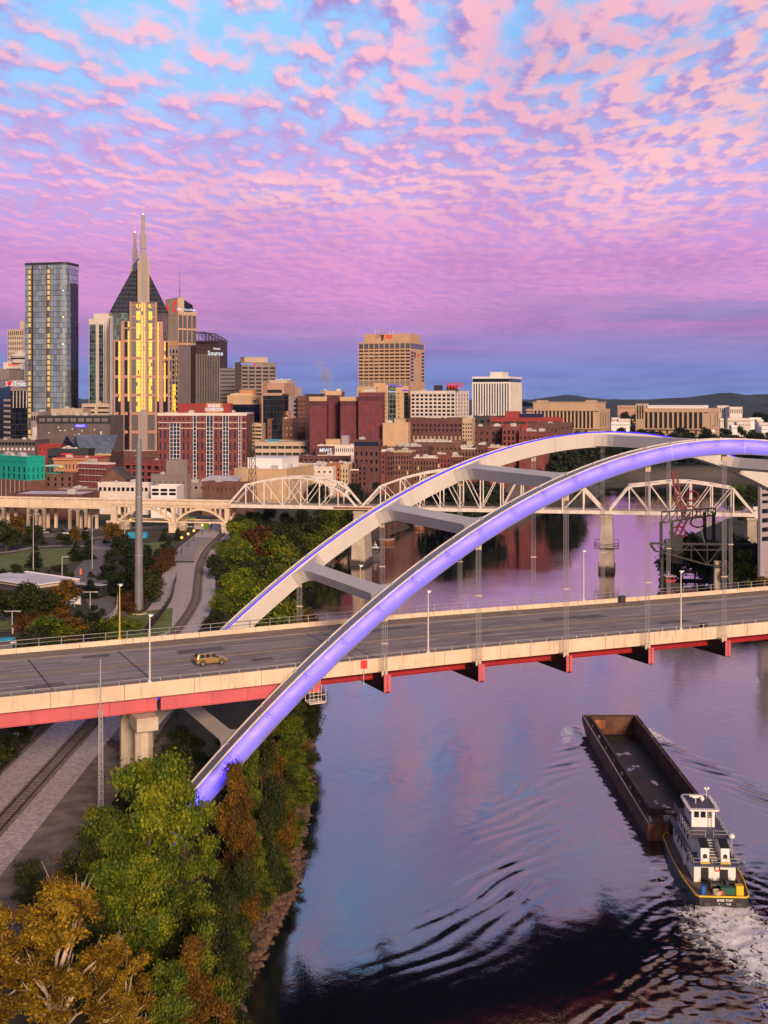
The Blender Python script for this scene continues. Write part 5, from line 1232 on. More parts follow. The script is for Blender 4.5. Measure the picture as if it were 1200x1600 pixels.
def spire(px, y0, lean, scale, base_y, dpt):
    y_ = dpt; w1 = 9.2*K*scale
    def bx(hw, ya, yb, m_, nm, dd=1.0): q = MB(); q.box(Xp(px)-hw, Xp(px)+hw, y_-hw*dd, y_+hw*dd, Z(ya), Z(yb)); return q.build(nm, M[m_], tb)
    bx(w1*.52, base_y, y0+62*scale, 'spire_grey', 'spire_core')
    for s_ in (-1, 1):
        for k_, (hw, top) in enumerate(((.80, 64), (1.0, 72))):
            q = MB(); xx = Xp(px)+s_*w1*(.60+.26*k_); q.box(xx-w1*.11, xx+w1*.11, y_-w1*.9, y_+w1*.9, Z(base_y), Z(y0+top*scale)); q.build('spire_fin', M['spire_stone'], tb)
    bx(w1*.50, y0+62*scale, y0+30*scale, 'spire_grey', 'spire_stage'); bx(w1*.30, y0+30*scale, y0, 'spire_grey', 'spire_tip')
    q = MB(); q.cyl((Xp(px), y_, Z(y0)), .25, 10, 6, r2=.08); q.build('antenna', M['bone'], tb); q = MB(); q.sphere((Xp(px), y_, Z(y0)+.5), .7, 8, 5); q.build('beacon', M['lamp_white'], tb)
    for s_ in (-.25, .25): q = MB(); q.sphere((Xp(px)+s_*w1, y_-w1*.55, Z(y0+53*scale)), .55, 8, 5); q.build('spire_lamp', M['led_purple'], tb)
spire(223.4, 336.5, 0, 1.0, 473, -3.2); spire(214.6, 353.5, 0, .84, 430, 40)
q = MB(); q.add([(Xp(216), 1, Z(418)), (Xp(216), 1, Z(404)), (Xp(210), 38, Z(407)), (Xp(210), 38, Z(425)), (Xp(218), 1, Z(418)), (Xp(218), 1, Z(404)), (Xp(212), 38, Z(407)), (Xp(212), 38, Z(425))], [(0,1,2,3),(4,7,6,5),(1,5,6,2),(0,3,7,4)]); q.build('ridge_link', M['spire_grey'], tb)
q = MB(); q.box(Xp(176), Xp(266), -9, 40, -4, Z(704)); q.build('granite_base', M['brick_dark'], tb)
# annex right of it
b6, w_, d_, h_, z0 = B('stone_tower', 'narrow dark stone tower with amber strips tucked right of the spired skyscraper', 263, 279, 281, 540, 985, 10, 'warm_grey', 'roof_dark', front=((3, 14, .5, .6, 545, 660, 'window'),), depth=30, units=0)
for xa in (.12, .72): q = MB(); q.box(w_*xa, w_*xa+.9, -.3, -.02, h_-26, h_-7); q.build('amber_slot', M['amber_strip'], b6)
q = MB(); q.box(w_*.42, w_*.42+2.6, -.3, -.02, h_-58, h_-31); q.build('amber_window', M['gold_glass'], b6)
q = MB(); q.box(0, w_, -.3, .4, h_, h_+4); q.build('arcaded_crown', M['sienna'], b6)
# bank tower with sloped glass crown
b7, w_, d_, h_, z0 = B('bank_tower', 'beige bank tower with sloped dark glass crown and red logo on its blank side', 259, 278, 307, 488, 1120, 56, 'stone', 'roof_dark', side=((2, 3, .86, .88, 491, 560, 'window_grey', .6), (2, 2, .86, .88, 560, 630, 'window_grey', .6)), units=0)
q = MB(); q.add([(w_*.1, 2, h_), (w_, 2, h_), (w_, d_*.8, h_), (w_*.1, d_*.8, h_), (w_*.1, 2, h_+14), (w_, 2, h_+14), (w_, d_*.8, h_+7), (w_*.1, d_*.8, h_+7)], [(4,5,6,7),(0,1,5,4),(1,2,6,5),(2,3,7,6),(3,0,4,7)]); cr_ = q.build('glass_crown', M['navy_glass'], b7)
q = MB(); q.box(-.2, w_+.3, -.3, 6, h_-2, h_+13.5); q.build('sign_wall', M['stone'], b7)
lt = lettering('Fifth Third Bank', 2.9, M['sign_white'], b7, (w_+.5, d_*.45, h_+2.6), R(90), 1.0)
for (u0, v0, u1, v1) in ((.62, 7.0, .80, 9.2), (.70, 8.0, .93, 10.6), (.60, 3.0, .72, 6.2), (.66, .6, .94, 3.0), (.10, 2.2, .24, 7.0), (.18, 5.0, .26, 9.0)):
    q = MB(); q.add([(w_*u0, -.45, h_+v0), (w_*u1, -.45, h_+v0+.4), (w_*u1, -.45, h_+v1), (w_*u0, -.45, h_+v1-.6)], [(0,1,2,3)]); q.build('logo', M['sign_red'], b7)
q = MB(); q.cyl((w_*.85, d_*.2, h_+13), .35, 29, 6, r2=.1); q.build('antenna', M['dark_steel'], b7)
for k in range(5): q = MB(); q.box(w_-.1, w_+.6, d_*(.0+.245*k)-.4, d_*(.0+.245*k)+.5, 0, h_); q.build('vertical_rib', M['pinkish'], b7)
# crown of open steel behind the ribbed brown tower
b8, w_, d_, h_, z0 = B('office_tower', 'dark banded office tower with an open sloping steel crown', 306, 340, 343, 533, 1090, 12, 'brown_metal', 'roof_dark', front=((1, 5, .96, .5, 533, 560, 'window'),), depth=26, units=0)
q = MB()
for y in (0, d_):
    tp = [(0, h_+8), (w_*.42, h_+8), (w_, h_+1.5)]
    for (xa, za), (xb, zb2) in zip(tp, tp[1:]): q.bar((xa, y, za), (xb, y, zb2), .8)
    for k in range(8): x = w_*k/7; zt = h_+8 if x < w_*.42 else h_+8-6.5*(x-w_*.42)/(w_*.58); q.bar((x, y, h_), (x, y, zt), .5)
for k in range(8): x = w_*k/7; zt = h_+8 if x < w_*.42 else h_+8-6.5*(x-w_*.42)/(w_*.58); q.bar((x, 0, zt), (x, d_, zt), .5); q.bar((x, 0, zt), (min(w_, x+4), d_, h_), .4)
q.build('steel_crown', M['dark_steel'], b8)
# ribbed brown tower with sign
b9, w_, d_, h_, z0 = B('office_tower', 'dark brown ribbed office tower with white lettering near its top', 281, 306, 342, 541, 1020, 52, 'brown_metal', 'roof_dark', units=0, par=.5)
for k in range(11): q = MB(); x = w_*k/10; q.box(x-.28, x+.28, -.75, -.02, 0, h_); q.build('rib', M['brown_metal'], b9)
for k in range(15): q = MB(); y = d_*k/14; q.box(w_+.02, w_+.75, y-.28, y+.28, 0, h_-6.2); q.build('rib', M['warm_grey'], b9)
q = MB(); q.quad((w_+.1, 0, 0), (w_+.1, d_, 0), (w_+.1, d_, h_-6), (w_+.1, 0, h_-6)); q.quad((0, -.1, 0), (w_, -.1, 0), (w_, -.1, h_-6), (0, -.1, h_-6)); q.build('glazing', M['dark_glass'], b9)
q = MB(); q.box(w_+.02, w_+.9, -.1, d_, h_-6.2, h_); q.build('fascia', M['brown_metal'], b9)
lettering('Source', 5.2, M['sign_white'], b9, (w_+1.1, d_*.82, h_-5.6), R(90)); lettering('Home', 2.6, M['sign_white'], b9, (w_+1.1, d_*.88, h_-1.6), R(90))
B('office_block', 'plain grey banded office block between the brown tower and the gridded one', 343, 369, 370, 576, 1080, 8, 'grey_bands', 'roof_grey', depth=24, units=1)
b10, w_, d_, h_, z0 = B('office_block', 'concrete office block with a grid of black windows and plant room on top', 367, 377.5, 431, 567, 990, 62, 'warm_grey', 'roof_grey', side=((5, 9, .8, .55, 572, 625, 'black', .8), (5, 4, .8, .55, 625, 652, 'black', .8)), front=((4, 13, .7, .4, 570, 652, 'window'),), units=0, pents=((.15, .8, .12, .80, 4.6, 'beige'),))
lettering('Bank of Nashville', 1.7, M['sign_blue'], b10, (w_+.2, d_*.17, h_-.9), R(90)); q = MB(); q.sphere((w_+.3, d_*.37, h_-1.2), 1.0, 8, 6); q.build('emblem', M['sign_red'], b10)
# cluster in front of it
b11, w_, d_, h_, z0 = B('office_block', 'low navy glass office building with a tan parapet and hexagon emblem', 355, 409, 413, 619, 800, 10, 'tan', 'roof_grey', depth=18, units=3)
q = MB(); q.box(0, w_*.93, -.4, -.02, 0, h_-5.4); q.build('curtain_wall', M['navy_glass'], b11)
q = MB(); c = (w_*.80, h_-2.6)
hx = [(c[0]+1.9*math.sin(R(60*k)), c[1]+1.9*math.cos(R(60*k))) for k in range(7)]
for (xa, za), (xb, zb2) in zip(hx, hx[1:]): q.bar((xa, -.2, za), (xb, -.2, zb2), .25)
q.box(c[0]-.8, c[0]+.8, -.25, -.05, c[1]-.9, c[1]+.2); q.build('emblem', M['black'], b11)
q = MB(); q.box(w_*.08, w_*.62, .4, 8, h_+.1, h_+1.5); q.build('skylight', M['lit_warm'], b11)
q = MB(); q.box(w_*.24, w_*.66, 9, 15, h_, h_+4.2); q.build('penthouse', M['sienna'], b11)
b12, w_, d_, h_, z0 = B('office_block', 'black glass office cube with a pink-beige frame and dark top opening', 411, 441, 445, 617, 770, 10, 'dark_glass', 'roof_grey', depth=16, units=0)
q = MB(); q.box(-.8, -.02, -.4, 10, 0, h_+8); q.box(-.8, w_*1.0, -.4, -.05, h_-.4, h_+1.2); q.build('frame', M['pinkish'], b12)
B('office_block', 'beige stepped block behind the black glass cube', 409, 444, 452, 600, 830, 14, 'pinkish', 'roof_white', front=((1, 1, .8, .5, 606, 618, 'black', 1),), depth=24, units=1, pents=((.2, 1, .3, .9, 2.6, 'beige'),))
b13, w_, d_, h_, z0 = B('hotel', 'narrow beige hotel slab with pale yellow roof lettering', 434, 461, 463, 606, 870, 10, 'beige', 'roof_grey', front=((3, 1, .8, .7, 610, 618, 'window'),), depth=20, units=0)
lettering('INDIGO', 3.2, emat('sign_yellow', (1, .95, .55), 1.0), b13, (w_*.34, -.4, h_+5.0)); q = MB(); 
for x in (.05, .34, .63): q.box(w_*x-.1, w_*x+.1, -.3, -.1, h_, h_+4)
q.build('sign_frame', M['dark_steel'], b13)
B('apartment_block', 'slim pale lilac block with a single column of paired windows', 443, 457, 466, 622, 790, 20, 'lilac', 'roof_grey', side=((1, 6, .5, .5, 624, 665, 'window'),), front=((3, 5, .25, .4, 622, 650, 'window'),), units=0)
B('brick_block', 'small orange brick block below the lilac block', 442, 451, 452, 644, 780, 5, 'sienna', 'roof_grey', front=((2, 1, .4, .4, 646, 654, 'window'),), depth=6, units=0)
B('office_block', 'narrow brown brick block right of the lilac block', 465, 477, 478, 620, 790, 8, 'brick_brown', 'roof_dark', front=((3, 7, .4, .5, 624, 672, 'window'),), depth=16, units=0)
B('office_block', 'dark slate block just left of the maroon blocks', 476, 500, 501, 617, 850, 8, 'dark_wall', 'roof_dark', front=((5, 8, .6, .5, 620, 680, 'window_grey'),), depth=16, units=0)
B('office_block', 'pale office slab with black fascia seen over the dark slate block', 500, 516, 520, 611, 980, 10, 'lilac', 'roof_grey', front=((4, 1, .7, .5, 613, 620, 'window'),), depth=14, units=1)
# maroon blocks
mr = 'brick_maroon'
for i, (xa, xb, yt, D_, lab) in enumerate(((484, 510, 621, 715, 'maroon windowless block, the leftmost and lower of the maroon group'), (509.6, 533, 612, 728, 'tall narrow maroon block with a cream cap next to the leftmost'), (532, 560.5, 621, 714, 'maroon block with cream cap and a column of small openings'), (560, 598, 613, 708, 'widest maroon block, rightmost of the maroon group'))):
    b_, w_, d_, h_, z0 = B('maroon_block', lab, xa, xb, xb+.6, yt, D_, 3, mr, 'roof_grey', depth=24, units=(0, 1, 0, 3)[i], cap='tan', par=.4, front=((int((xb-xa)/2.2), 1, .45, .88, yt+6, yt+14, 'black', .6),))
    if i < 3: q = MB(); q.box(-.3, w_+.3, -.45, .3, h_-2.1, h_+.45); q.build('cornice', M['tan'], b_)
    for k in range(5): q = MB(); x = w_*(k+.5)/5; q.box(x-.12, x+.12, -.18, -.02, 0, h_-5.6); q.build('pilaster', M[mr], b_)
    if i == 2:
        for k in range(7): q = MB(); q.box(.1, .8, -.2, -.02, 4+k*3.3, 5.4+k*3.3); q.build('lit_opening', M['tan'], b_)
# tan office tower with logos
b14, w_, d_, h_, z0 = B('office_tower', 'big tan office tower with gridded black windows and red logo at its top', 560, 641, 663.5, 535, 1130, 20, 'ubs_tan', 'roof_grey', front=((10, 1, .86, .84, 535.5, 545.2, 'window_grey', .6), (10, 9, .86, .52, 545.2, 594, 'black', .9), (10, 1, .84, .9, 594, 604, 'warm_grey', .4)), side=((1, 1, .95, .86, 535.5, 545.2, 'window_grey', .4),), units=0, lit=.0)
for k in range(9):
    for ya in (.03, .78): q = MB(); z = zat(550.5+k*5.42, 1130)-z0; q.box(w_-.1, w_+.06, d_*ya, d_*(ya+.19), z-1.0, z+1.0); q.build('side_window', M['window_blue'], b14)
q = MB(); q.box(w_*.095, w_*.97, 2, d_*.8, h_, h_+8.4); ph_ = q.build('penthouse', M['ubs_tan'], b14)
lettering('UBS', 5.2, M['sign_red'], ph_, (w_*.56, 1.8, h_+5.3))
def keys(x, y, z, s, rz=0):
    q = MB()
    for a_ in (-38, 0, 38): q.bar((0, 0, -1.6*s), (1.6*s*math.sin(R(a_)), 0, 1.6*s*math.cos(R(a_))), .36*s); q.box(1.5*s*math.sin(R(a_))-.35*s, 1.5*s*math.sin(R(a_))+.35*s, -.15, .15, 1.3*s*math.cos(R(a_)), 1.3*s*math.cos(R(a_))+.6*s)
    q.cyl((0, 0, -1.9*s), .7*s, .7*s, 10); o = q.build('key_emblem', M['black'], b14, (x, y, z), rz); return o
keys(w_*.455, 1.7, h_+5.1, 1.35); keys(w_+.4, d_*.30, zat(554, 1130)-z0, 1.3, R(90)); lettering('UBS', 3.6, M['sign_red'], b14, (w_+.4, d_*.53, zat(554, 1130)-z0), R(90))
for x, hh in ((.27, 5), (.33, 2.2), (.55, 2), (.62, 2.6)): q = MB(); q.cyl((w_*x, 8, h_+8.4), .3, hh, 6); q.build('antenna', M['bone'], b14)
for i in range(4):     # lit offices on the upper left
    for k in range(3): 
        if (i+k) % 4 != 3: q = MB(); x = w_*(.105+.1*k); z = zat(550.6+i*5.42, 1130)-z0; q.box(x, x+w_*.08, .5, .7, z-.9, z+.9); q.build('lit_window', M['lit_warm'], b14)
# building with the purple light lines
b15, w_, d_, h_, z0 = B('office_block', 'beige and glass block topped by purple light strips', 598, 638, 640, 605, 900, 6, 'tan', 'roof_grey', depth=18, units=3, front=((4, 7, .14, .5, 612, 655, 'black'),))
q = MB(); q.box(w_*.22, w_*.52, -.6, -.02, 0, h_+1.5); q.build('glass_bay', M['green_glass'], b15); q = MB(); q.box(w_*.84, w_*1.0, -.5, -.02, 4, h_-4); q.build('glass_bay', M['dark_glass'], b15)
for xa, xb, dz_ in ((.22, .5, 1.2), (.52, .76, .3), (.78, 1.0, -2.6)): q = MB(); q.box(w_*xa, w_*xb, -.75, -.4, h_+dz_, h_+dz_+.8); q.build('light_strip', M['led_purple'], b15)
lettering('Avenue', 1.9, M['sign_white'], b15, (w_*.37, -.75, h_-3.2))
B('stone_block', 'tall tan stair block in front of the tan office tower', 584, 603, 604, 600, 930, 6, 'tan', 'roof_grey', depth=12, units=0, front=((2, 2, .2, .3, 603, 615, 'black'),))
B('stone_block', 'low tan plant block left of the tan stair block', 558, 584, 585, 607, 960, 6, 'tan', 'roof_grey', depth=12, units=1, front=((3, 1, .25, .4, 608, 615, 'black'),))
# white gridded office with red roof sign
b16, w_, d_, h_, z0 = B('office_building', 'long white stone office with paired windows and red letters on the roof', 642, 711, 733, 612, 880, 20, 'bone', 'roof_grey', front=((10, 6, .68, .58, 615, 651, 'window'),), side=((5, 6, .5, .58, 615, 651, 'window'),), units=4, pents=((.42, .52, .3, .6, 4.5, 'dark_wall'), (.78, .93, .1, .4, 4.2, 'brick_dark')))
lettering('WDF', 5.4, M['sign_red'], b16, (w_*.985, 1.0, h_+4.2), 0, 1.0); q = MB(); q.box(w_*.9, w_*1.07, 1.3, 1.6, h_+.2, h_+1.6); q.build('sign_frame', M['dark_steel'], b16)
q = MB(); q.box(-.3, w_+.3, -.5, .2, h_-1.6, h_-.9); q.build('cornice', M['bone'], b16)
B('brick_block', 'low dark brick building with a row of arched windows below the white office', 637, 722, 723, 655, 735, 8, 'brick_dark', 'roof_white', front=((13, 2, .4, .55, 661, 676, 'window'), (13, 1, .4, .6, 679, 690, 'lit_warm' if False else 'beige')), depth=26, units=8, cap='brick_dark')
B('stone_block', 'tan corner building at the right end of the low dark brick building', 722.5, 738, 739, 655, 735, 8, 'stone', 'roof_grey', front=((4, 5, .5, .55, 660, 690, 'window'),), depth=26, units=1)
b17, w_, d_, h_, z0 = B('blank_block', 'blank tan stepped block with rows of small dark vents', 598, 638, 639, 663, 700, 5, 'tan', 'roof_grey', depth=20, units=1, front=((4, 4, .08, .12, 665, 692, 'black'),), pents=((.42, .85, .2, .8, 2.8, 'tan'),))
for k in range(4): q = MB(); q.box(0, w_, -.12, -.02, 4+k*3.4, 4.15+k*3.4); q.build('string_course', M['sienna'], b17)
# white finned tower
b18, w_, d_, h_, z0 = B('office_tower', 'white office tower with narrow vertical fins over black glass', 739, 796, 814, 589, 1120, 20, 'dark_glass', 'roof_white', units=0, pents=((.40, .74, .2, .7, 4.6, 'bone'),), par=.3)
q = MB(); q.box(-.6, w_+.6, -.7, d_+.6, h_-1.4, h_+.4); q.build('roof_slab', M['white'], b18); q = MB(); q.box(-.5, w_+.5, -.6, d_+.5, h_-5.8, h_-4.6); q.build('slab_band', M['white'], b18)
for k in range(15): q = MB(); x = w_*k/14; q.box(x-.55, x+.55, -1.0, -.02, 0, h_-5.8); q.build('fin', M['white'], b18)
for k in range(11): q = MB(); y = d_*k/10; q.box(w_+.02, w_+.9, y-.55, y+.55, 0, h_-5.8); q.build('fin', M['bone'], b18)
B('low_block', 'low dark base building with one lit opening under the white finned tower', 738, 800, 801, 651, 1040, 8, 'dark_wall', 'roof_white', front=((6, 1, .5, .5, 655, 662, 'window'),), depth=14, units=3)
# courthouse
def temple(label, x0, xc, x1, yt, D, phi, cols, ya, yb, attic=None):
    b_, w_, d_, h_, z0 = B('courthouse' if attic else 'state_library', label, x0, xc, x1, yt, D, phi, 'limestone', 'roof_grey', units=0, par=.5)
    zz = lambda y: zat(y, D)-z0
    q = MB(); q.box(w_*.10, w_*.93, -.15, -.02, zz(yb), zz(ya)); q.build('dark_opening', M['black'], b_)
    for k in range(cols+1):
        x = w_*(.10+.83*k/cols); q = MB(); q.box(x-.8, x+.8, -1.6, -.02, zz(yb)-.2, zz(ya)+.4) if not attic else q.cyl((x, -.9, zz(yb)), .95, zz(ya)-zz(yb), 10); q.build('column', M['limestone'], b_)
    q = MB(); q.box(-.4, w_+.4, -1.9, d_+.3, zz(ya)+.4, zz(ya)+1.6); q.build('entablature', M['limestone'], b_)
    q = MB(); q.box(-.8, w_+.8, -2.4, d_+.6, zz(yb)-1.2, zz(yb)-.3); q.build('plinth_course', M['limestone'], b_)
    for k in range(4): q = MB(); y = d_*(.14+.22*k); q.box(w_+.01, w_+.1, y, y+1.7, zz(yb)+1, zz(ya)-1); q.build('side_window', M['black'], b_)
    for k in range(8): q = MB(); x = w_*(.12+.1*k); q.box(x, x+1.6, -.14, -.02, zz(yb+9), zz(yb+3)); q.build('base_window', M['black'], b_)
    return b_, w_, d_, h_, z0, zz
c1, w_, d_, h_, z0, zz = temple('long stone courthouse with tall columns and a stepped attic', 823, 936, 953, 640, 1230, 24, 16, 643, 669, True)
q = MB(); q.box(w_*.08, w_*.97, 3, d_*.8, h_, h_+7); at_ = q.build('attic_storey', M['limestone'], c1); q = MB(); q.box(w_*.07, w_*.98, 2.6, d_*.84, h_+7, h_+7.7); q.build('coping', M['limestone'], at_); q = MB(); q.box(w_*.8, w_*.93, 5, 14, h_+7.7, h_+9.4); q.box(w_*.12, w_*.25, 5, 14, h_+7.7, h_+9.2); q.build('penthouse', M['limestone'], at_)
c2, w_, d_, h_, z0, zz = temple('pale stone library with slot windows, square corner tower and flat white roof', 995, 1107, 1124, 639, 1190, 28, 12, 645, 670)
q = MB(); q.box(-.5, w_*.12, -1.9, 12, 0, h_+5.0); tw_ = q.build('corner_tower', M['limestone'], c2)
for k in range(3): q = MB(); q.box(w_*(.012+.036*k), w_*(.012+.036*k)+1.3, -2.1, -1.95, h_-10, h_+3); q.build('tower_slot', M['black'], tw_)
q = MB(); q.box(w_*.14, w_*.86, 3, d_*.9, h_+.1, h_+3.4); q.build('roof_storey', M['white'], c2)
q = MB(); q.box(w_+.02, w_+.3, d_*.3, d_*.45, h_-16, h_-4); q.build('relief_panel', M['stone'], c2)
# --- middle ground
bh, w_, d_, h_, z0 = B('brick_hotel', 'large red brick hotel with white-framed window bays and a rooftop sign', 247, 385, 386, 647, 740, 3, 'brick_red', 'roof_grey', cap='bone', depth=28, units=5, par=.6,
    front=((19, 1, .34, .5, 650.5, 659, 'window_blue'), (19, 1, .34, .55, 660.5, 668, 'window_blue'), (19, 3, .36, .72, 670, 724, 'window_blue'), (19, 1, .36, .6, 724, 738, 'window_blue')))
q = MB(); q.box(-.05, w_+.05, -.06, -.02, h_-5.4, h_-1.2); 
q = MB(); q.box(-.3, w_+.3, -.5, .3, h_-1.0, h_+.7); q.build('cornice', M['bone'], bh); q = MB(); q.box(-.1, w_+.1, -.3, -.02, h_-5.3, h_-4.9); q.build('string_course', M['bone'], bh); q = MB(); q.box(-.1, w_+.1, -.25, -.02, h_-8.8, h_-8.4); q.build('string_course', M['bone'], bh)
for xa, xb in ((.135, .25), (.40, .435), (.55, .625), (.735, .80), (.915, .94)):
    gl_ = MB(); gl_.box(w_*xa, w_*xb, -.3, -.02, 2, h_-(5.6 if xa < .2 else .8)); gg = gl_.build('window_bay', M['window_blue'], bh); fr_ = MB(); n = max(1, int((xb-xa)*w_/1.7))
    for k in range(n+1): x = w_*xa+(xb-xa)*w_*k/n; fr_.box(x-.14, x+.14, -.5, -.32, 2, h_-(5.6 if xa < .2 else .8))
    z = 3.0
    while z < h_-6: fr_.box(w_*xa, w_*xb, -.48, -.34, z, z+.22); z += 2.35
    fr_.build('bay_frame', M['white'], gg)
q = MB(); q.box(w_*.19, w_*.80, 8, 14, h_, h_+6.4); q.build('red_screen', M['red_wall'], bh); q = MB(); q.box(w_*.515, w_*.705, 7.4, 7.95, h_+.2, h_+6.6); sg_ = q.build('sign_board', M['sienna'], bh)
lettering('BAKER', 2.5, M['sign_white'], sg_, (w_*.61, 7.2, h_+4.9), 0, 1.0); lettering('DONELSON', 2.5, M['sign_white'], sg_, (w_*.61, 7.2, h_+2.6), 0, .86)
B('parking_garage', 'beige parking garage with stacked open decks right of the brick hotel', 386, 409, 410, 663, 760, 5, 'stone', 'roof_grey', front=((2, 6, .88, .5, 665, 700, 'black', 1.5),), depth=30, units=0)
B('parking_garage', 'long low concrete parking ramp behind the white flat roofs', 398, 480, 482, 692, 735, 4, 'beige', 'roof_grey', front=((7, 2, .9, .42, 694, 715, 'black', 1.5),), depth=34, units=0)
B('warehouse', 'low dark warehouse with a black fascia beyond the long parking ramp', 418, 458, 459, 656, 770, 5, 'brick_brown', 'roof_dark', front=((6, 2, .3, .4, 664, 684, 'beige'),), depth=20, units=4)
tr = thing('container', 'bright blue container on the roof of the long parking ramp', 'container', at(427, 692, 745), R(-4)); q = MB(); q.box(-3.2, 3.2, -1.3, 1.3, .1, 2.6); q.build('body', mat('container_blue', (.02, .28, .5), .6, var=.15), tr); q = MB()
for k in range(14): q.box(-3.1+k*.46, -2.9+k*.46, -1.36, -1.31, .2, 2.5)
q.build('corrugation', M['container_blue'], tr)
tr.location.z = 0; tr.location.z = zat(692, 745)-.3
# Broadway side, left
tq, w_, d_, h_, z0 = B('corner_building', 'turquoise painted corner building on a brick ground floor', -14, 41.5, 70, 715, 610, 42, 'teal', 'roof_white', front=((7, 2, .42, .72, 729, 751, 'window'),), side=((4, 2, .22, .72, 729, 751, 'window'),), units=6, par=.5, cap='teal')
for (o_, L_x) in ((0, 0),):
    q = MB(); q.box(-.15, w_+.15, -.16, .3, 0, zat(751, 610)-z0); q.box(w_-.3, w_+.16, .3, d_+.1, 0, zat(751, 610)-z0); q.build('brick_storey', M['brick_brown'], tq)
q = MB(); q.box(-.3, w_+.3, -.4, -.17, 3.0, 3.5); q.box(w_+.17, w_+.4, -.4, d_, 3.0, 3.5); q.build('belt_course', M['stone'], tq); q = MB(); q.box(-.3, w_+.25, -.3, -.02, h_-2.2, h_-1.9); q.box(w_+.02, w_+.25, -.3, d_, h_-2.2, h_-1.9); q.build('cornice', M['teal'], tq)
for k in range(8): q = MB(); x = w_*(k+.5)/8; q.box(x-.25, x+.25, -.3, -.17, 0, zat(751.5, 610)-z0); q.build('pilaster', M['stone'], tq)
tz, w_, d_, h_, z0 = B('terrace_building', 'brick building with an open turquoise roof terrace right of the turquoise corner building', 70, 114, 115, 742, 640, 6, 'brick_brown', 'roof_dark', front=((4, 2, .3, .6, 744, 762, 'window'),), depth=16, units=0)
q = MB(); q.box(0, w_*.55, 0, 9, h_+4.1, h_+4.6); q.box(0, w_*.55, -.1, .1, h_, h_+1.1)
for k in range(4): q.box(w_*.55*k/3-.15, w_*.55*k/3+.15, 0, .3, h_+1.1, h_+4.1); 
q.build('terrace_frame', M['teal'], tz); q = MB(); q.box(0, w_*.5, .3, 8.5, h_+4.6, h_+4.9); q.build('terrace_roof', M['roof_white'], tz); q = MB(); q.box(w_*.5, w_*.66, -.3, 1, h_+3.9, h_+4.8); q.build('yellow_awning', M['sign_yellow'] if False else mat('awning_yellow', (.8, .6, .05), .6, var=0), tz)
so_, w_, d_, h_, z0 = B('hotel_building', 'orange-tan building with a dark red cornice and rows of sash windows', 84, 151, 152, 717, 690, 5, 'sienna', 'roof_dark', front=((12, 2, .34, .55, 723, 748, 'window_blue'),), depth=22, units=3, cap='red_trim')
q = MB(); q.box(-.5, w_+.5, -.9, .2, h_-.8, h_+.3); q.build('cornice', M['sienna'], so_)
bl_, w_, d_, h_, z0 = B('roof_bar', 'dark rooftop bar with a glowing red strip sign', 74, 138, 139, 703, 730, 5, 'dark_wall', 'roof_dark', front=((8, 1, .7, .4, 710, 717, 'window'),), depth=12, units=4)
q = MB(); q.box(w_*.34, w_*.62, -.3, -.05, h_-3.0, h_-2.2); q.build('red_strip', M['sign_red'], bl_)
B('shop_building', 'small red painted block left of the dark glass gable', 59, 95, 96, 696, 760, 4, 'red_wall', 'roof_white', front=((5, 1, .2, .4, 699, 705, 'window'),), depth=14, units=0)
# sloped atrium roof with gable
ar, w_, d_, h_, z0 = B('atrium', 'building with a large sloped blue-grey glass roof and dark glass gable', 105, 173, 174, 709, 770, 3, 'brick_dark', 'roof_dark', depth=30, units=0, front=((8, 1, .4, .6, 713, 722, 'window'),))
K2 = 770/F; hr = zat(681, 770)-z0
q = MB(); q.add([(-.3, -1, h_), (w_+.3, -1, h_), (w_+.3, 15, hr), (-3.0, 15, hr), (-.3, -1, h_-.5), (w_+.3, -1, h_-.5), (w_+.3, 15.5, hr-.5), (-3.0, 15.5, hr-.5)], [(0,1,2,3),(4,7,6,5),(0,4,5,1),(1,5,6,2),(3,7,4,0),(2,6,7,3)])
for v in range(len(q.v)): pass
q.build('glass_roof', M['atrium_glass'], ar)
q = MB(); q.box(w_*.02, w_+.6, -1.6, -1.05, h_-1.0, h_+.1); q.build('eave', M['tan'], ar)
for k in range(6): q = MB(); q.sphere((w_*(.16+.155*k), -1.4, h_+.35), .4, 8, 5); q.build('eave_light', M['lit_warm'], ar)
gx0 = -(105-93)*K2
q = MB(); q.add([(gx0, -2, h_+2.2), (12*1.0*K2*1.5, -2, h_+2.2), ((106-105)*K2, -2, hr+.2), (gx0, 14, h_+2.2), (12*1.5*K2, 14, h_+2.2), ((106-105)*K2, 14, hr+.2)], [(0,1,2),(3,5,4),(0,2,5,3),(1,4,5,2),(0,3,4,1)]); q.build('glass_gable', M['navy_glass'], ar)
q = MB(); q.box(gx0, 12*1.5*K2, -2, 14, h_-3, h_+2.15); q.build('gable_base', M['stone'], ar)
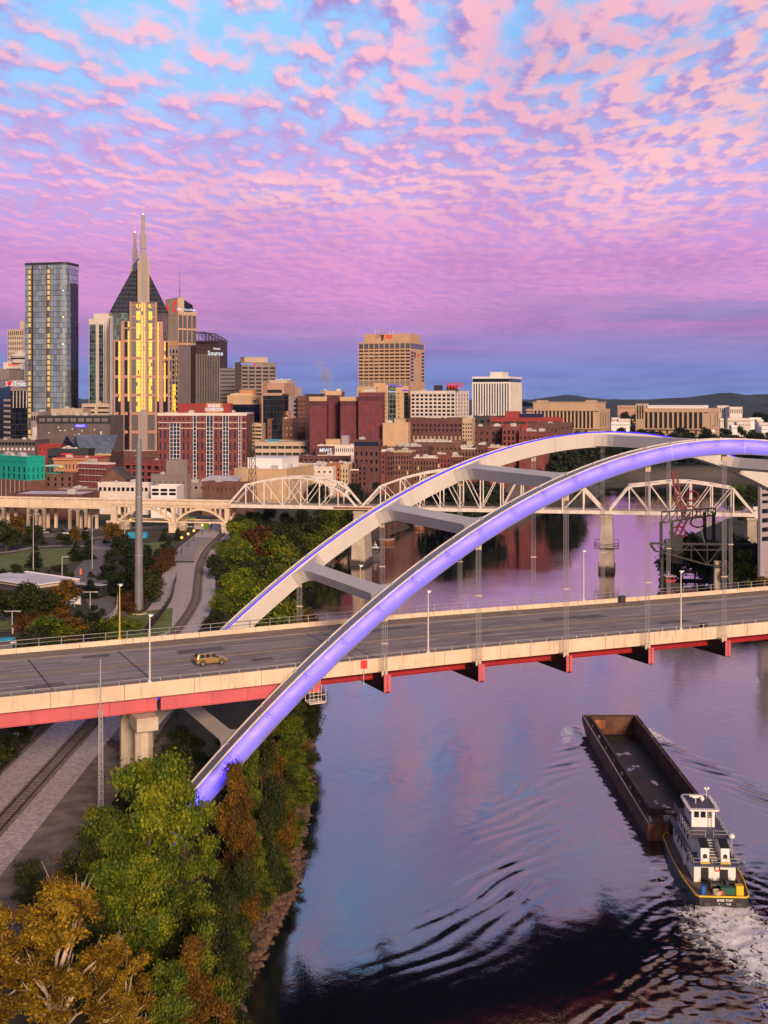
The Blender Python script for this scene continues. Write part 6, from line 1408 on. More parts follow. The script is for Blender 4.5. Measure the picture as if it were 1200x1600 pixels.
# brick rows nearer the viaduct
br, w_, d_, h_, z0 = B('brick_row', 'three-storey red brick row with white-trimmed windows above a blue neon sign', 122, 165, 180, 726, 640, 30, 'brick_red', 'roof_white', front=((8, 3, .42, .6, 730, 758, 'window'),), units=2, cap='bone')
for k in range(3): q = MB(); q.box(-.1, w_+.1, -.25, -.02, h_-2.6-k*3.4, h_-2.3-k*3.4); q.build('string_course', M['bone'], br)
q = MB(); q.box(w_*.12, w_*.26, -.5, -.3, 1.2, 3.2); q.build('neon_sign', M['sign_blue'], br)
def gabled(label, x0, x1, ye, yr, D, m, rm, depth=14, name='gabled_house', cat='building'):
    org, w_, d_, a = solve(x0, x1, x1+1, D, 6, depth); z0 = hz_(org[0], org[1])-1.5
    o = thing(name, label, cat, (org[0], org[1], z0), -a); he, hr = zat(ye, D)-z0, zat(yr, D)-z0; q = MB()
    q.add([(0,0,0),(w_,0,0),(w_,0,he),(w_/2,0,hr),(0,0,he),(0,d_,0),(w_,d_,0),(w_,d_,he),(w_/2,d_,hr),(0,d_,he)], [(0,1,2,3,4),(5,9,8,7,6),(0,4,9,5),(1,6,7,2)]); q.build('wall', M[m], o)
    q = MB()
    for xa, za, xb, zb2 in ((-.5, he-.35, w_/2, hr+.2), (w_+.5, he-.35, w_/2, hr+.2)): q.add([(xa,-.5,za),(xb,-.5,zb2),(xb,d_+.5,zb2),(xa,d_+.5,za),(xa,-.5,za+.25),(xb,-.5,zb2+.25),(xb,d_+.5,zb2+.25),(xa,d_+.5,za+.25)], [(4,5,6,7),(0,3,2,1),(0,1,5,4),(2,3,7,6),(0,4,7,3)])
    q.build('roof', M[rm], o)
    for k in range(4): x = w_*(k+.5)/4; q = MB(); q.box(x-.5, x+.5, -.08, -.02, he*.45, he*.45+1.6); q.build('window', M['window'], o)
    return o, w_, he
gh, w_, he = gabled('small brick house with a steep dark gable roof and lit doorway', 156, 196, 749, 732, 615, 'brick_brown', 'roof_dark')
q = MB(); q.box(w_*.62, w_*.72, -.1, -.02, 1, 3.2); q.build('doorway', M['lit_warm'], gh)
rt_, w_, d_, h_, z0 = B('brick_row', 'red brick building with pale red window frames behind the steel monopole', 194, 250, 265, 721, 640, 28, 'brick_red', 'roof_dark', front=((5, 3, .6, .55, 726, 757, 'window'),), side=((2, 3, .35, .5, 726, 757, 'window'),), units=2)
for k in range(3): q = MB(); q.box(-.1, w_+.1, -.3, -.02, h_-2.3-k*3.3, h_-1.9-k*3.3); q.build('frame_band', M['red_trim'], rt_)
gy, w_, d_, h_, z0 = B('theatre_block', 'blank grey-brown block with a taller fly tower in front of the brick hotel', 236, 292, 298, 744, 585, 14, 'warm_grey', 'roof_grey', units=2, pents=((.42, .98, .05, .5, 7.5, 'warm_grey'),), front=((6, 1, .15, .3, 748, 760, 'black'),))
B('shop_row', 'low white shopfront strip with square windows left of the monopole', 153, 232, 238, 757, 560, 8, 'bone', 'roof_white', front=((11, 1, .66, .6, 760, 770, 'window'),), units=3)
B('market_hall', 'low building with a white framed glass front below the grey fly tower', 236, 276, 277, 762, 545, 6, 'white', 'roof_grey', front=((3, 2, .8, .72, 763, 775, 'brick_dark' if False else 'window', .5),), depth=12, units=0)
sh, w_, d_, h_, z0 = B('pavilion_hall', 'low hall with a long pale pitched canopy roof behind the viaduct', 292, 378, 380, 757, 590, 6, 'warm_grey', 'roof_grey', units=4, depth=18, front=((9, 1, .4, .6, 759, 766, 'window'),))
q = MB(); q.add([(w_*.30, -2, h_+1.2), (w_*.92, -2, h_+1.2), (w_*.92, 12, h_+3.2), (w_*.30, 12, h_+3.2), (w_*.30, -2, h_+1.5), (w_*.92, -2, h_+1.5), (w_*.92, 12, h_+3.5), (w_*.30, 12, h_+3.5)], [(4,5,6,7),(0,3,2,1),(0,1,5,4),(1,2,6,5),(2,3,7,6),(3,0,4,7)])
q.build('canopy_roof', M['roof_white'], sh); q = MB()
for k in range(6): q.box(w_*(.31+.12*k)-.15, w_*(.31+.12*k)+.15, -1.6, -1.3, h_, h_+1.3)
q.build('canopy_post', M['white'], sh)
B('brick_warehouse', 'long brown brick warehouse with slot windows just behind the left truss span', 316, 384, 398, 757, 548, 24, 'brick_brown', 'roof_dark', front=((10, 1, .2, .55, 760, 772, 'window'),), units=1)
B('brick_building', 'brick building seen through the arcades of the viaduct', -30, 82, 84, 786, 560, 4, 'brick_dark', 'roof_grey', front=((12, 2, .3, .5, 790, 815, 'window'),), depth=20, units=0)
B('brick_building', 'wide flat-roofed brick building just above the viaduct at the left', 12, 128, 130, 775, 540, 6, 'brick_dark', 'roof_white', front=((14, 1, .3, .5, 778, 790, 'window'),), depth=26, units=1)
B('brick_building', 'brick building with pale bays behind the second viaduct pier', 84, 150, 152, 782, 575, 6, 'brick_brown', 'roof_grey', front=((7, 2, .35, .6, 786, 812, 'window'),), depth=16, units=0)
B('flat_roofed_hall', 'grey flat-roofed hall between the turquoise building and the viaduct', 92, 150, 156, 766, 590, 10, 'warm_grey', 'roof_white', front=((5, 1, .5, .5, 768, 775, 'window'),), units=3)
# white flat roofs and the brick streets to the right
B('flat_roofed_hall', 'big cream hall with a white stepped roof behind the left truss span', 366, 448, 462, 735, 600, 16, 'tan', 'roof_white', units=9, depth=40, pents=((.08, .75, .3, .9, 5, 'white'),))
B('flat_roofed_hall', 'white roofed block with roof plant right of the cream hall', 442, 520, 528, 731, 640, 12, 'bone', 'roof_white', front=((9, 1, .4, .4, 734, 741, 'window'),), units=11, depth=30)
B('brick_hall', 'brown brick hall with a dark window strip above the white roofs', 466, 546, 547, 714, 690, 6, 'brick_dark', 'roof_white', front=((10, 1, .5, .4, 716, 722, 'window'),), units=9, depth=26)
mw, w_, d_, h_, z0 = B('office_building', 'low curved pale office with vertical window slots and script lettering', 496, 578, 580, 697, 695, 5, 'bone', 'roof_white', front=((26, 1, .45, .62, 699, 708, 'window'),), units=3, depth=14, pents=((.14, .42, .3, .9, 3.4, 'tan'), (.44, .58, .3, .9, 5.5, 'lilac')))
lettering('MWS', 3.2, M['sign_white'], mw, (w_*.16, -.5, h_-2.6)); q = MB(); q.box(-1, w_*.33, -.3, -.02, h_-5, h_); q.build('sign_wall', M['brick_dark'], mw)
B('brick_building', 'dark brown building with a black glazed top floor in the brick street', 553, 592, 596, 689, 650, 12, 'brick_dark', 'dark_wall', front=((1, 1, .96, .8, 690, 698, 'navy'), (5, 3, .4, .5, 703, 740, 'window')), units=1)
rows = [(436, 484, 742, 'brick_brown', 7, 'with rows of tall narrow windows nearest the left truss'), (512, 532, 726, 'brick_orange', 3, 'with a bright orange side wall'), (530, 544, 728, 'stone', 3, 'with a cream stone front, the narrowest of the street'), (543, 560, 735, 'brick_dark', 3, 'with a black awning and red lamp'), (559, 573, 724, 'brick_dark', 2, 'with pale string courses'), (572, 586, 718, 'brick_brown', 3, 'with a beige upper facade'),
        (585, 601, 706, 'brick_red', 3, 'with a tall red gable front'), (600, 614, 708, 'brick_dark', 3, 'with dark red bays and white sills'), (613, 643, 707, 'brick_brown', 7, 'that is broad and tan with many small windows'), (642, 684, 716, 'brick_brown', 9, 'that is low and wide with a white roof edge'), (683, 703, 712, 'brick_red', 4, 'with a brick pediment'), (702, 722, 714, 'brick_dark', 4, 'with a white roof beside the arch'), (721, 742, 702, 'brick_brown', 4, 'with a tan side wall by the blue-lit arch'), (741, 762, 697, 'brick_dark', 4, 'with two pale upper storeys'), (760, 790, 700, 'brick_red', 5, 'that is plain red, lowest behind the blue-lit arch')]
for i, (xa, xb, yt, m_, nc, lab) in enumerate(rows):
    B('row_building', 'brick street building '+lab, xa, xb, xb+2, yt, 640+i*2.5+(3 if i % 2 else 0), 10, m_, ['roof_grey', 'roof_white', 'roof_dark'][i % 3], front=((nc, 4, .42, .62, yt+4, yt+36, 'window'),), units=2, depth=16, cap=['bone', None, 'stone'][i % 3], lit=.02)
B('brick_row', 'long brick range with small windows behind the brick street', 612, 722, 736, 693, 700, 10, 'brick_brown', 'roof_white', front=((16, 1, .3, .4, 697, 706, 'window'),), units=14, depth=24)
B('brick_row', 'low brick range with white roof patches above the left of the brick street', 596, 668, 676, 700, 680, 10, 'brick_dark', 'roof_grey', front=((10, 1, .3, .4, 703, 710, 'window'),), units=10, depth=20)
B('brick_warehouse', 'brick warehouse with pale bands left of the tall windowed warehouse', 738, 785, 790, 668, 760, 10, 'brick_dark', 'roof_white', front=((5, 3, .3, .4, 672, 703, 'window'),), units=4)
B('brick_warehouse', 'tall red brick warehouse with a grid of paired windows', 785, 812, 814, 668, 745, 10, 'brick_red', 'roof_grey', front=((4, 4, .5, .6, 671, 708, 'window'),), units=3, depth=22)
B('brick_warehouse', 'red brick warehouse with a white roof line right of the tall windowed one', 811, 850, 864, 676, 735, 20, 'brick_red', 'roof_white', zb=9, front=((6, 3, .36, .5, 680, 706, 'window'),), units=6)
B('brick_warehouse', 'orange-brown brick warehouse end nearest the courthouse', 826, 872, 894, 663, 790, 24, 'brick_brown', 'roof_grey', zb=10, front=((7, 3, .3, .5, 668, 695, 'window'),), side=((5, 3, .4, .5, 665, 695, 'window'),), units=2)
B('office_building', 'long dark red office with black ribbon windows in front of the courthouse', 766, 880, 883, 654, 850, 6, 'red_wall', 'roof_white', front=((6, 1, .86, .42, 656, 666, 'black', .8),), depth=24, units=1, pents=((.2, .42, .3, .8, 4.5, 'red_wall'), (.4, .72, .3, .8, 3.0, 'navy')))
# far apartments and houses on the right skyline
B('apartment_block', 'far white apartment block with vertical window bands, left half', 1121, 1139, 1141, 634.5, 1900, 8, 'bone', 'roof_white', front=((6, 1, .4, .9, 637, 644, 'window'),), depth=18, units=0, zb=15)
B('apartment_block', 'far white apartment block with vertical window bands, lower right half', 1140, 1160, 1162, 636.5, 1880, -4, 'bone', 'roof_white', front=((7, 1, .4, .9, 639, 646, 'window'),), depth=18, units=0, zb=15)
B('apartment_block', 'distant pale low complex between the courthouse and the library', 965, 993, 994, 634, 2300, 5, 'pinkish', 'roof_white', front=((8, 1, .5, .5, 636, 639, 'window'),), depth=30, units=0, zb=15)
fh_labels = [(1105, 1117, 672, 'far house with a pale blue roof'), (1125, 1131, 654, 'far gabled cottage with white walls'), (1137, 1166, 654, 'far white terraced block with flat roofs, the longest'), (1143, 1152, 665, 'far white cube house with two windows'), (1151, 1173, 660, 'far white townhouse row with one taller unit'), (1166, 1172, 654, 'small far lilac house'), (1172, 1190, 653, 'far pink and white townhouse row'), (1183, 1193, 656, 'far white block with a projecting corner'), (1186, 1206, 661, 'far white strip building at the right edge'), (1190, 1205, 667, 'far white house with dark openings at the right edge'), (956, 968, 653, 'far low white shed right of the courthouse'), (966, 985, 655, 'far pale roofed building beside the white shed'), (955, 984, 660, 'pale blue-grey hall right of the courthouse')]
for i, (xa, xb, yt, lab) in enumerate(fh_labels): B('far_house', lab, xa, xb, xb+.5, yt, 1500-15*(yt-652), 5, 'bone' if i % 3 else 'white', 'roof_white', front=((max(2, int((xb-xa)/3)), 1, .5, .4, yt+2, yt+6, 'window'),), depth=14, units=0, par=.3, group='far houses beyond the library')
# white block of flats on the right bank
wb, w_, d_, h_, z0 = B('apartment_block', 'white waterfront block with stacked dark balconies at the right edge', 1184, 1188, 1240, 755, 380, 62, 'lilac', 'roof_white', side=((3, 3, .7, .45, 758, 790, 'window', .9), (3, 4, .7, .5, 792, 850, 'window', .9)), units=1, zb=4)
bpy.context.view_layer.update()
for o in list(bpy.data.objects):
    if 'w_' in o.keys(): del o['w_']

b_ = M['tower_glass'].node_tree.nodes['Principled BSDF']; b_.inputs['Metallic'].default_value = .6
# ------------------------------------------------------------------ park, paths, railway
mat('grass', (.12, .165, .032), .95, var=.35, vs=.25, bump=.4, bs=6); mat('path', (.30, .27, .27), .9, var=.15, vs=.3); mat('path_dark', (.155, .135, .145), .9, var=.2, vs=.3)
mat('ballast', (.50, .43, .45), .95, var=.35, vs=1.8, bump=.8, bs=9); mat('dirt', (.19, .155, .135), .95, var=.4, vs=.35, bump=.6, bs=5); mat('tie', (.12, .092, .09), .9, var=.35, vs=2); mat('rail', (.05, .04, .038), .5, .5, var=.2)
mat('lit_edge', (.62, .42, .10), .8, var=.1)
drape('lawn', ppoly([(-60, 872), (0, 868), (55, 858), (112, 856), (128, 862), (120, 876), (95, 884), (40, 890), (-60, 896)]), .06, M['grass'])
drape('lawn', ppoly([(205, 958), (270, 950), (268, 985), (240, 996), (150, 1000), (170, 975)]), .06, M['grass'])
drape('lawn', ppoly([(215, 850), (262, 846), (268, 862), (240, 872), (215, 868)]), .06, M['grass'])
drape('lawn', ppoly([(-40, 968), (25, 964), (40, 976), (10, 985), (-40, 988)]), .06, M['grass'])
def pathway(name, pts, w_, m, off): 
    mb, L = ribbon(name, smooth_path(ppoly(pts)), -w_/2, w_/2, off, M[m]); return tag(mb.build(name, M[m]), kind='structure')
pathway('path', [(-40, 869), (20, 862), (60, 855), (120, 853), (160, 858)], 3.2, 'path', .12)
pathway('path', [(168, 845), (160, 868), (140, 893), (145, 915), (163, 938), (172, 958), (158, 972)], 9.0, 'path_dark', .10)
pathway('path', [(100, 840), (140, 842), (175, 838), (190, 850)], 7, 'path_dark', .08)
pathway('path', [(-30, 966), (20, 965), (60, 968), (80, 967)], 3, 'path', .13)
pathway('path', [(228, 888), (250, 880), (262, 884), (250, 893), (235, 900)], 2.6, 'path', .13)
pathway('road', [(-60, 858), (20, 843), (80, 836), (140, 828), (260, 822), (300, 820)], 16, 'path_dark', .05)
drape('plaza', ppoly([(-20, 1008), (45, 995), (60, 1003), (40, 1020), (-20, 1030)]), .08, M['path'])
# railway: two tracks on ballast
trk = [(-45.6, 60), (-45.6, 190), (-45.0, 250), (-46.5, 300), (-51.5, 340), (-57.5, 385), (-61.5, 430), (-63, 470), (-66, 540)]
trk = smooth_path(trk, 3.0)
mb, _ = ribbon('ballast', trk, -10.5, 4.8, .05, None); tag(mb.build('ballast', M['ballast']), kind='structure')
mb, _ = ribbon('gravel_track', [p for p in trk if p.y < 215], 4.8, 11.5, .03, None); tag(mb.build('gravel_apron', M['dirt']), kind='structure')
def track(offs, ymax, name='railway_track'):
    o = tag(put(name, None), kind='structure')
    path = [p for p in trk if p.y < ymax]
    for s_ in (-.75, .75):
        mb, L = ribbon('rail', path, offs+s_-.05, offs+s_+.05, .42, None, .2); mb.build('rail', M['rail'], o)
    t_ = MB(); acc = 0
    for a, b in zip(path, path[1:]):
        L = (b-a).length; d_ = (b-a)/L; n = Vector((d_.y, -d_.x, 0)); k = acc
        while k < L:
            c = a+d_*k+n*offs; z = up_l(c.y); t_.bar(c-n*1.3+Vector((0, 0, z+.14)), c+n*1.3+Vector((0, 0, z+.14)), .24, .2); k += .62
        acc = k-L
    tag(t_.build('ties', M['tie'], o), kind='stuff')
track(0, 600); track(-7.2, 215)
mb, _ = ribbon('platform', [p for p in trk if 388 < p.y < 470], -9.5, -2.2, .55, None, .6); pf = tag(mb.build('platform', M['path']), kind='structure')
mb, _ = ribbon('platform_edge', [p for p in trk if 388 < p.y < 470], -2.6, -2.2, .57, None); tag(mb.build('platform_edge', M['lit_edge']), kind='structure')
# fence beside the track
fe = thing('fence', 'long dark fence following the railway beside the brown shrubs', 'fence', (0, 0, 0)); mb, L = ribbon('x', [p for p in trk if 262 < p.y < 350], -6.2, -6.1, .1, None)
for a, b in zip(L, L[1:]): mb.quad(a[0], b[0], (b[0][0], b[0][1], b[0][2]+1.5), (a[0][0], a[0][1], a[0][2]+1.5))
mb.build('mesh_panel', M['black'], fe)
for k, a in enumerate(L[::2]): q = MB(); q.cyl(a[0], .09, 1.9, 6); q.build('post', M['dark_steel'], fe)
# masts
mono = thing('monopole', 'tall tapering galvanised steel monopole standing on the lawn', 'mast', gnd(217, 959, 14.0)); mono.location.z = 13.9
hm = zat(686, mono.location.y)-14; q = MB(); q.tube([(0, 0, 0), (0, 0, hm*.5), (0, 0, hm)], [1.05, .86, .66], 24); q.smooth = False; q.build('shaft', mat('galv_mast', (.19, .19, .20), .55, .15, var=.2, vs=.15, streak=.35), mono)
q = MB(); q.cyl((0, 0, 0), 1.9, .35, 24); q.build('base_plate', M['concrete'], mono)
for zf in (.335, .67): q = MB(); q.cyl((0, 0, hm*zf), 1.0 if zf < .5 else .84, .12, 24); q.build('joint_ring', M['galv'], mono)
for k in range(14):
    q = MB(); z = hm*(.5+.034*k); q.bar((-1.0, 0, z), (-.7, 0, z), .08); q.build('step_peg', M['galv'], mono)
q = MB(); z = zat(704, mono.location.y)-14
q.bar((-2.8, 0, z+.25), (0, 0, z-.1), .16); q.bar((2.8, 0, z+.25), (0, 0, z-.1), .16); q.build('cross_arm', M['galv'], mono)
lt_ = thing('lattice_mast', 'slender grey lattice mast beside the railway in front of the bridge girder', 'mast', at(157, 1286, 146.5)); lt_.location.z = 13.5
hl_ = zat(1030, lt_.location.y)-13.5
def lat(par, w0, w1, h_, n, t_, m, htop=None):
    q = MB(); c = lambda w_, z: [Vector((w_*math.cos(R(30+120*k)), w_*math.sin(R(30+120*k)), z)) for k in range(3)]
    for i in range(n):
        a, b = c(w0+(w1-w0)*i/n, h_*i/n), c(w0+(w1-w0)*(i+1)/n, h_*(i+1)/n)
        for k in range(3): q.bar(a[k], b[k], t_*1.5); q.bar(a[k], b[(k+1) % 3], t_); q.bar(a[k], a[(k+1) % 3], t_)
    return q.build('lattice_shaft', M[m], par)
lat(lt_, .36, .26, hl_*.70, 16, .05, 'galv'); q = MB(); q.cyl((0, 0, hl_*.70), .07, hl_*.3, 6); q.build('whip_antenna', M['galv'], lt_)
q = MB(); q.box(-.7, .7, -.7, .7, -.5, .3); q.build('footing', M['concrete'], lt_)
p = at(394, 752, 560); lm = thing('lattice_mast', 'dark red lattice tower behind the left truss span', 'mast', (p.x, p.y, hz_(p.x, p.y)-.5)); lat(lm, 2.6, .8, zat(650, 560)-lm.location.z, 14, .16, 'dark_steel')
q = MB(); z = zat(700, 560)-lm.location.z; q.bar((-2.2, 0, z), (2.2, 0, z), .25); q.build('cross_arm', M['dark_steel'], lm)
# park building
pbld, w_, d_, h_, z0 = B('pavilion', 'low park pavilion with a wide pale flat roof and glazed front', -25, 56, 124, 915, 330, 38, 'beige', 'roof_white', front=((12, 1, .86, .62, 918, 934, 'window'),), units=0, par=.25, cap='white')
q = MB(); q.box(-.6, w_+.6, -1.2, d_*.7, h_+.05, h_+.4); q.build('roof_canopy', M['roof_white'], pbld)
o = thing('tour_bus', 'dark bus parked beside the pavilion', 'bus', at(138, 944, 315), R(-24)); o.location.z = up_l(315)+.1
q = MB(); q.box(-5, 5, -1.25, 1.25, .5, 3.1); q.build('body', M['dark_wall'], o); q = MB(); q.box(-4.8, 4.6, -1.3, -1.25, 1.7, 2.6); q.build('window', M['window'], o)
for x in (-3.2, 3.0):
    q = MB(); q.tube([(x, -1.28, .5), (x, -1.0, .5)], .5, 14); q.build('wheel', M['tyre'], o)
q = MB(); q.box(-5.02, 5.02, -1.2, 1.2, 3.1, 3.25); q.build('roof', M['unit'], o)
o = thing('white_tent', 'small white striped market tent left of the bus', 'tent', at(107, 960, 300), R(-15)); o.location.z = up_l(300)
q = MB(); q.add([(-2.6, -1.6, 2.0), (2.6, -1.6, 2.0), (2.6, 1.6, 2.0), (-2.6, 1.6, 2.0), (-1.6, 0, 3.1), (1.6, 0, 3.1)], [(0, 1, 5, 4), (2, 3, 4, 5), (1, 2, 5), (3, 0, 4)]); q.build('canopy', M['white'], o); q = MB()
for x in (-2.5, 2.5):
    for y in (-1.5, 1.5): q.box(x-.07, x+.07, y-.07, y+.07, 0, 2)
q.build('frame', M['galv'], o); q = MB(); q.box(-2.5, 2.5, 1.45, 1.55, .2, 2); q.build('back_wall', M['white'], o)
# parked cars and street life under the viaduct
def small_car(label, px, py, paint, rz, suv=0, group='cars parked by the viaduct'):
    p = gnd(px, py, 11.5); p.z = up_l(p.y)+.12; o = thing('parked_car', label, 'car', p, rz, group)
    b = loft([sec(-2.2, .78, .4, .8), sec(-2.1, .88, .3, .92), sec(.9, .88, .3, .95), sec(2.0, .85, .32, .8), sec(2.2, .76, .4, .65)]); b.build('body', paint, o)
    c = loft([sec(-1.8-.2*suv, .82, .85, 1.0, .78, .04), sec(-1.2-.6*suv, .8, .85, 1.45+.2*suv, .62, .05), sec(.2, .8, .85, 1.45+.2*suv, .62, .05), sec(.95, .82, .85, .98, .76, .04)]); c.build('glasshouse', M['car_glass'], o)
    q = MB(); q.box(-1.15-.5*suv, .15, -.6, .6, 1.452+.2*suv, 1.49+.2*suv); q.build('roof', paint, o)
    for x in (-1.3, 1.3):
        for sy in (-1, 1): q = MB(); q.tube([(x, sy*.66, .33), (x, sy*.9, .33)], .33, 10); q.build('wheel', M['tyre'], o)
    return o
PA = {n: mat('paint_'+n, c, .3, .2, var=0, spec=.6) for n, c in (('blue', (.02, .10, .35)), ('white', (.7, .7, .7)), ('black', (.015, .015, .02)), ('silver', (.35, .35, .37)), ('red', (.35, .02, .02)))}
for a in ((33, 834, 'blue', 8, 0, 'blue car parked by the viaduct, nearest the left pier'), (38, 841, 'blue', 8, 1, 'blue car parked in the front row by the viaduct'), (68, 833, 'silver', 6, 0, 'silver car parked under the second viaduct pier'), (80, 831, 'black', 6, 1, 'black car parked right of the silver one by the viaduct'), (98, 829, 'black', 5, 0, 'black car parked between two viaduct piers'), (108, 834, 'white', 5, 0, 'white car parked in front of the third viaduct pier'), (167, 849, 'black', 80, 0, 'black car on the park drive'), (300, 822, 'white', 20, 1, 'white van at the station end of the platform'), (12, 836, 'silver', 8, 0, 'silver car parked at the far left by the viaduct')):
    small_car(a[5], a[0], a[1], PA[a[2]], R(a[3]), a[4])
for lab, px, py, pc, L in (('bright blue kiosk beneath the concrete arches', 216, 840, 'container_blue', 3.6),):
    p = gnd(px, py, 11.4); o = thing('kiosk', lab, 'kiosk', (p.x, p.y, up_l(p.y)), R(-6)); q = MB(); q.box(-L, L, -1.2, 1.2, 0, 2.4); q.build('body', M[pc], o); q = MB(); q.box(-L-.2, L+.2, -1.4, 1.4, 2.4, 2.6); q.build('roof', M['dark_steel'], o)
p = gnd(312, 824, 11.3); o = thing('station_canopy', 'station canopy with a lit yellow-green fascia at the end of the platform', 'canopy', (p.x, p.y, up_l(p.y)), R(-6)); q = MB(); q.box(-7, 6, -2, 2, 4.4, 4.9); q.build('roof', M['dark_steel'], o)
q = MB(); q.box(-7, -1, -2.1, -2.02, 4.4, 5.0); q.build('fascia', emat('lit_green', (.35, .6, .05), .35), o)
for x in (-6, 0, 5): q = MB(); q.cyl((x, 0, 0), .2, 4.4, 8); q.build('post', M['dark_steel'], o)
q = MB(); q.box(-2, 2.2, -1.5, 1.5, 0, 3.4); q.build('kiosk', M['galv'], o); q = MB(); q.box(2.4, 3.8, -1.5, -.6, 0, 3); q.build('panel', M['lit_green'], o)
# lamps in the park and on the platform (lit)
def park_lamp(px, py, ytop, lab, lit=None, arm=False, group='park lamps'):
    p = gnd(px, py, 12.3)
    for _ in range(6): D = F*(H-up_l(p.y))/(py-HZ); p = Vector(((px-600)*D/F, D, up_l(D)))
    h_ = zat(ytop, p.y)-p.z; o = thing('lamp_post', lab, 'lamp', p, 0, group)
    q = MB(); q.tube([(0, 0, -.2), (0, 0, h_)], [.16, .10], 8); q.build('pole', M['galv' if not lit else 'dark_steel'], o)
    if lit: q = MB(); q.sphere((0, 0, h_+.2), .45, 10, 6); q.build('globe', M[lit], o)
    else:
        q = MB(); q.bar((-1.7 if arm else 0, 0, h_), (1.7, 0, h_+.05), .16, .18); q.box(1.0, 1.9, -.25, .25, h_-.1, h_+.12); q.build('arm', M['galv'], o)
for i, (px, py, yt, lit, lab) in enumerate(((284, 868, 841, 'lamp_orange', 'lit orange lamp nearest on the platform'), (294, 857, 835, 'lamp_orange', 'lit orange lamp in the middle of the platform'), (303, 848, 830, 'lamp_orange', 'lit orange lamp farther along the platform'), (316, 836, 821, 'lamp_orange', 'lit orange lamp by the station canopy'), (328, 832, 818, 'lamp_orange', 'lit orange lamp at the canopy edge'), (353, 820, 803, 'lamp_orange', 'lit orange lamp against the right arch pier'), (204, 830, 813, 'lamp_orange', 'lit orange lantern under the left arch pier'), (52, 890, 803, None, 'tall plain lamp post at the edge of the lawn'), (144, 890, 806, None, 'tall plain lamp post beside the park drive'), (195, 865, 782, None, 'tall plain lamp post left of the monopole'), (97, 905, 870, None, 'short lamp post behind the pavilion'), (19, 985, 955, None, 'double-armed lamp post by the lower lawn'), (141, 952, 925, None, 'lamp post with blue banners by the bus'), (104, 965, 938, None, 'lamp post with blue banners by the white tent'), (175, 925, 900, None, 'lamp post on the curve of the park drive'), (42, 832, 805, None, 'street lamp among the parked cars'))):
    o_ = park_lamp(px, py, yt, lab, lit, i in (11, 12, 13))
for px, py, D_, lab in ((141, 931, 322, 'pair of blue banners on the lamp post beside the bus'), (104, 945, 300, 'pair of blue banners on the lamp post beside the white tent')):
    o = thing('banner', lab, 'banner', at(px, py-4, D_)); 
    for x in (-1.15, .15): q = MB(); q.box(x, x+1.0, -.05, .05, -1.3, .4); q.build('flag', mat('banner_blue', (.01, .28, .6), .7, var=.1) if 'banner_blue' not in M else M['banner_blue'], o)
o = thing('marker_post', 'small orange marker post at the bend of the park drive', 'post', gnd(126, 898, 13.2)); o.location.z = up_l(o.location.y); q = MB(); q.cyl((0, 0, 0), .45, 1.9, 10, r2=.3); q.build('cone', mat('orange_post', (.7, .16, .04), .6, var=0), o); q = MB(); q.box(-.6, .6, -.6, .6, 0, .15); q.build('base', M['black'], o)
o = thing('boat_on_trailer', 'blue covered boat standing on the plaza at the left edge', 'boat', gnd(8, 1006, 14), R(10)); o.location.z = 14.1
b_ = loft([[(-1.8, -.6, .5), (-1.8, -.8, 1.1), (-1.8, .8, 1.1), (-1.8, .6, .5)], [(.6, -.6, .5), (.6, -.85, 1.15), (.6, .85, 1.15), (.6, .6, .5)], [(2.0, -.05, .8), (2.0, -.08, 1.2), (2.0, .08, 1.2), (2.0, .05, .8)]]); b_.build('cover', M['container_blue'], o); q = MB(); q.box(-1.6, 1.2, -.1, .1, .1, .5); q.tube([(-.5, -.8, .25), (-.5, .8, .25)], .25, 10); q.build('trailer', M['dark_steel'], o)
o = thing('rowing_boat', 'upturned white rowing boat beside the blue covered boat', 'boat', gnd(31, 1007, 14), R(-18)); o.location.z = 14.1
b_ = loft([[(-2.4, -.05, .05), (-2.4, -.05, .3), (-2.4, .05, .3), (-2.4, .05, .05)], [(0, -.75, .05), (0, -.4, .6), (0, .4, .6), (0, .75, .05)], [(2.4, -.05, .05), (2.4, -.05, .3), (2.4, .05, .3), (2.4, .05, .05)]]); b_.build('hull', M['white'], o); q = MB(); q.bar((-2.3, 0, .33), (2.3, 0, .33), .07, .1); q.build('keel', M['galv'], o)
fe = thing('fence', 'low timber post fence curving round the plaza at the left edge', 'fence', (0, 0, 0)); fp = ppoly([(-10, 992), (20, 990), (44, 985), (48, 1000), (56, 1006)])
for a, b in zip(fp, fp[1:]):
    q = MB(); 
    for hh in (.6, 1.1): q.bar((a[0], a[1], up_l(a[1])+hh), (b[0], b[1], up_l(b[1])+hh), .08)
    q.build('rail', M['tie'], fe); q = MB(); q.box(a[0]-.12, a[0]+.12, a[1]-.12, a[1]+.12, up_l(a[1]), up_l(a[1])+1.3); q.build('post', M['concrete'], fe)
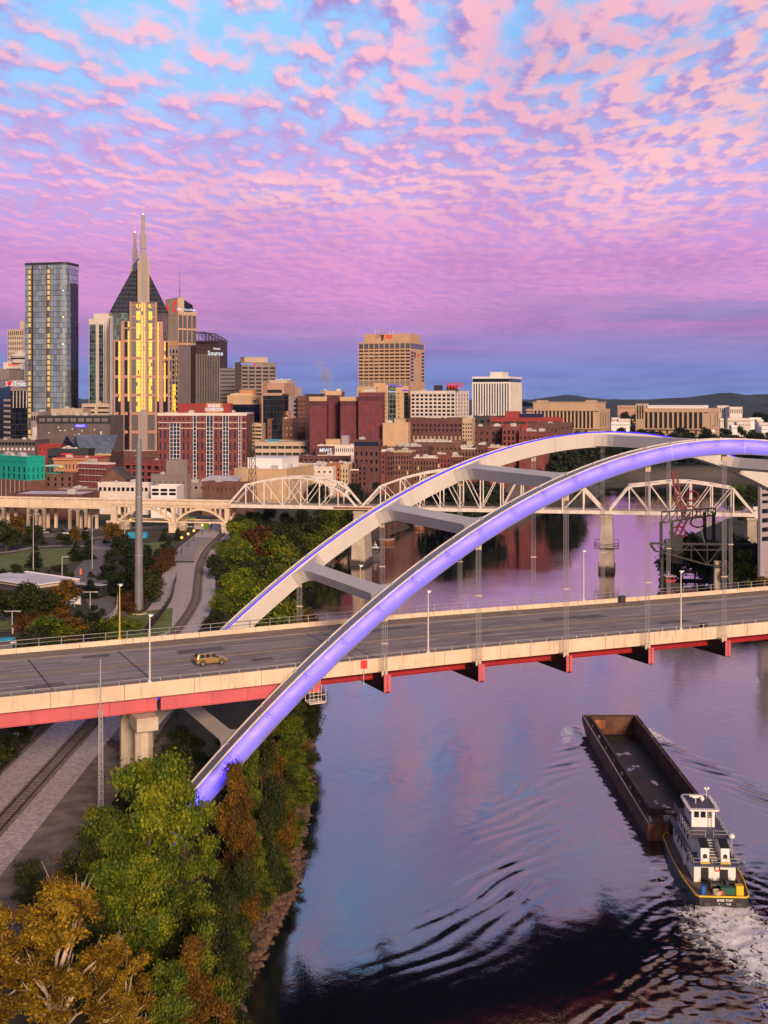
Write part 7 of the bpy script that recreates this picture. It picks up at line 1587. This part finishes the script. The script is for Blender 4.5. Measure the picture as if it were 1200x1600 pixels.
# concrete wall along the curving drive
wl = thing('retaining_wall', 'pale curved retaining wall with railing along the park drive', 'wall', (0, 0, 0)); wp = smooth_path(ppoly([(158, 985), (172, 976), (182, 962), (184, 940)]), 2.0); q = MB()
for a, b in zip(wp, wp[1:]): q.bar(a+Vector((0, 0, up_l(a.y)+.4)), b+Vector((0, 0, up_l(b.y)+.4)), .4, 2.2)
q.build('wall', M['concrete'], wl); q = MB()
for a, b in zip(wp, wp[1:]): q.bar(a+Vector((0, 0, up_l(a.y)+2.4)), b+Vector((0, 0, up_l(b.y)+2.4)), .08); q.bar(a+Vector((0, 0, up_l(a.y)+1.5)), a+Vector((0, 0, up_l(a.y)+2.4)), .07)
q.build('railing', M['galv'], wl)
tag(put('intake_pipe', None), 'grey corrugated pipe end among the trees on the near bank', 'pipe')
pi_ = bpy.data.objects['intake_pipe']; pi_.location = (-20.5, 192, 9.5)
q = MB(); q.tube([(0, 0, 0), (1.6, -1.6, 1.2)], 1.25, 18, cap=False); q.tube([(0, 0, 0), (1.6, -1.6, 1.2)], 1.12, 18, cap=False); q.build('pipe', M['galv_mast'], pi_); q = MB(); q.tube([(1.6+1.2*math.cos(R(20*k))*.7, -1.6+1.2*math.cos(R(20*k))*.7, 1.2+1.2*math.sin(R(20*k))) for k in range(19)], .1, 6); q.build('flange', M['galv'], pi_)

# ------------------------------------------------------------------ rocks of the banks (uncountable riprap: one object each bank)
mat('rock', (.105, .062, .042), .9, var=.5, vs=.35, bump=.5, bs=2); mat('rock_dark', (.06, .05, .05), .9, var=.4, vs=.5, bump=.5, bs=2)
def rocks(name, pts, smin, smax, m, seed):
    r = np.random.RandomState(seed); V = []; Fc = []
    ico = bmesh.new(); bmesh.ops.create_icosphere(ico, subdivisions=1, radius=1.0); bv = np.array([v.co[:] for v in ico.verts]); bf_ = [[v.index for v in f.verts] for f in ico.faces]; ico.free()
    for x, y, z in pts:
        s_ = smin+(smax-smin)*r.rand()**2; v = bv*(1+.45*(r.rand(len(bv), 1)-.5))*s_*np.array([1, .75+.4*r.rand(), .55+.3*r.rand()])
        a = r.rand()*6.28; c, sn = math.cos(a), math.sin(a); v = np.stack([v[:, 0]*c-v[:, 1]*sn, v[:, 0]*sn+v[:, 1]*c, v[:, 2]], 1)+np.array([x, y, z])
        b0 = len(V); V += v.tolist(); Fc += [[i+b0 for i in f] for f in bf_]
    me = bpy.data.meshes.new(name); me.from_pydata(V, [], Fc); me.materials.append(M[m]); return tag(put(name, me), kind='stuff')
rr = np.random.RandomState(5); pts = []
for _ in range(2200):
    y = rr.uniform(95, 260); d_ = rr.uniform(-1.0, 6.5)*rr.rand()**.6; x = float(ip(XLp, y))-d_; pts.append((x, y, hz_(x, y)+.1))
rocks('riprap', pts, .22, .75, 'rock', 1)
pts = []
for _ in range(900):
    s = rr.uniform(19, 44); n = rr.uniform(2, 30); p = BP(s, n); z = hz_(p.x, p.y); 
    if z > 1: pts.append((p.x, p.y, z+.15))
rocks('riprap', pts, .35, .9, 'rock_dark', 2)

# ------------------------------------------------------------------ trees
def leafmat(name, stops, transl=.25):
    m = bpy.data.materials.new(name); m.use_nodes = True; t = NT(m.node_tree); b = t.n['Principled BSDF']
    g = t.new('ShaderNodeNewGeometry'); r = g.outputs['Random Per Island']
    n = t.smooth(t.noise(t.new('ShaderNodeTexCoord').outputs['Object'], .34, 3), .34, .66)
    v = t.m('ADD', t.m('MULTIPLY', r, .5), t.m('MULTIPLY', n, .5))
    c = t.ramp(v, [(i/(len(stops)-1), s) for i, s in enumerate(stops)]); t.l.new(c, b.inputs['Base Color']); b.inputs['Roughness'].default_value = .6; b.inputs['Specular IOR Level'].default_value = .25
    tr = t.new('ShaderNodeBsdfTranslucent'); t.l.new(c, tr.inputs[0]); mx = t.new('ShaderNodeMixShader'); mx.inputs[0].default_value = transl
    t.l.new(b.outputs[0], mx.inputs[1]); t.l.new(tr.outputs[0], mx.inputs[2]); t.l.new(mx.outputs[0], t.n['Material Output'].inputs[0]); M[name] = m
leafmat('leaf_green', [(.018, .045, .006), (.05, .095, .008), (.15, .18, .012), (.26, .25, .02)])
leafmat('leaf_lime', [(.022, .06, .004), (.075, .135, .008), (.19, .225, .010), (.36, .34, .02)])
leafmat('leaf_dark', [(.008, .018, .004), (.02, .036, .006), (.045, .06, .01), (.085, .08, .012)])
leafmat('leaf_orange', [(.045, .030, .003), (.145, .088, .005), (.30, .185, .009), (.50, .33, .02)])
leafmat('leaf_amber', [(.03, .022, .004), (.09, .05, .005), (.19, .10, .01), (.26, .16, .015)])
leafmat('leaf_rust', [(.035, .014, .005), (.085, .032, .008), (.14, .058, .014), (.10, .08, .015)])
leafmat('leaf_conifer', [(.006, .014, .006), (.014, .026, .009), (.03, .042, .012), (.05, .06, .016)])
leafmat('leaf_far', [(.008, .018, .010), (.016, .028, .014), (.03, .038, .016), (.045, .045, .018)])
mat('bark', (.085, .06, .045), .9, var=.3, vs=1.5); mat('bark_pale', (.52, .42, .32), .8, var=.35, vs=.8)
def crown(name, m, Hh, Rr, n, leaf, seed, base=.25, nl=14, shape='round', clump=9, csize=.42, z_squash=.8, lobe=1.0, up=.35):
    r = np.random.RandomState(seed); L = []
    for i in range(nl):
        if shape == 'cone': zf = r.rand()**.9; rad = Rr*(1-zf)*.75; 
        elif shape == 'column': zf = r.rand(); rad = Rr*.55*math.sin(math.pi*min(.95, max(.1, zf)))**.5
        else: zf = .12+.85*r.rand(); rad = Rr*.72*math.sqrt(max(.05, 1-((zf-.45)/.62)**2))
        a = r.rand()*6.283; q = rad*(.35+.65*r.rand()**.5)
        lr = lobe*Rr*(.30+.22*r.rand())*(1.0 if shape == 'round' else (1.05-.6*zf))
        L.append((q*math.cos(a), q*math.sin(a), Hh*(base+(1-base)*zf)-lr*.3, lr))
    L = np.array(L); w_ = L[:, 3]**2; w_ /= w_.sum()
    nc = n//clump; li = r.choice(nl, nc, p=w_); d_ = r.randn(nc, 3); d_[:, 2] = d_[:, 2]*.8+up; d_ /= np.linalg.norm(d_, axis=1)[:, None]
    rad = (.62+.46*r.rand(nc)**.6)[:, None]*L[li, 3][:, None]
    cc = L[li, :3]+d_*rad*np.array([1, 1, z_squash])
    c = np.repeat(cc, clump, 0)+r.randn(nc*clump, 3)*csize*np.array([1, 1, .55]); dd = np.repeat(d_, clump, 0)
    N_ = len(c); nrm = dd*.6+np.array([0, 0, .55])+r.randn(N_, 3)*.55; nrm /= np.linalg.norm(nrm, axis=1)[:, None]
    t1 = np.cross(nrm, r.randn(N_, 3)); t1 /= np.linalg.norm(t1, axis=1)[:, None]+1e-9; t2 = np.cross(nrm, t1)
    s_ = (leaf*(.55+.8*r.rand(N_)))[:, None]; a = t1*s_*.5; b = t2*s_*.30
    V = np.stack([c-a, c-b*.9+a*.15, c+a, c+b*.9+a*.15], 1).reshape(-1, 3).astype(np.float32)
    me = bpy.data.meshes.new(name); me.vertices.add(len(V)); me.vertices.foreach_set('co', V.ravel()); me.loops.add(N_*4); me.loops.foreach_set('vertex_index', np.arange(N_*4, dtype=np.int32))
    me.polygons.add(N_); me.polygons.foreach_set('loop_start', np.arange(0, N_*4, 4, dtype=np.int32)); me.update(calc_edges=True); me.materials.append(M[m]); return me, L
def trunk_mesh(name, m, L, Hh, r0, seed, base=.25, twigs=True):
    r = random.Random(seed); mb = MB(); top = Hh*(base+.35)
    tp = [Vector((0, 0, -.8)), Vector((r.uniform(-.2, .2), r.uniform(-.2, .2), Hh*base*.6)), Vector((r.uniform(-.4, .4), r.uniform(-.4, .4), top))]
    mb.tube(tp, [r0*1.25, r0*.9, r0*.45], 8)
    pale = m == 'bark_pale'
    for x, y, z, lr in L[:20 if pale else 12]:
        s_ = tp[1].lerp(tp[2], min(1, max(.0, (z*.62-tp[1].z)/(tp[2].z-tp[1].z+.01)))); e = Vector((x, y, z+lr*.25))*(1.0 if not pale else 1.0)+(Vector((x, y, 0)).normalized()*lr*.7+Vector((0, 0, lr*.7)) if pale else Vector()); mid = s_.lerp(e, .5)+Vector((r.uniform(-.3, .3), r.uniform(-.3, .3), .35))
        mb.tube([s_, mid, e], [r0*.36, r0*.22, r0*.07], 5)
        if twigs:
            for _ in range(3): mb.tube([mid.lerp(e, r.uniform(.2, .9)), e+Vector((r.uniform(-1, 1), r.uniform(-1, 1), r.uniform(-.2, 1)))*lr*.9], [r0*.12, r0*.03], 4)
    return mb.mesh(name, M[m])
KINDS = {}
def kind(key, nvar, *a, bark='bark', r0=.28, twigs=True, **kw):
    KINDS[key] = []
    for i in range(nvar):
        me, L = crown('crown', *a, seed=hash_(key)+i*17, **kw); KINDS[key].append((me, trunk_mesh('trunk', bark, L, a[1], r0, i, kw.get('base', .25), twigs)))
def hash_(s): return sum(ord(c)*(i+3) for i, c in enumerate(s)) % 9973
kind('locust', 3, 'leaf_lime', 15, 6.2, 24000, .40, nl=30, clump=44, csize=.58, up=.95, z_squash=.40, r0=.3, base=.22, lobe=.5)
kind('green', 3, 'leaf_green', 14, 5.2, 18000, .40, nl=28, clump=34, csize=.5, up=.85, z_squash=.5, lobe=.52)
kind('sycamore', 2, 'leaf_orange', 17, 7.2, 22000, .36, nl=40, clump=44, csize=.36, up=.7, bark='bark_pale', r0=.42, base=.2, lobe=.36)
kind('amber', 3, 'leaf_amber', 12, 3.6, 14000, .34, nl=22, clump=22, csize=.42, shape='column', base=.08, lobe=.75)
kind('dark', 3, 'leaf_dark', 12, 5.0, 15000, .38, nl=20, clump=24, csize=.5, lobe=.72)
kind('mid_green', 3, 'leaf_green', 13, 5.5, 5200, .85, nl=13, clump=8, csize=.6, twigs=False); kind('mid_dark', 3, 'leaf_dark', 12, 5.5, 4200, .95, nl=12, clump=8, csize=.7, twigs=False)
kind('mid_rust', 1, 'leaf_rust', 14, 5.0, 5200, .8, nl=13, clump=8, csize=.55, twigs=False); kind('mid_amber', 2, 'leaf_amber', 10, 3.8, 3000, .8, nl=10, clump=8, csize=.5, twigs=False); kind('mid_lime', 2, 'leaf_lime', 10, 5.0, 4200, .8, nl=11, clump=8, csize=.55, twigs=False)
kind('conifer', 3, 'leaf_conifer', 9, 3.0, 3200, .6, nl=22, clump=8, csize=.35, shape='cone', base=.06, twigs=False, r0=.16)
kind('shrub', 3, 'leaf_dark', 4, 3.2, 2200, .5, nl=10, clump=8, csize=.4, base=.0, twigs=False, r0=.1); kind('brown_shrub', 2, 'leaf_rust', 3.2, 2.8, 2200, .42, nl=10, clump=8, csize=.35, base=.0, twigs=False, r0=.08)
kind('far', 4, 'leaf_far', 13, 6.0, 1500, 1.7, nl=11, clump=6, csize=.9, twigs=False)
TN = {'locust': 'locust_tree', 'sycamore': 'sycamore_tree', 'conifer': 'conifer', 'shrub': 'shrub', 'brown_shrub': 'shrub'}
seen = {}
def tree(k, x, y, s=1.0, label=None, group=None, z=None, sz=None):
    v = KINDS[k]; i = seen.get(k, 0); seen[k] = i+1; cm, tm = v[i % len(v)]
    z = hz_(x, y)-.2 if z is None else z
    o = thing(TN.get(k, 'tree'), label, 'shrub' if 'shrub' in k else 'tree', (x, y, z), rnd.uniform(0, 6.28), group); o.scale = (s, s, sz or s)
    put('crown', cm, o); put('trunk', tm, o); return o
def ptree(k, px, ytop, D, label=None, group=None, base=None, w=1.0):
    """tree whose top shows at (px, ytop) when standing at distance D"""
    x = (px-600)*D/F; z = hz_(x, D)-.2 if base is None else base; nom = {'locust': 15, 'green': 14, 'sycamore': 17, 'amber': 12, 'dark': 12, 'mid_green': 13, 'mid_dark': 12, 'mid_rust': 14, 'mid_amber': 10, 'mid_lime': 10, 'conifer': 9, 'shrub': 4, 'brown_shrub': 3.2, 'far': 13}[k]
    s_ = max(.25, (zat(ytop, D)-z)/nom); o = tree(k, x, D, s_*w, label, group, z, s_); return o
# the near bank, from the camera outwards
RN = {'locust': 6.2, 'green': 5.2, 'sycamore': 7.2, 'amber': 3.6, 'dark': 5.0}
def btree(k, px, ytop, D, Rm, lab, off=4.0, group='trees on the near bank'):
    """bank tree: kept on land, at least off metres behind the water edge"""
    while (px-600)*D/F > float(ip(XLp, D))-off and D < 320: D += 1.0
    x = (px-600)*D/F; z = hz_(x, D)-.2; nom = {'locust': 15, 'green': 14, 'sycamore': 17, 'amber': 12, 'dark': 12}[k]
    s_ = max(.3, (zat(ytop, D)-z)/nom); return tree(k, x, D, Rm/RN[k], lab, group, z, s_)
near = [('sycamore', 88, 1398, 93, 6.3, 'big orange-gold sycamore with white limbs in the bottom left corner'), ('sycamore', 196, 1482, 103, 3.6, 'smaller orange sycamore right of the largest one at the bottom of the frame'), ('sycamore', -25, 1420, 94, 5.0, 'orange sycamore cut by the left edge of the frame'),
  ('locust', 232, 1184, 128, 6.0, 'tall yellow-green tree in front of the pale bridge columns'), ('locust', 292, 1226, 136, 4.2, 'yellow-green tree right of the tallest one, its crown layered'), ('green', 160, 1262, 126, 3.6, 'mid green tree left of the layered yellow-green ones'), ('locust', 205, 1318, 117, 4.6, 'yellow-green tree with blue-green leaves below the tallest'), ('green', 282, 1385, 122, 4.4, 'green tree with bare pale stems in the middle of the thicket'), ('amber', 88, 1340, 116, 2.6, 'round rust-brown bush between the sycamore and the railway'), ('dark', 52, 1345, 120, 2.6, 'dark low tree at the edge of the railway gravel'), ('dark', 128, 1300, 124, 2.6, 'dark tree behind the rust-brown bush'),
  ('amber', 366, 1196, 148, 2.5, 'tall amber-brown tree beside the foot of the near arch'), ('amber', 386, 1250, 146, 2.2, 'slim amber-green tree right of the tall amber one'), ('green', 322, 1448, 112, 3.0, 'green and yellow tree at the bottom by the rocks'), ('dark', 362, 1490, 112, 2.2, 'dark tree overhanging the rocks at the bottom'), ('amber', 345, 1530, 106, 2.4, 'amber-green tree lowest at the bottom edge by the rocks'), ('green', 262, 1505, 104, 2.6, 'green tree at the bottom edge right of the sycamores'), ('dark', 300, 1425, 116, 2.6, 'dark tree in the deep shade beside the pale stems'), ('dark', 335, 1380, 126, 2.6, 'dark green tree above the rocky slope in the thicket'), ('green', 392, 1300, 150, 2.4, 'yellowish green tree overhanging the upper rocks'), ('amber', 300, 1470, 108, 2.3, 'amber-leaved tree in the dark gap at the bottom'), ('dark', 412, 1165, 165, 3.2, 'dark green tree on the bank below the near arch'), ('amber', 420, 1132, 178, 3.0, 'tall amber-topped tree below the near arch'), ('dark', 474, 1072, 222, 3.4, 'dark tree leaning over the water under the girder'), ('dark', 478, 1150, 205, 2.4, 'dark waterside tree reaching over the river'), ('green', 448, 1085, 205, 3.6, 'green tree directly under the arch and girder'), ('dark', 418, 1262, 150, 2.2, 'dark bushy tree above the rocks'), ('amber', 440, 1235, 168, 2.4, 'amber bush on the rocks by the water'), ('dark', 368, 1330, 140, 2.6, 'dark olive tree on the rocky slope'), ('dark', 238, 1500, 112, 2.4, 'dark tree between the sycamores and the rocks at the bottom'), ('dark', 345, 1402, 134, 2.2, 'dark low tree at the foot of the rocky slope'), ('dark', 150, 1412, 108, 2.6, 'dark tree in the shade behind the sycamore'), ('green', 385, 1160, 160, 2.2, 'small green tree wedged between the amber trees and the arch')]
for i_ in range(34):     # waterside scrub between the trees and the rocks
    near.append((('amber', 'dark', 'green')[i_ % 3], 0, 0, 0, 0, ''))
    D = 126+i_*3.2+rnd.uniform(-2, 2); x = float(ip(XLp, D))-rnd.uniform(1.0, 4.5); s_ = rnd.uniform(.3, .56)
    near.pop(); tree(('amber', 'dark', 'green')[i_ % 3], x, D, s_*1.25, 'bushy waterside sapling above the rocks of the near bank', 'waterside saplings on the near bank', sz=s_)
for k, px, yt, D, Rm, lab in near: btree(k, px, yt, D, Rm, lab, 1.2 if px > 255 else 3.5)
# scrub along the lower rocks and under the bridge
for i in range(26):
    y = rnd.uniform(100, 205); x = float(ip(XLp, y))-rnd.uniform(6, 16); tree('shrub', x, y, rnd.uniform(.6, 1.1), 'low dark shrub among the rocks of the near bank', 'shrubs on the near bank')
for i in range(16):
    y = rnd.uniform(108, 190); x = -45+rnd.uniform(13, 17); tree('shrub', x, y, rnd.uniform(.5, 1.0), 'low dark shrub along the edge of the railway gravel', 'shrubs by the railway')
for i in range(14):
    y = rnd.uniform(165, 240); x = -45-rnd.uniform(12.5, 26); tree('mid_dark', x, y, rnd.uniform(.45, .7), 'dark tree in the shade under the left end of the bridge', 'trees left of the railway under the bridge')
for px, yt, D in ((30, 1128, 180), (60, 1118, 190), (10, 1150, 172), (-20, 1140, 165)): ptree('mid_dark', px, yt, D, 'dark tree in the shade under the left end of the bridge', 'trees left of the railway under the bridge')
# bank beyond the road bridge, between railway and river
bank2 = [('mid_rust', 400, 822, 395, 'rust-red crowned tree on the bank beyond the bridge'), ('mid_green', 432, 838, 390, 'tall green tree right of the rust-red one'), ('mid_green', 352, 845, 380, 'green tree beside the bend of the railway'), ('mid_dark', 372, 806, 455, 'dark tree beside the end pier of the truss'), ('mid_dark', 340, 868, 350, 'dark tree close to the curving rails'), ('mid_green', 385, 882, 335, 'bushy green tree below the rust-red one'), ('mid_lime', 370, 915, 300, 'yellow-green tree in front of the far parapet'), ('mid_lime', 405, 918, 296, 'second yellow-green tree, by the foot of the far arch'), ('mid_green', 345, 928, 285, 'green tree right of the rails at the far parapet'), ('mid_amber', 432, 935, 300, 'amber-green bush just left of the far arch'), ('mid_dark', 452, 900, 330, 'dark tree on the water edge left of the far arch'), ('mid_green', 425, 900, 320, 'green tree between the rust-red tree and the far arch'), ('mid_green', 360, 890, 330, 'green tree at the second bend of the rails'), ('mid_lime', 440, 948, 285, 'low yellow-green bush under the far arch'), ('mid_dark', 335, 955, 268, 'dark green bush against the far parapet by the rails'), ('mid_amber', 475, 950, 300, 'small amber bush at the water seen through the far arch')]
for k, px, yt, D, lab in bank2: ptree(k, px, yt, D, lab, 'trees between the railway and the river', w=.95)
for i in range(24):
    D = 282+i*8.0+rnd.uniform(-5, 5); xr = float(np.interp(D, [q.y for q in trk], [q.x for q in trk]))+8.5; xl = float(ip(XLp, D))-2.5
    if xl-xr < 2: continue
    k_ = rnd.choice(('mid_green', 'mid_dark', 'mid_lime', 'mid_green', 'mid_dark')); tree(k_, rnd.uniform(xr, xl), D, rnd.uniform(.6, .92), 'leafy tree filling the bank between the rails and the river', 'filler trees between the railway and the river')
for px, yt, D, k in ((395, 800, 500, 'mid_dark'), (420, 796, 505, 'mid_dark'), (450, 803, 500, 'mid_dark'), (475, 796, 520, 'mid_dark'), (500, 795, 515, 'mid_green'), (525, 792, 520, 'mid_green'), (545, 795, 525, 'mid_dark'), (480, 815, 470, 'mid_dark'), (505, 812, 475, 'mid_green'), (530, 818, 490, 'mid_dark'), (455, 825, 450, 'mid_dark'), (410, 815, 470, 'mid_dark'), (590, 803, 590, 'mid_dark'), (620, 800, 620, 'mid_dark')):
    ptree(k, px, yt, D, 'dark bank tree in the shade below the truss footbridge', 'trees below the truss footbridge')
# park
pk = [('conifer', 55, 853, 888, 2.6, 'conical dark tree standing alone in the lawn'), ('conifer', 118, 848, 876, 2.6, 'conical tree at the right end of the lawn'), ('conifer', 138, 842, 874, 2.4, 'dark conical tree beside the park drive'), ('mid_dark', 10, 816, 862, 4.6, 'broad tree at the left edge near the viaduct'), ('mid_amber', 24, 810, 852, 3.4, 'yellowish tree at the left edge near the viaduct'), ('mid_dark', 52, 822, 852, 3.4, 'rounded dark tree in front of the second viaduct pier'), ('mid_dark', 98, 835, 854, 2.6, 'low dark tree beside the stone steps'), ('mid_amber', 116, 824, 850, 2.2, 'yellow-green tree by the third viaduct pier'), ('conifer', 134, 824, 844, 1.9, 'small round tree by the third viaduct pier'), ('mid_amber', 180, 820, 858, 3.8, 'olive tree under the left concrete arch'), ('mid_dark', 196, 838, 880, 4.4, 'large dark tree behind the monopole'), ('conifer', 205, 850, 900, 3.0, 'dark tree left of the monopole foot'), ('conifer', 172, 858, 905, 3.0, 'dark tree on the drive left of the monopole'), ('conifer', 194, 872, 935, 3.4, 'dark bushy tree beside the monopole'), ('conifer', 176, 893, 930, 2.8, 'shrubby tree at the bend of the drive'), ('conifer', 230, 850, 895, 2.6, 'dark tree right of the monopole'), ('mid_dark', 230, 890, 942, 3.2, 'dark tree right of the monopole, lower down'), ('conifer', 256, 827, 846, 1.6, 'small conical tree under the right concrete arch'), ('conifer', 278, 824, 844, 1.7, 'small conical tree left of the platform'), ('conifer', 264, 838, 866, 2.2, 'rounded conical tree on the small lawn'), ('conifer', 255, 850, 876, 2.0, 'brownish conical tree on the small lawn'), ('conifer', 244, 858, 888, 2.2, 'rust-tinged conical tree near the brown shrubs'),
  ('mid_dark', 22, 928, 975, 4.0, 'broad dark tree in front of the pavilion at the left'), ('mid_dark', 46, 915, 972, 4.2, 'tall dark tree in front of the pavilion'), ('mid_dark', 68, 922, 968, 3.6, 'dark tree between the pavilion and the yellow trees'), ('mid_amber', 90, 918, 966, 2.8, 'yellow autumn tree in front of the pavilion'), ('mid_amber', 108, 908, 950, 2.6, 'taller yellow autumn tree by the pavilion corner'), ('mid_dark', -5, 925, 975, 3.6, 'dark tree at the left edge in front of the pavilion'), ('conifer', 141, 905, 935, 2.0, 'pointed conifer beside the bus'), ('conifer', 146, 946, 984, 2.4, 'dense dark conifer left of the curved wall'), ('conifer', 122, 952, 982, 2.0, 'dense dark conifer right of the white tent'), ('mid_green', 84, 960, 1008, 4.2, 'green leafy tree behind the far parapet'), ('mid_amber', 118, 966, 1004, 3.4, 'amber bush behind the far parapet'), ('mid_dark', 138, 972, 1004, 3.0, 'dark shrubby tree by the curved wall'), ('mid_green', 180, 962, 1000, 3.0, 'bright green bush beside the yellow lamp'), ('mid_green', 200, 966, 996, 2.6, 'green bush left of the monopole lawn'), ('mid_dark', 60, 978, 1012, 3.2, 'dark bush behind the plaza fence'), ('mid_dark', 160, 974, 1002, 2.6, 'dark bush between the curved wall and the parapet')]
RN2 = {'conifer': 2.6, 'mid_dark': 5.2, 'mid_amber': 3.6, 'mid_green': 5.2}
NOM2 = {'conifer': 9, 'mid_dark': 12, 'mid_amber': 10, 'mid_green': 13}
for k, px, yt, yb, Rm, lab in pk:
    p = ppoly([(px, yb)])[0]; z = up_l(p[1])-.2; tree(k, p[0], p[1], Rm/RN2[k], lab, 'trees in the riverside park', z, (zat(yt, p[1])-z)/NOM2[k])
for i in range(34):
    u = rnd.random(); px = 205+62*u+rnd.uniform(-10, 10); py = 950-75*u+rnd.uniform(-22, 12); p = ppoly([(px, py)])[0]
    if p[0] < float(np.interp(p[1], [q.y for q in trk], [q.x for q in trk]))-8: tree('brown_shrub', p[0], p[1], rnd.uniform(.7, 1.3), 'rusty brown shrub on the slope left of the railway', 'brown shrubs left of the railway')
for i in range(22):
    p = ppoly([(rnd.uniform(0, 165), rnd.choice((rnd.uniform(893, 905), rnd.uniform(962, 985), rnd.uniform(846, 852))))])[0]; tree('shrub', p[0], p[1], rnd.uniform(.35, .7), 'low dark hedge shrub in the riverside park', 'hedge shrubs in the park')
for i in range(14):
    p = ppoly([(rnd.uniform(40, 150), rnd.uniform(972, 992))])[0]; tree('brown_shrub', p[0], p[1], rnd.uniform(.6, 1.1), 'rusty brown shrub behind the plaza fence', 'brown shrubs behind the plaza')
# right bank
rb_ = [('mid_dark', 1150, 845, 405, 'dark tree under the gantry boom on the right bank'), ('mid_dark', 1180, 850, 400, 'dark tree right of the gantry piles'), ('mid_lime', 1155, 862, 400, 'yellow-green tree under the gantry boom'), ('mid_lime', 1190, 885, 385, 'yellow-green bush at the right edge below the gantry'), ('mid_dark', 1205, 860, 390, 'dark tree at the right edge below the gantry'), ('mid_amber', 1195, 905, 370, 'amber bush at the right edge above the parapet'), ('mid_dark', 1085, 838, 440, 'dark tree between the gantry legs'), ('mid_dark', 1100, 845, 430, 'dark bush right of the gantry tower'), ('mid_dark', 1065, 842, 432, 'dark bush left of the gantry boom tip'), ('mid_amber', 1145, 832, 470, 'yellow bush at the foot of the shore pier'), ('mid_dark', 1150, 790, 560, 'dark tree behind the shore pier'), ('mid_dark', 1170, 762, 640, 'tall dark tree above the right truss end'), ('mid_green', 1150, 757, 660, 'tree with yellowing crown above the right truss end'), ('mid_dark', 1190, 770, 600, 'dark tree behind the white waterfront block'), ('mid_dark', 1160, 800, 540, 'dark tree below the right truss end')]
for k, px, yt, D, lab in rb_: ptree(k, px, yt, D, lab, 'trees on the right bank', w=.9)
pathway_r = [Vector((142, 560, 0)), Vector((150, 575, 0)), Vector((180, 625, 0)), Vector((200, 650, 0))]
q = MB()
for a, b in zip(pathway_r, pathway_r[1:]): q.bar(a+Vector((4, 0, 4.0)), b+Vector((4, 0, 6.5)), 6, .8)
tag(q.build('boat_ramp', M['concrete']), kind='structure')
# far bank of the upper river and the wooded slope below the library
for row, (Da, Db, n) in enumerate(((1012, 1040, 30), (1050, 1085, 28), (1095, 1140, 26), (1150, 1180, 22))):
    for k in range(n):
        px = 845+(1220-845)*(k+rnd.uniform(-.35, .35))/n; D = rnd.uniform(Da, Db); x = (px-600)*D/F
        if hz_(x, D) < 3: D += 40; x = (px-600)*D/F
        s_ = rnd.uniform(.75, 1.25); tree('far', x, D, s_, 'dark tree in the belt across the upper river', 'trees across the upper river', sz=s_*rnd.uniform(.8, 1.1))
for px, yt, D in ((900, 690, 960), (915, 700, 930), (880, 712, 870), (865, 720, 840), (845, 726, 820), (930, 705, 980), (945, 712, 990), (820, 735, 790), (800, 742, 770), (780, 745, 750), (760, 748, 735)):
    ptree('far', px, yt, D, 'dark tree on the left bank behind the arch', 'trees on the left bank behind the arch')
for px, yt, D in ((790, 742, 740), (812, 728, 745), (832, 716, 748), (850, 708, 752), (868, 704, 756), (884, 702, 760), (898, 700, 775), (842, 735, 738), (866, 728, 742), (888, 722, 750)):
    ptree('far', px, yt, D, 'tall dark tree on the left bank below the red brick warehouses', 'tall trees below the red brick warehouses', w=.75)
for k in range(18): 
    px = rnd.uniform(485, 780); D = rnd.uniform(590, 640); ptree('far', px, rnd.uniform(756, 768), D, 'small dark street tree behind the truss footbridge', 'street trees behind the truss footbridge', w=.8)
for k in range(60):
    D = rnd.uniform(1250, 2300); px = rnd.uniform(955, 1215); ptree('far', px, max(641, 620+(H-22)*F/D*.86-rnd.uniform(3, 6)), D, 'dark tree among the far houses', 'trees among the far houses', w=rnd.uniform(.9, 1.5))
# ------------------------------------------------------------------ steam over the roofs and the far air
def plume(label, px, py, D, rx, rz_, dens, lean):
    m = bpy.data.materials.new('steam'); m.use_nodes = True; t = NT(m.node_tree); t.n.remove(t.n['Principled BSDF'])
    v = t.new('ShaderNodeVolumePrincipled'); v.inputs['Color'].default_value = (.95, .92, .95, 1)
    oc = t.new('ShaderNodeTexCoord').outputs['Object']; x, y, z = t.xyz(oc)
    xs_ = t.m('SUBTRACT', x, t.m('MULTIPLY', z, lean))
    r_ = t.m('SQRT', t.m('ADD', t.m('POWER', t.m('DIVIDE', xs_, rx), 2.0), t.m('ADD', t.m('POWER', t.m('DIVIDE', y, rx), 2.0), t.m('POWER', t.m('DIVIDE', z, rz_), 2.0))))
    n = t.noise(oc, 1.3/rx, 5, .6); f = t.m('MULTIPLY', t.smooth(r_, 1.0, .2), t.smooth(n, .42, .66))
    t.l.new(t.m('MULTIPLY', f, dens), v.inputs['Density']); t.l.new(v.outputs[0], t.n['Material Output'].inputs['Volume'])
    q = MB(); q.sphere((0, 0, 0), rx*1.6, 14, 8, rz_/rx*.7); o = q.build('steam', m, None, at(px, py, D)); tag(o, kind='stuff')
plume('', 508, 585, 990, 7, 16, .30, -.35)
plume('', 598, 517, 1135, 6, 5, .16, .6)
HAZE = True
if HAZE:
    hm = bpy.data.materials.new('haze'); hm.use_nodes = True; t = NT(hm.node_tree); t.n.remove(t.n['Principled BSDF'])
    v = t.new('ShaderNodeVolumePrincipled'); v.inputs['Color'].default_value = (.30, .52, 1.0, 1); v.inputs['Density'].default_value = 1.5e-5; v.inputs['Anisotropy'].default_value = 0.0
    t.l.new(v.outputs[0], t.n['Material Output'].inputs['Volume'])
    q = MB(); q.box(-9000, 9000, -1200, 12500, -5, 235); tag(q.build('haze', hm), kind='stuff')
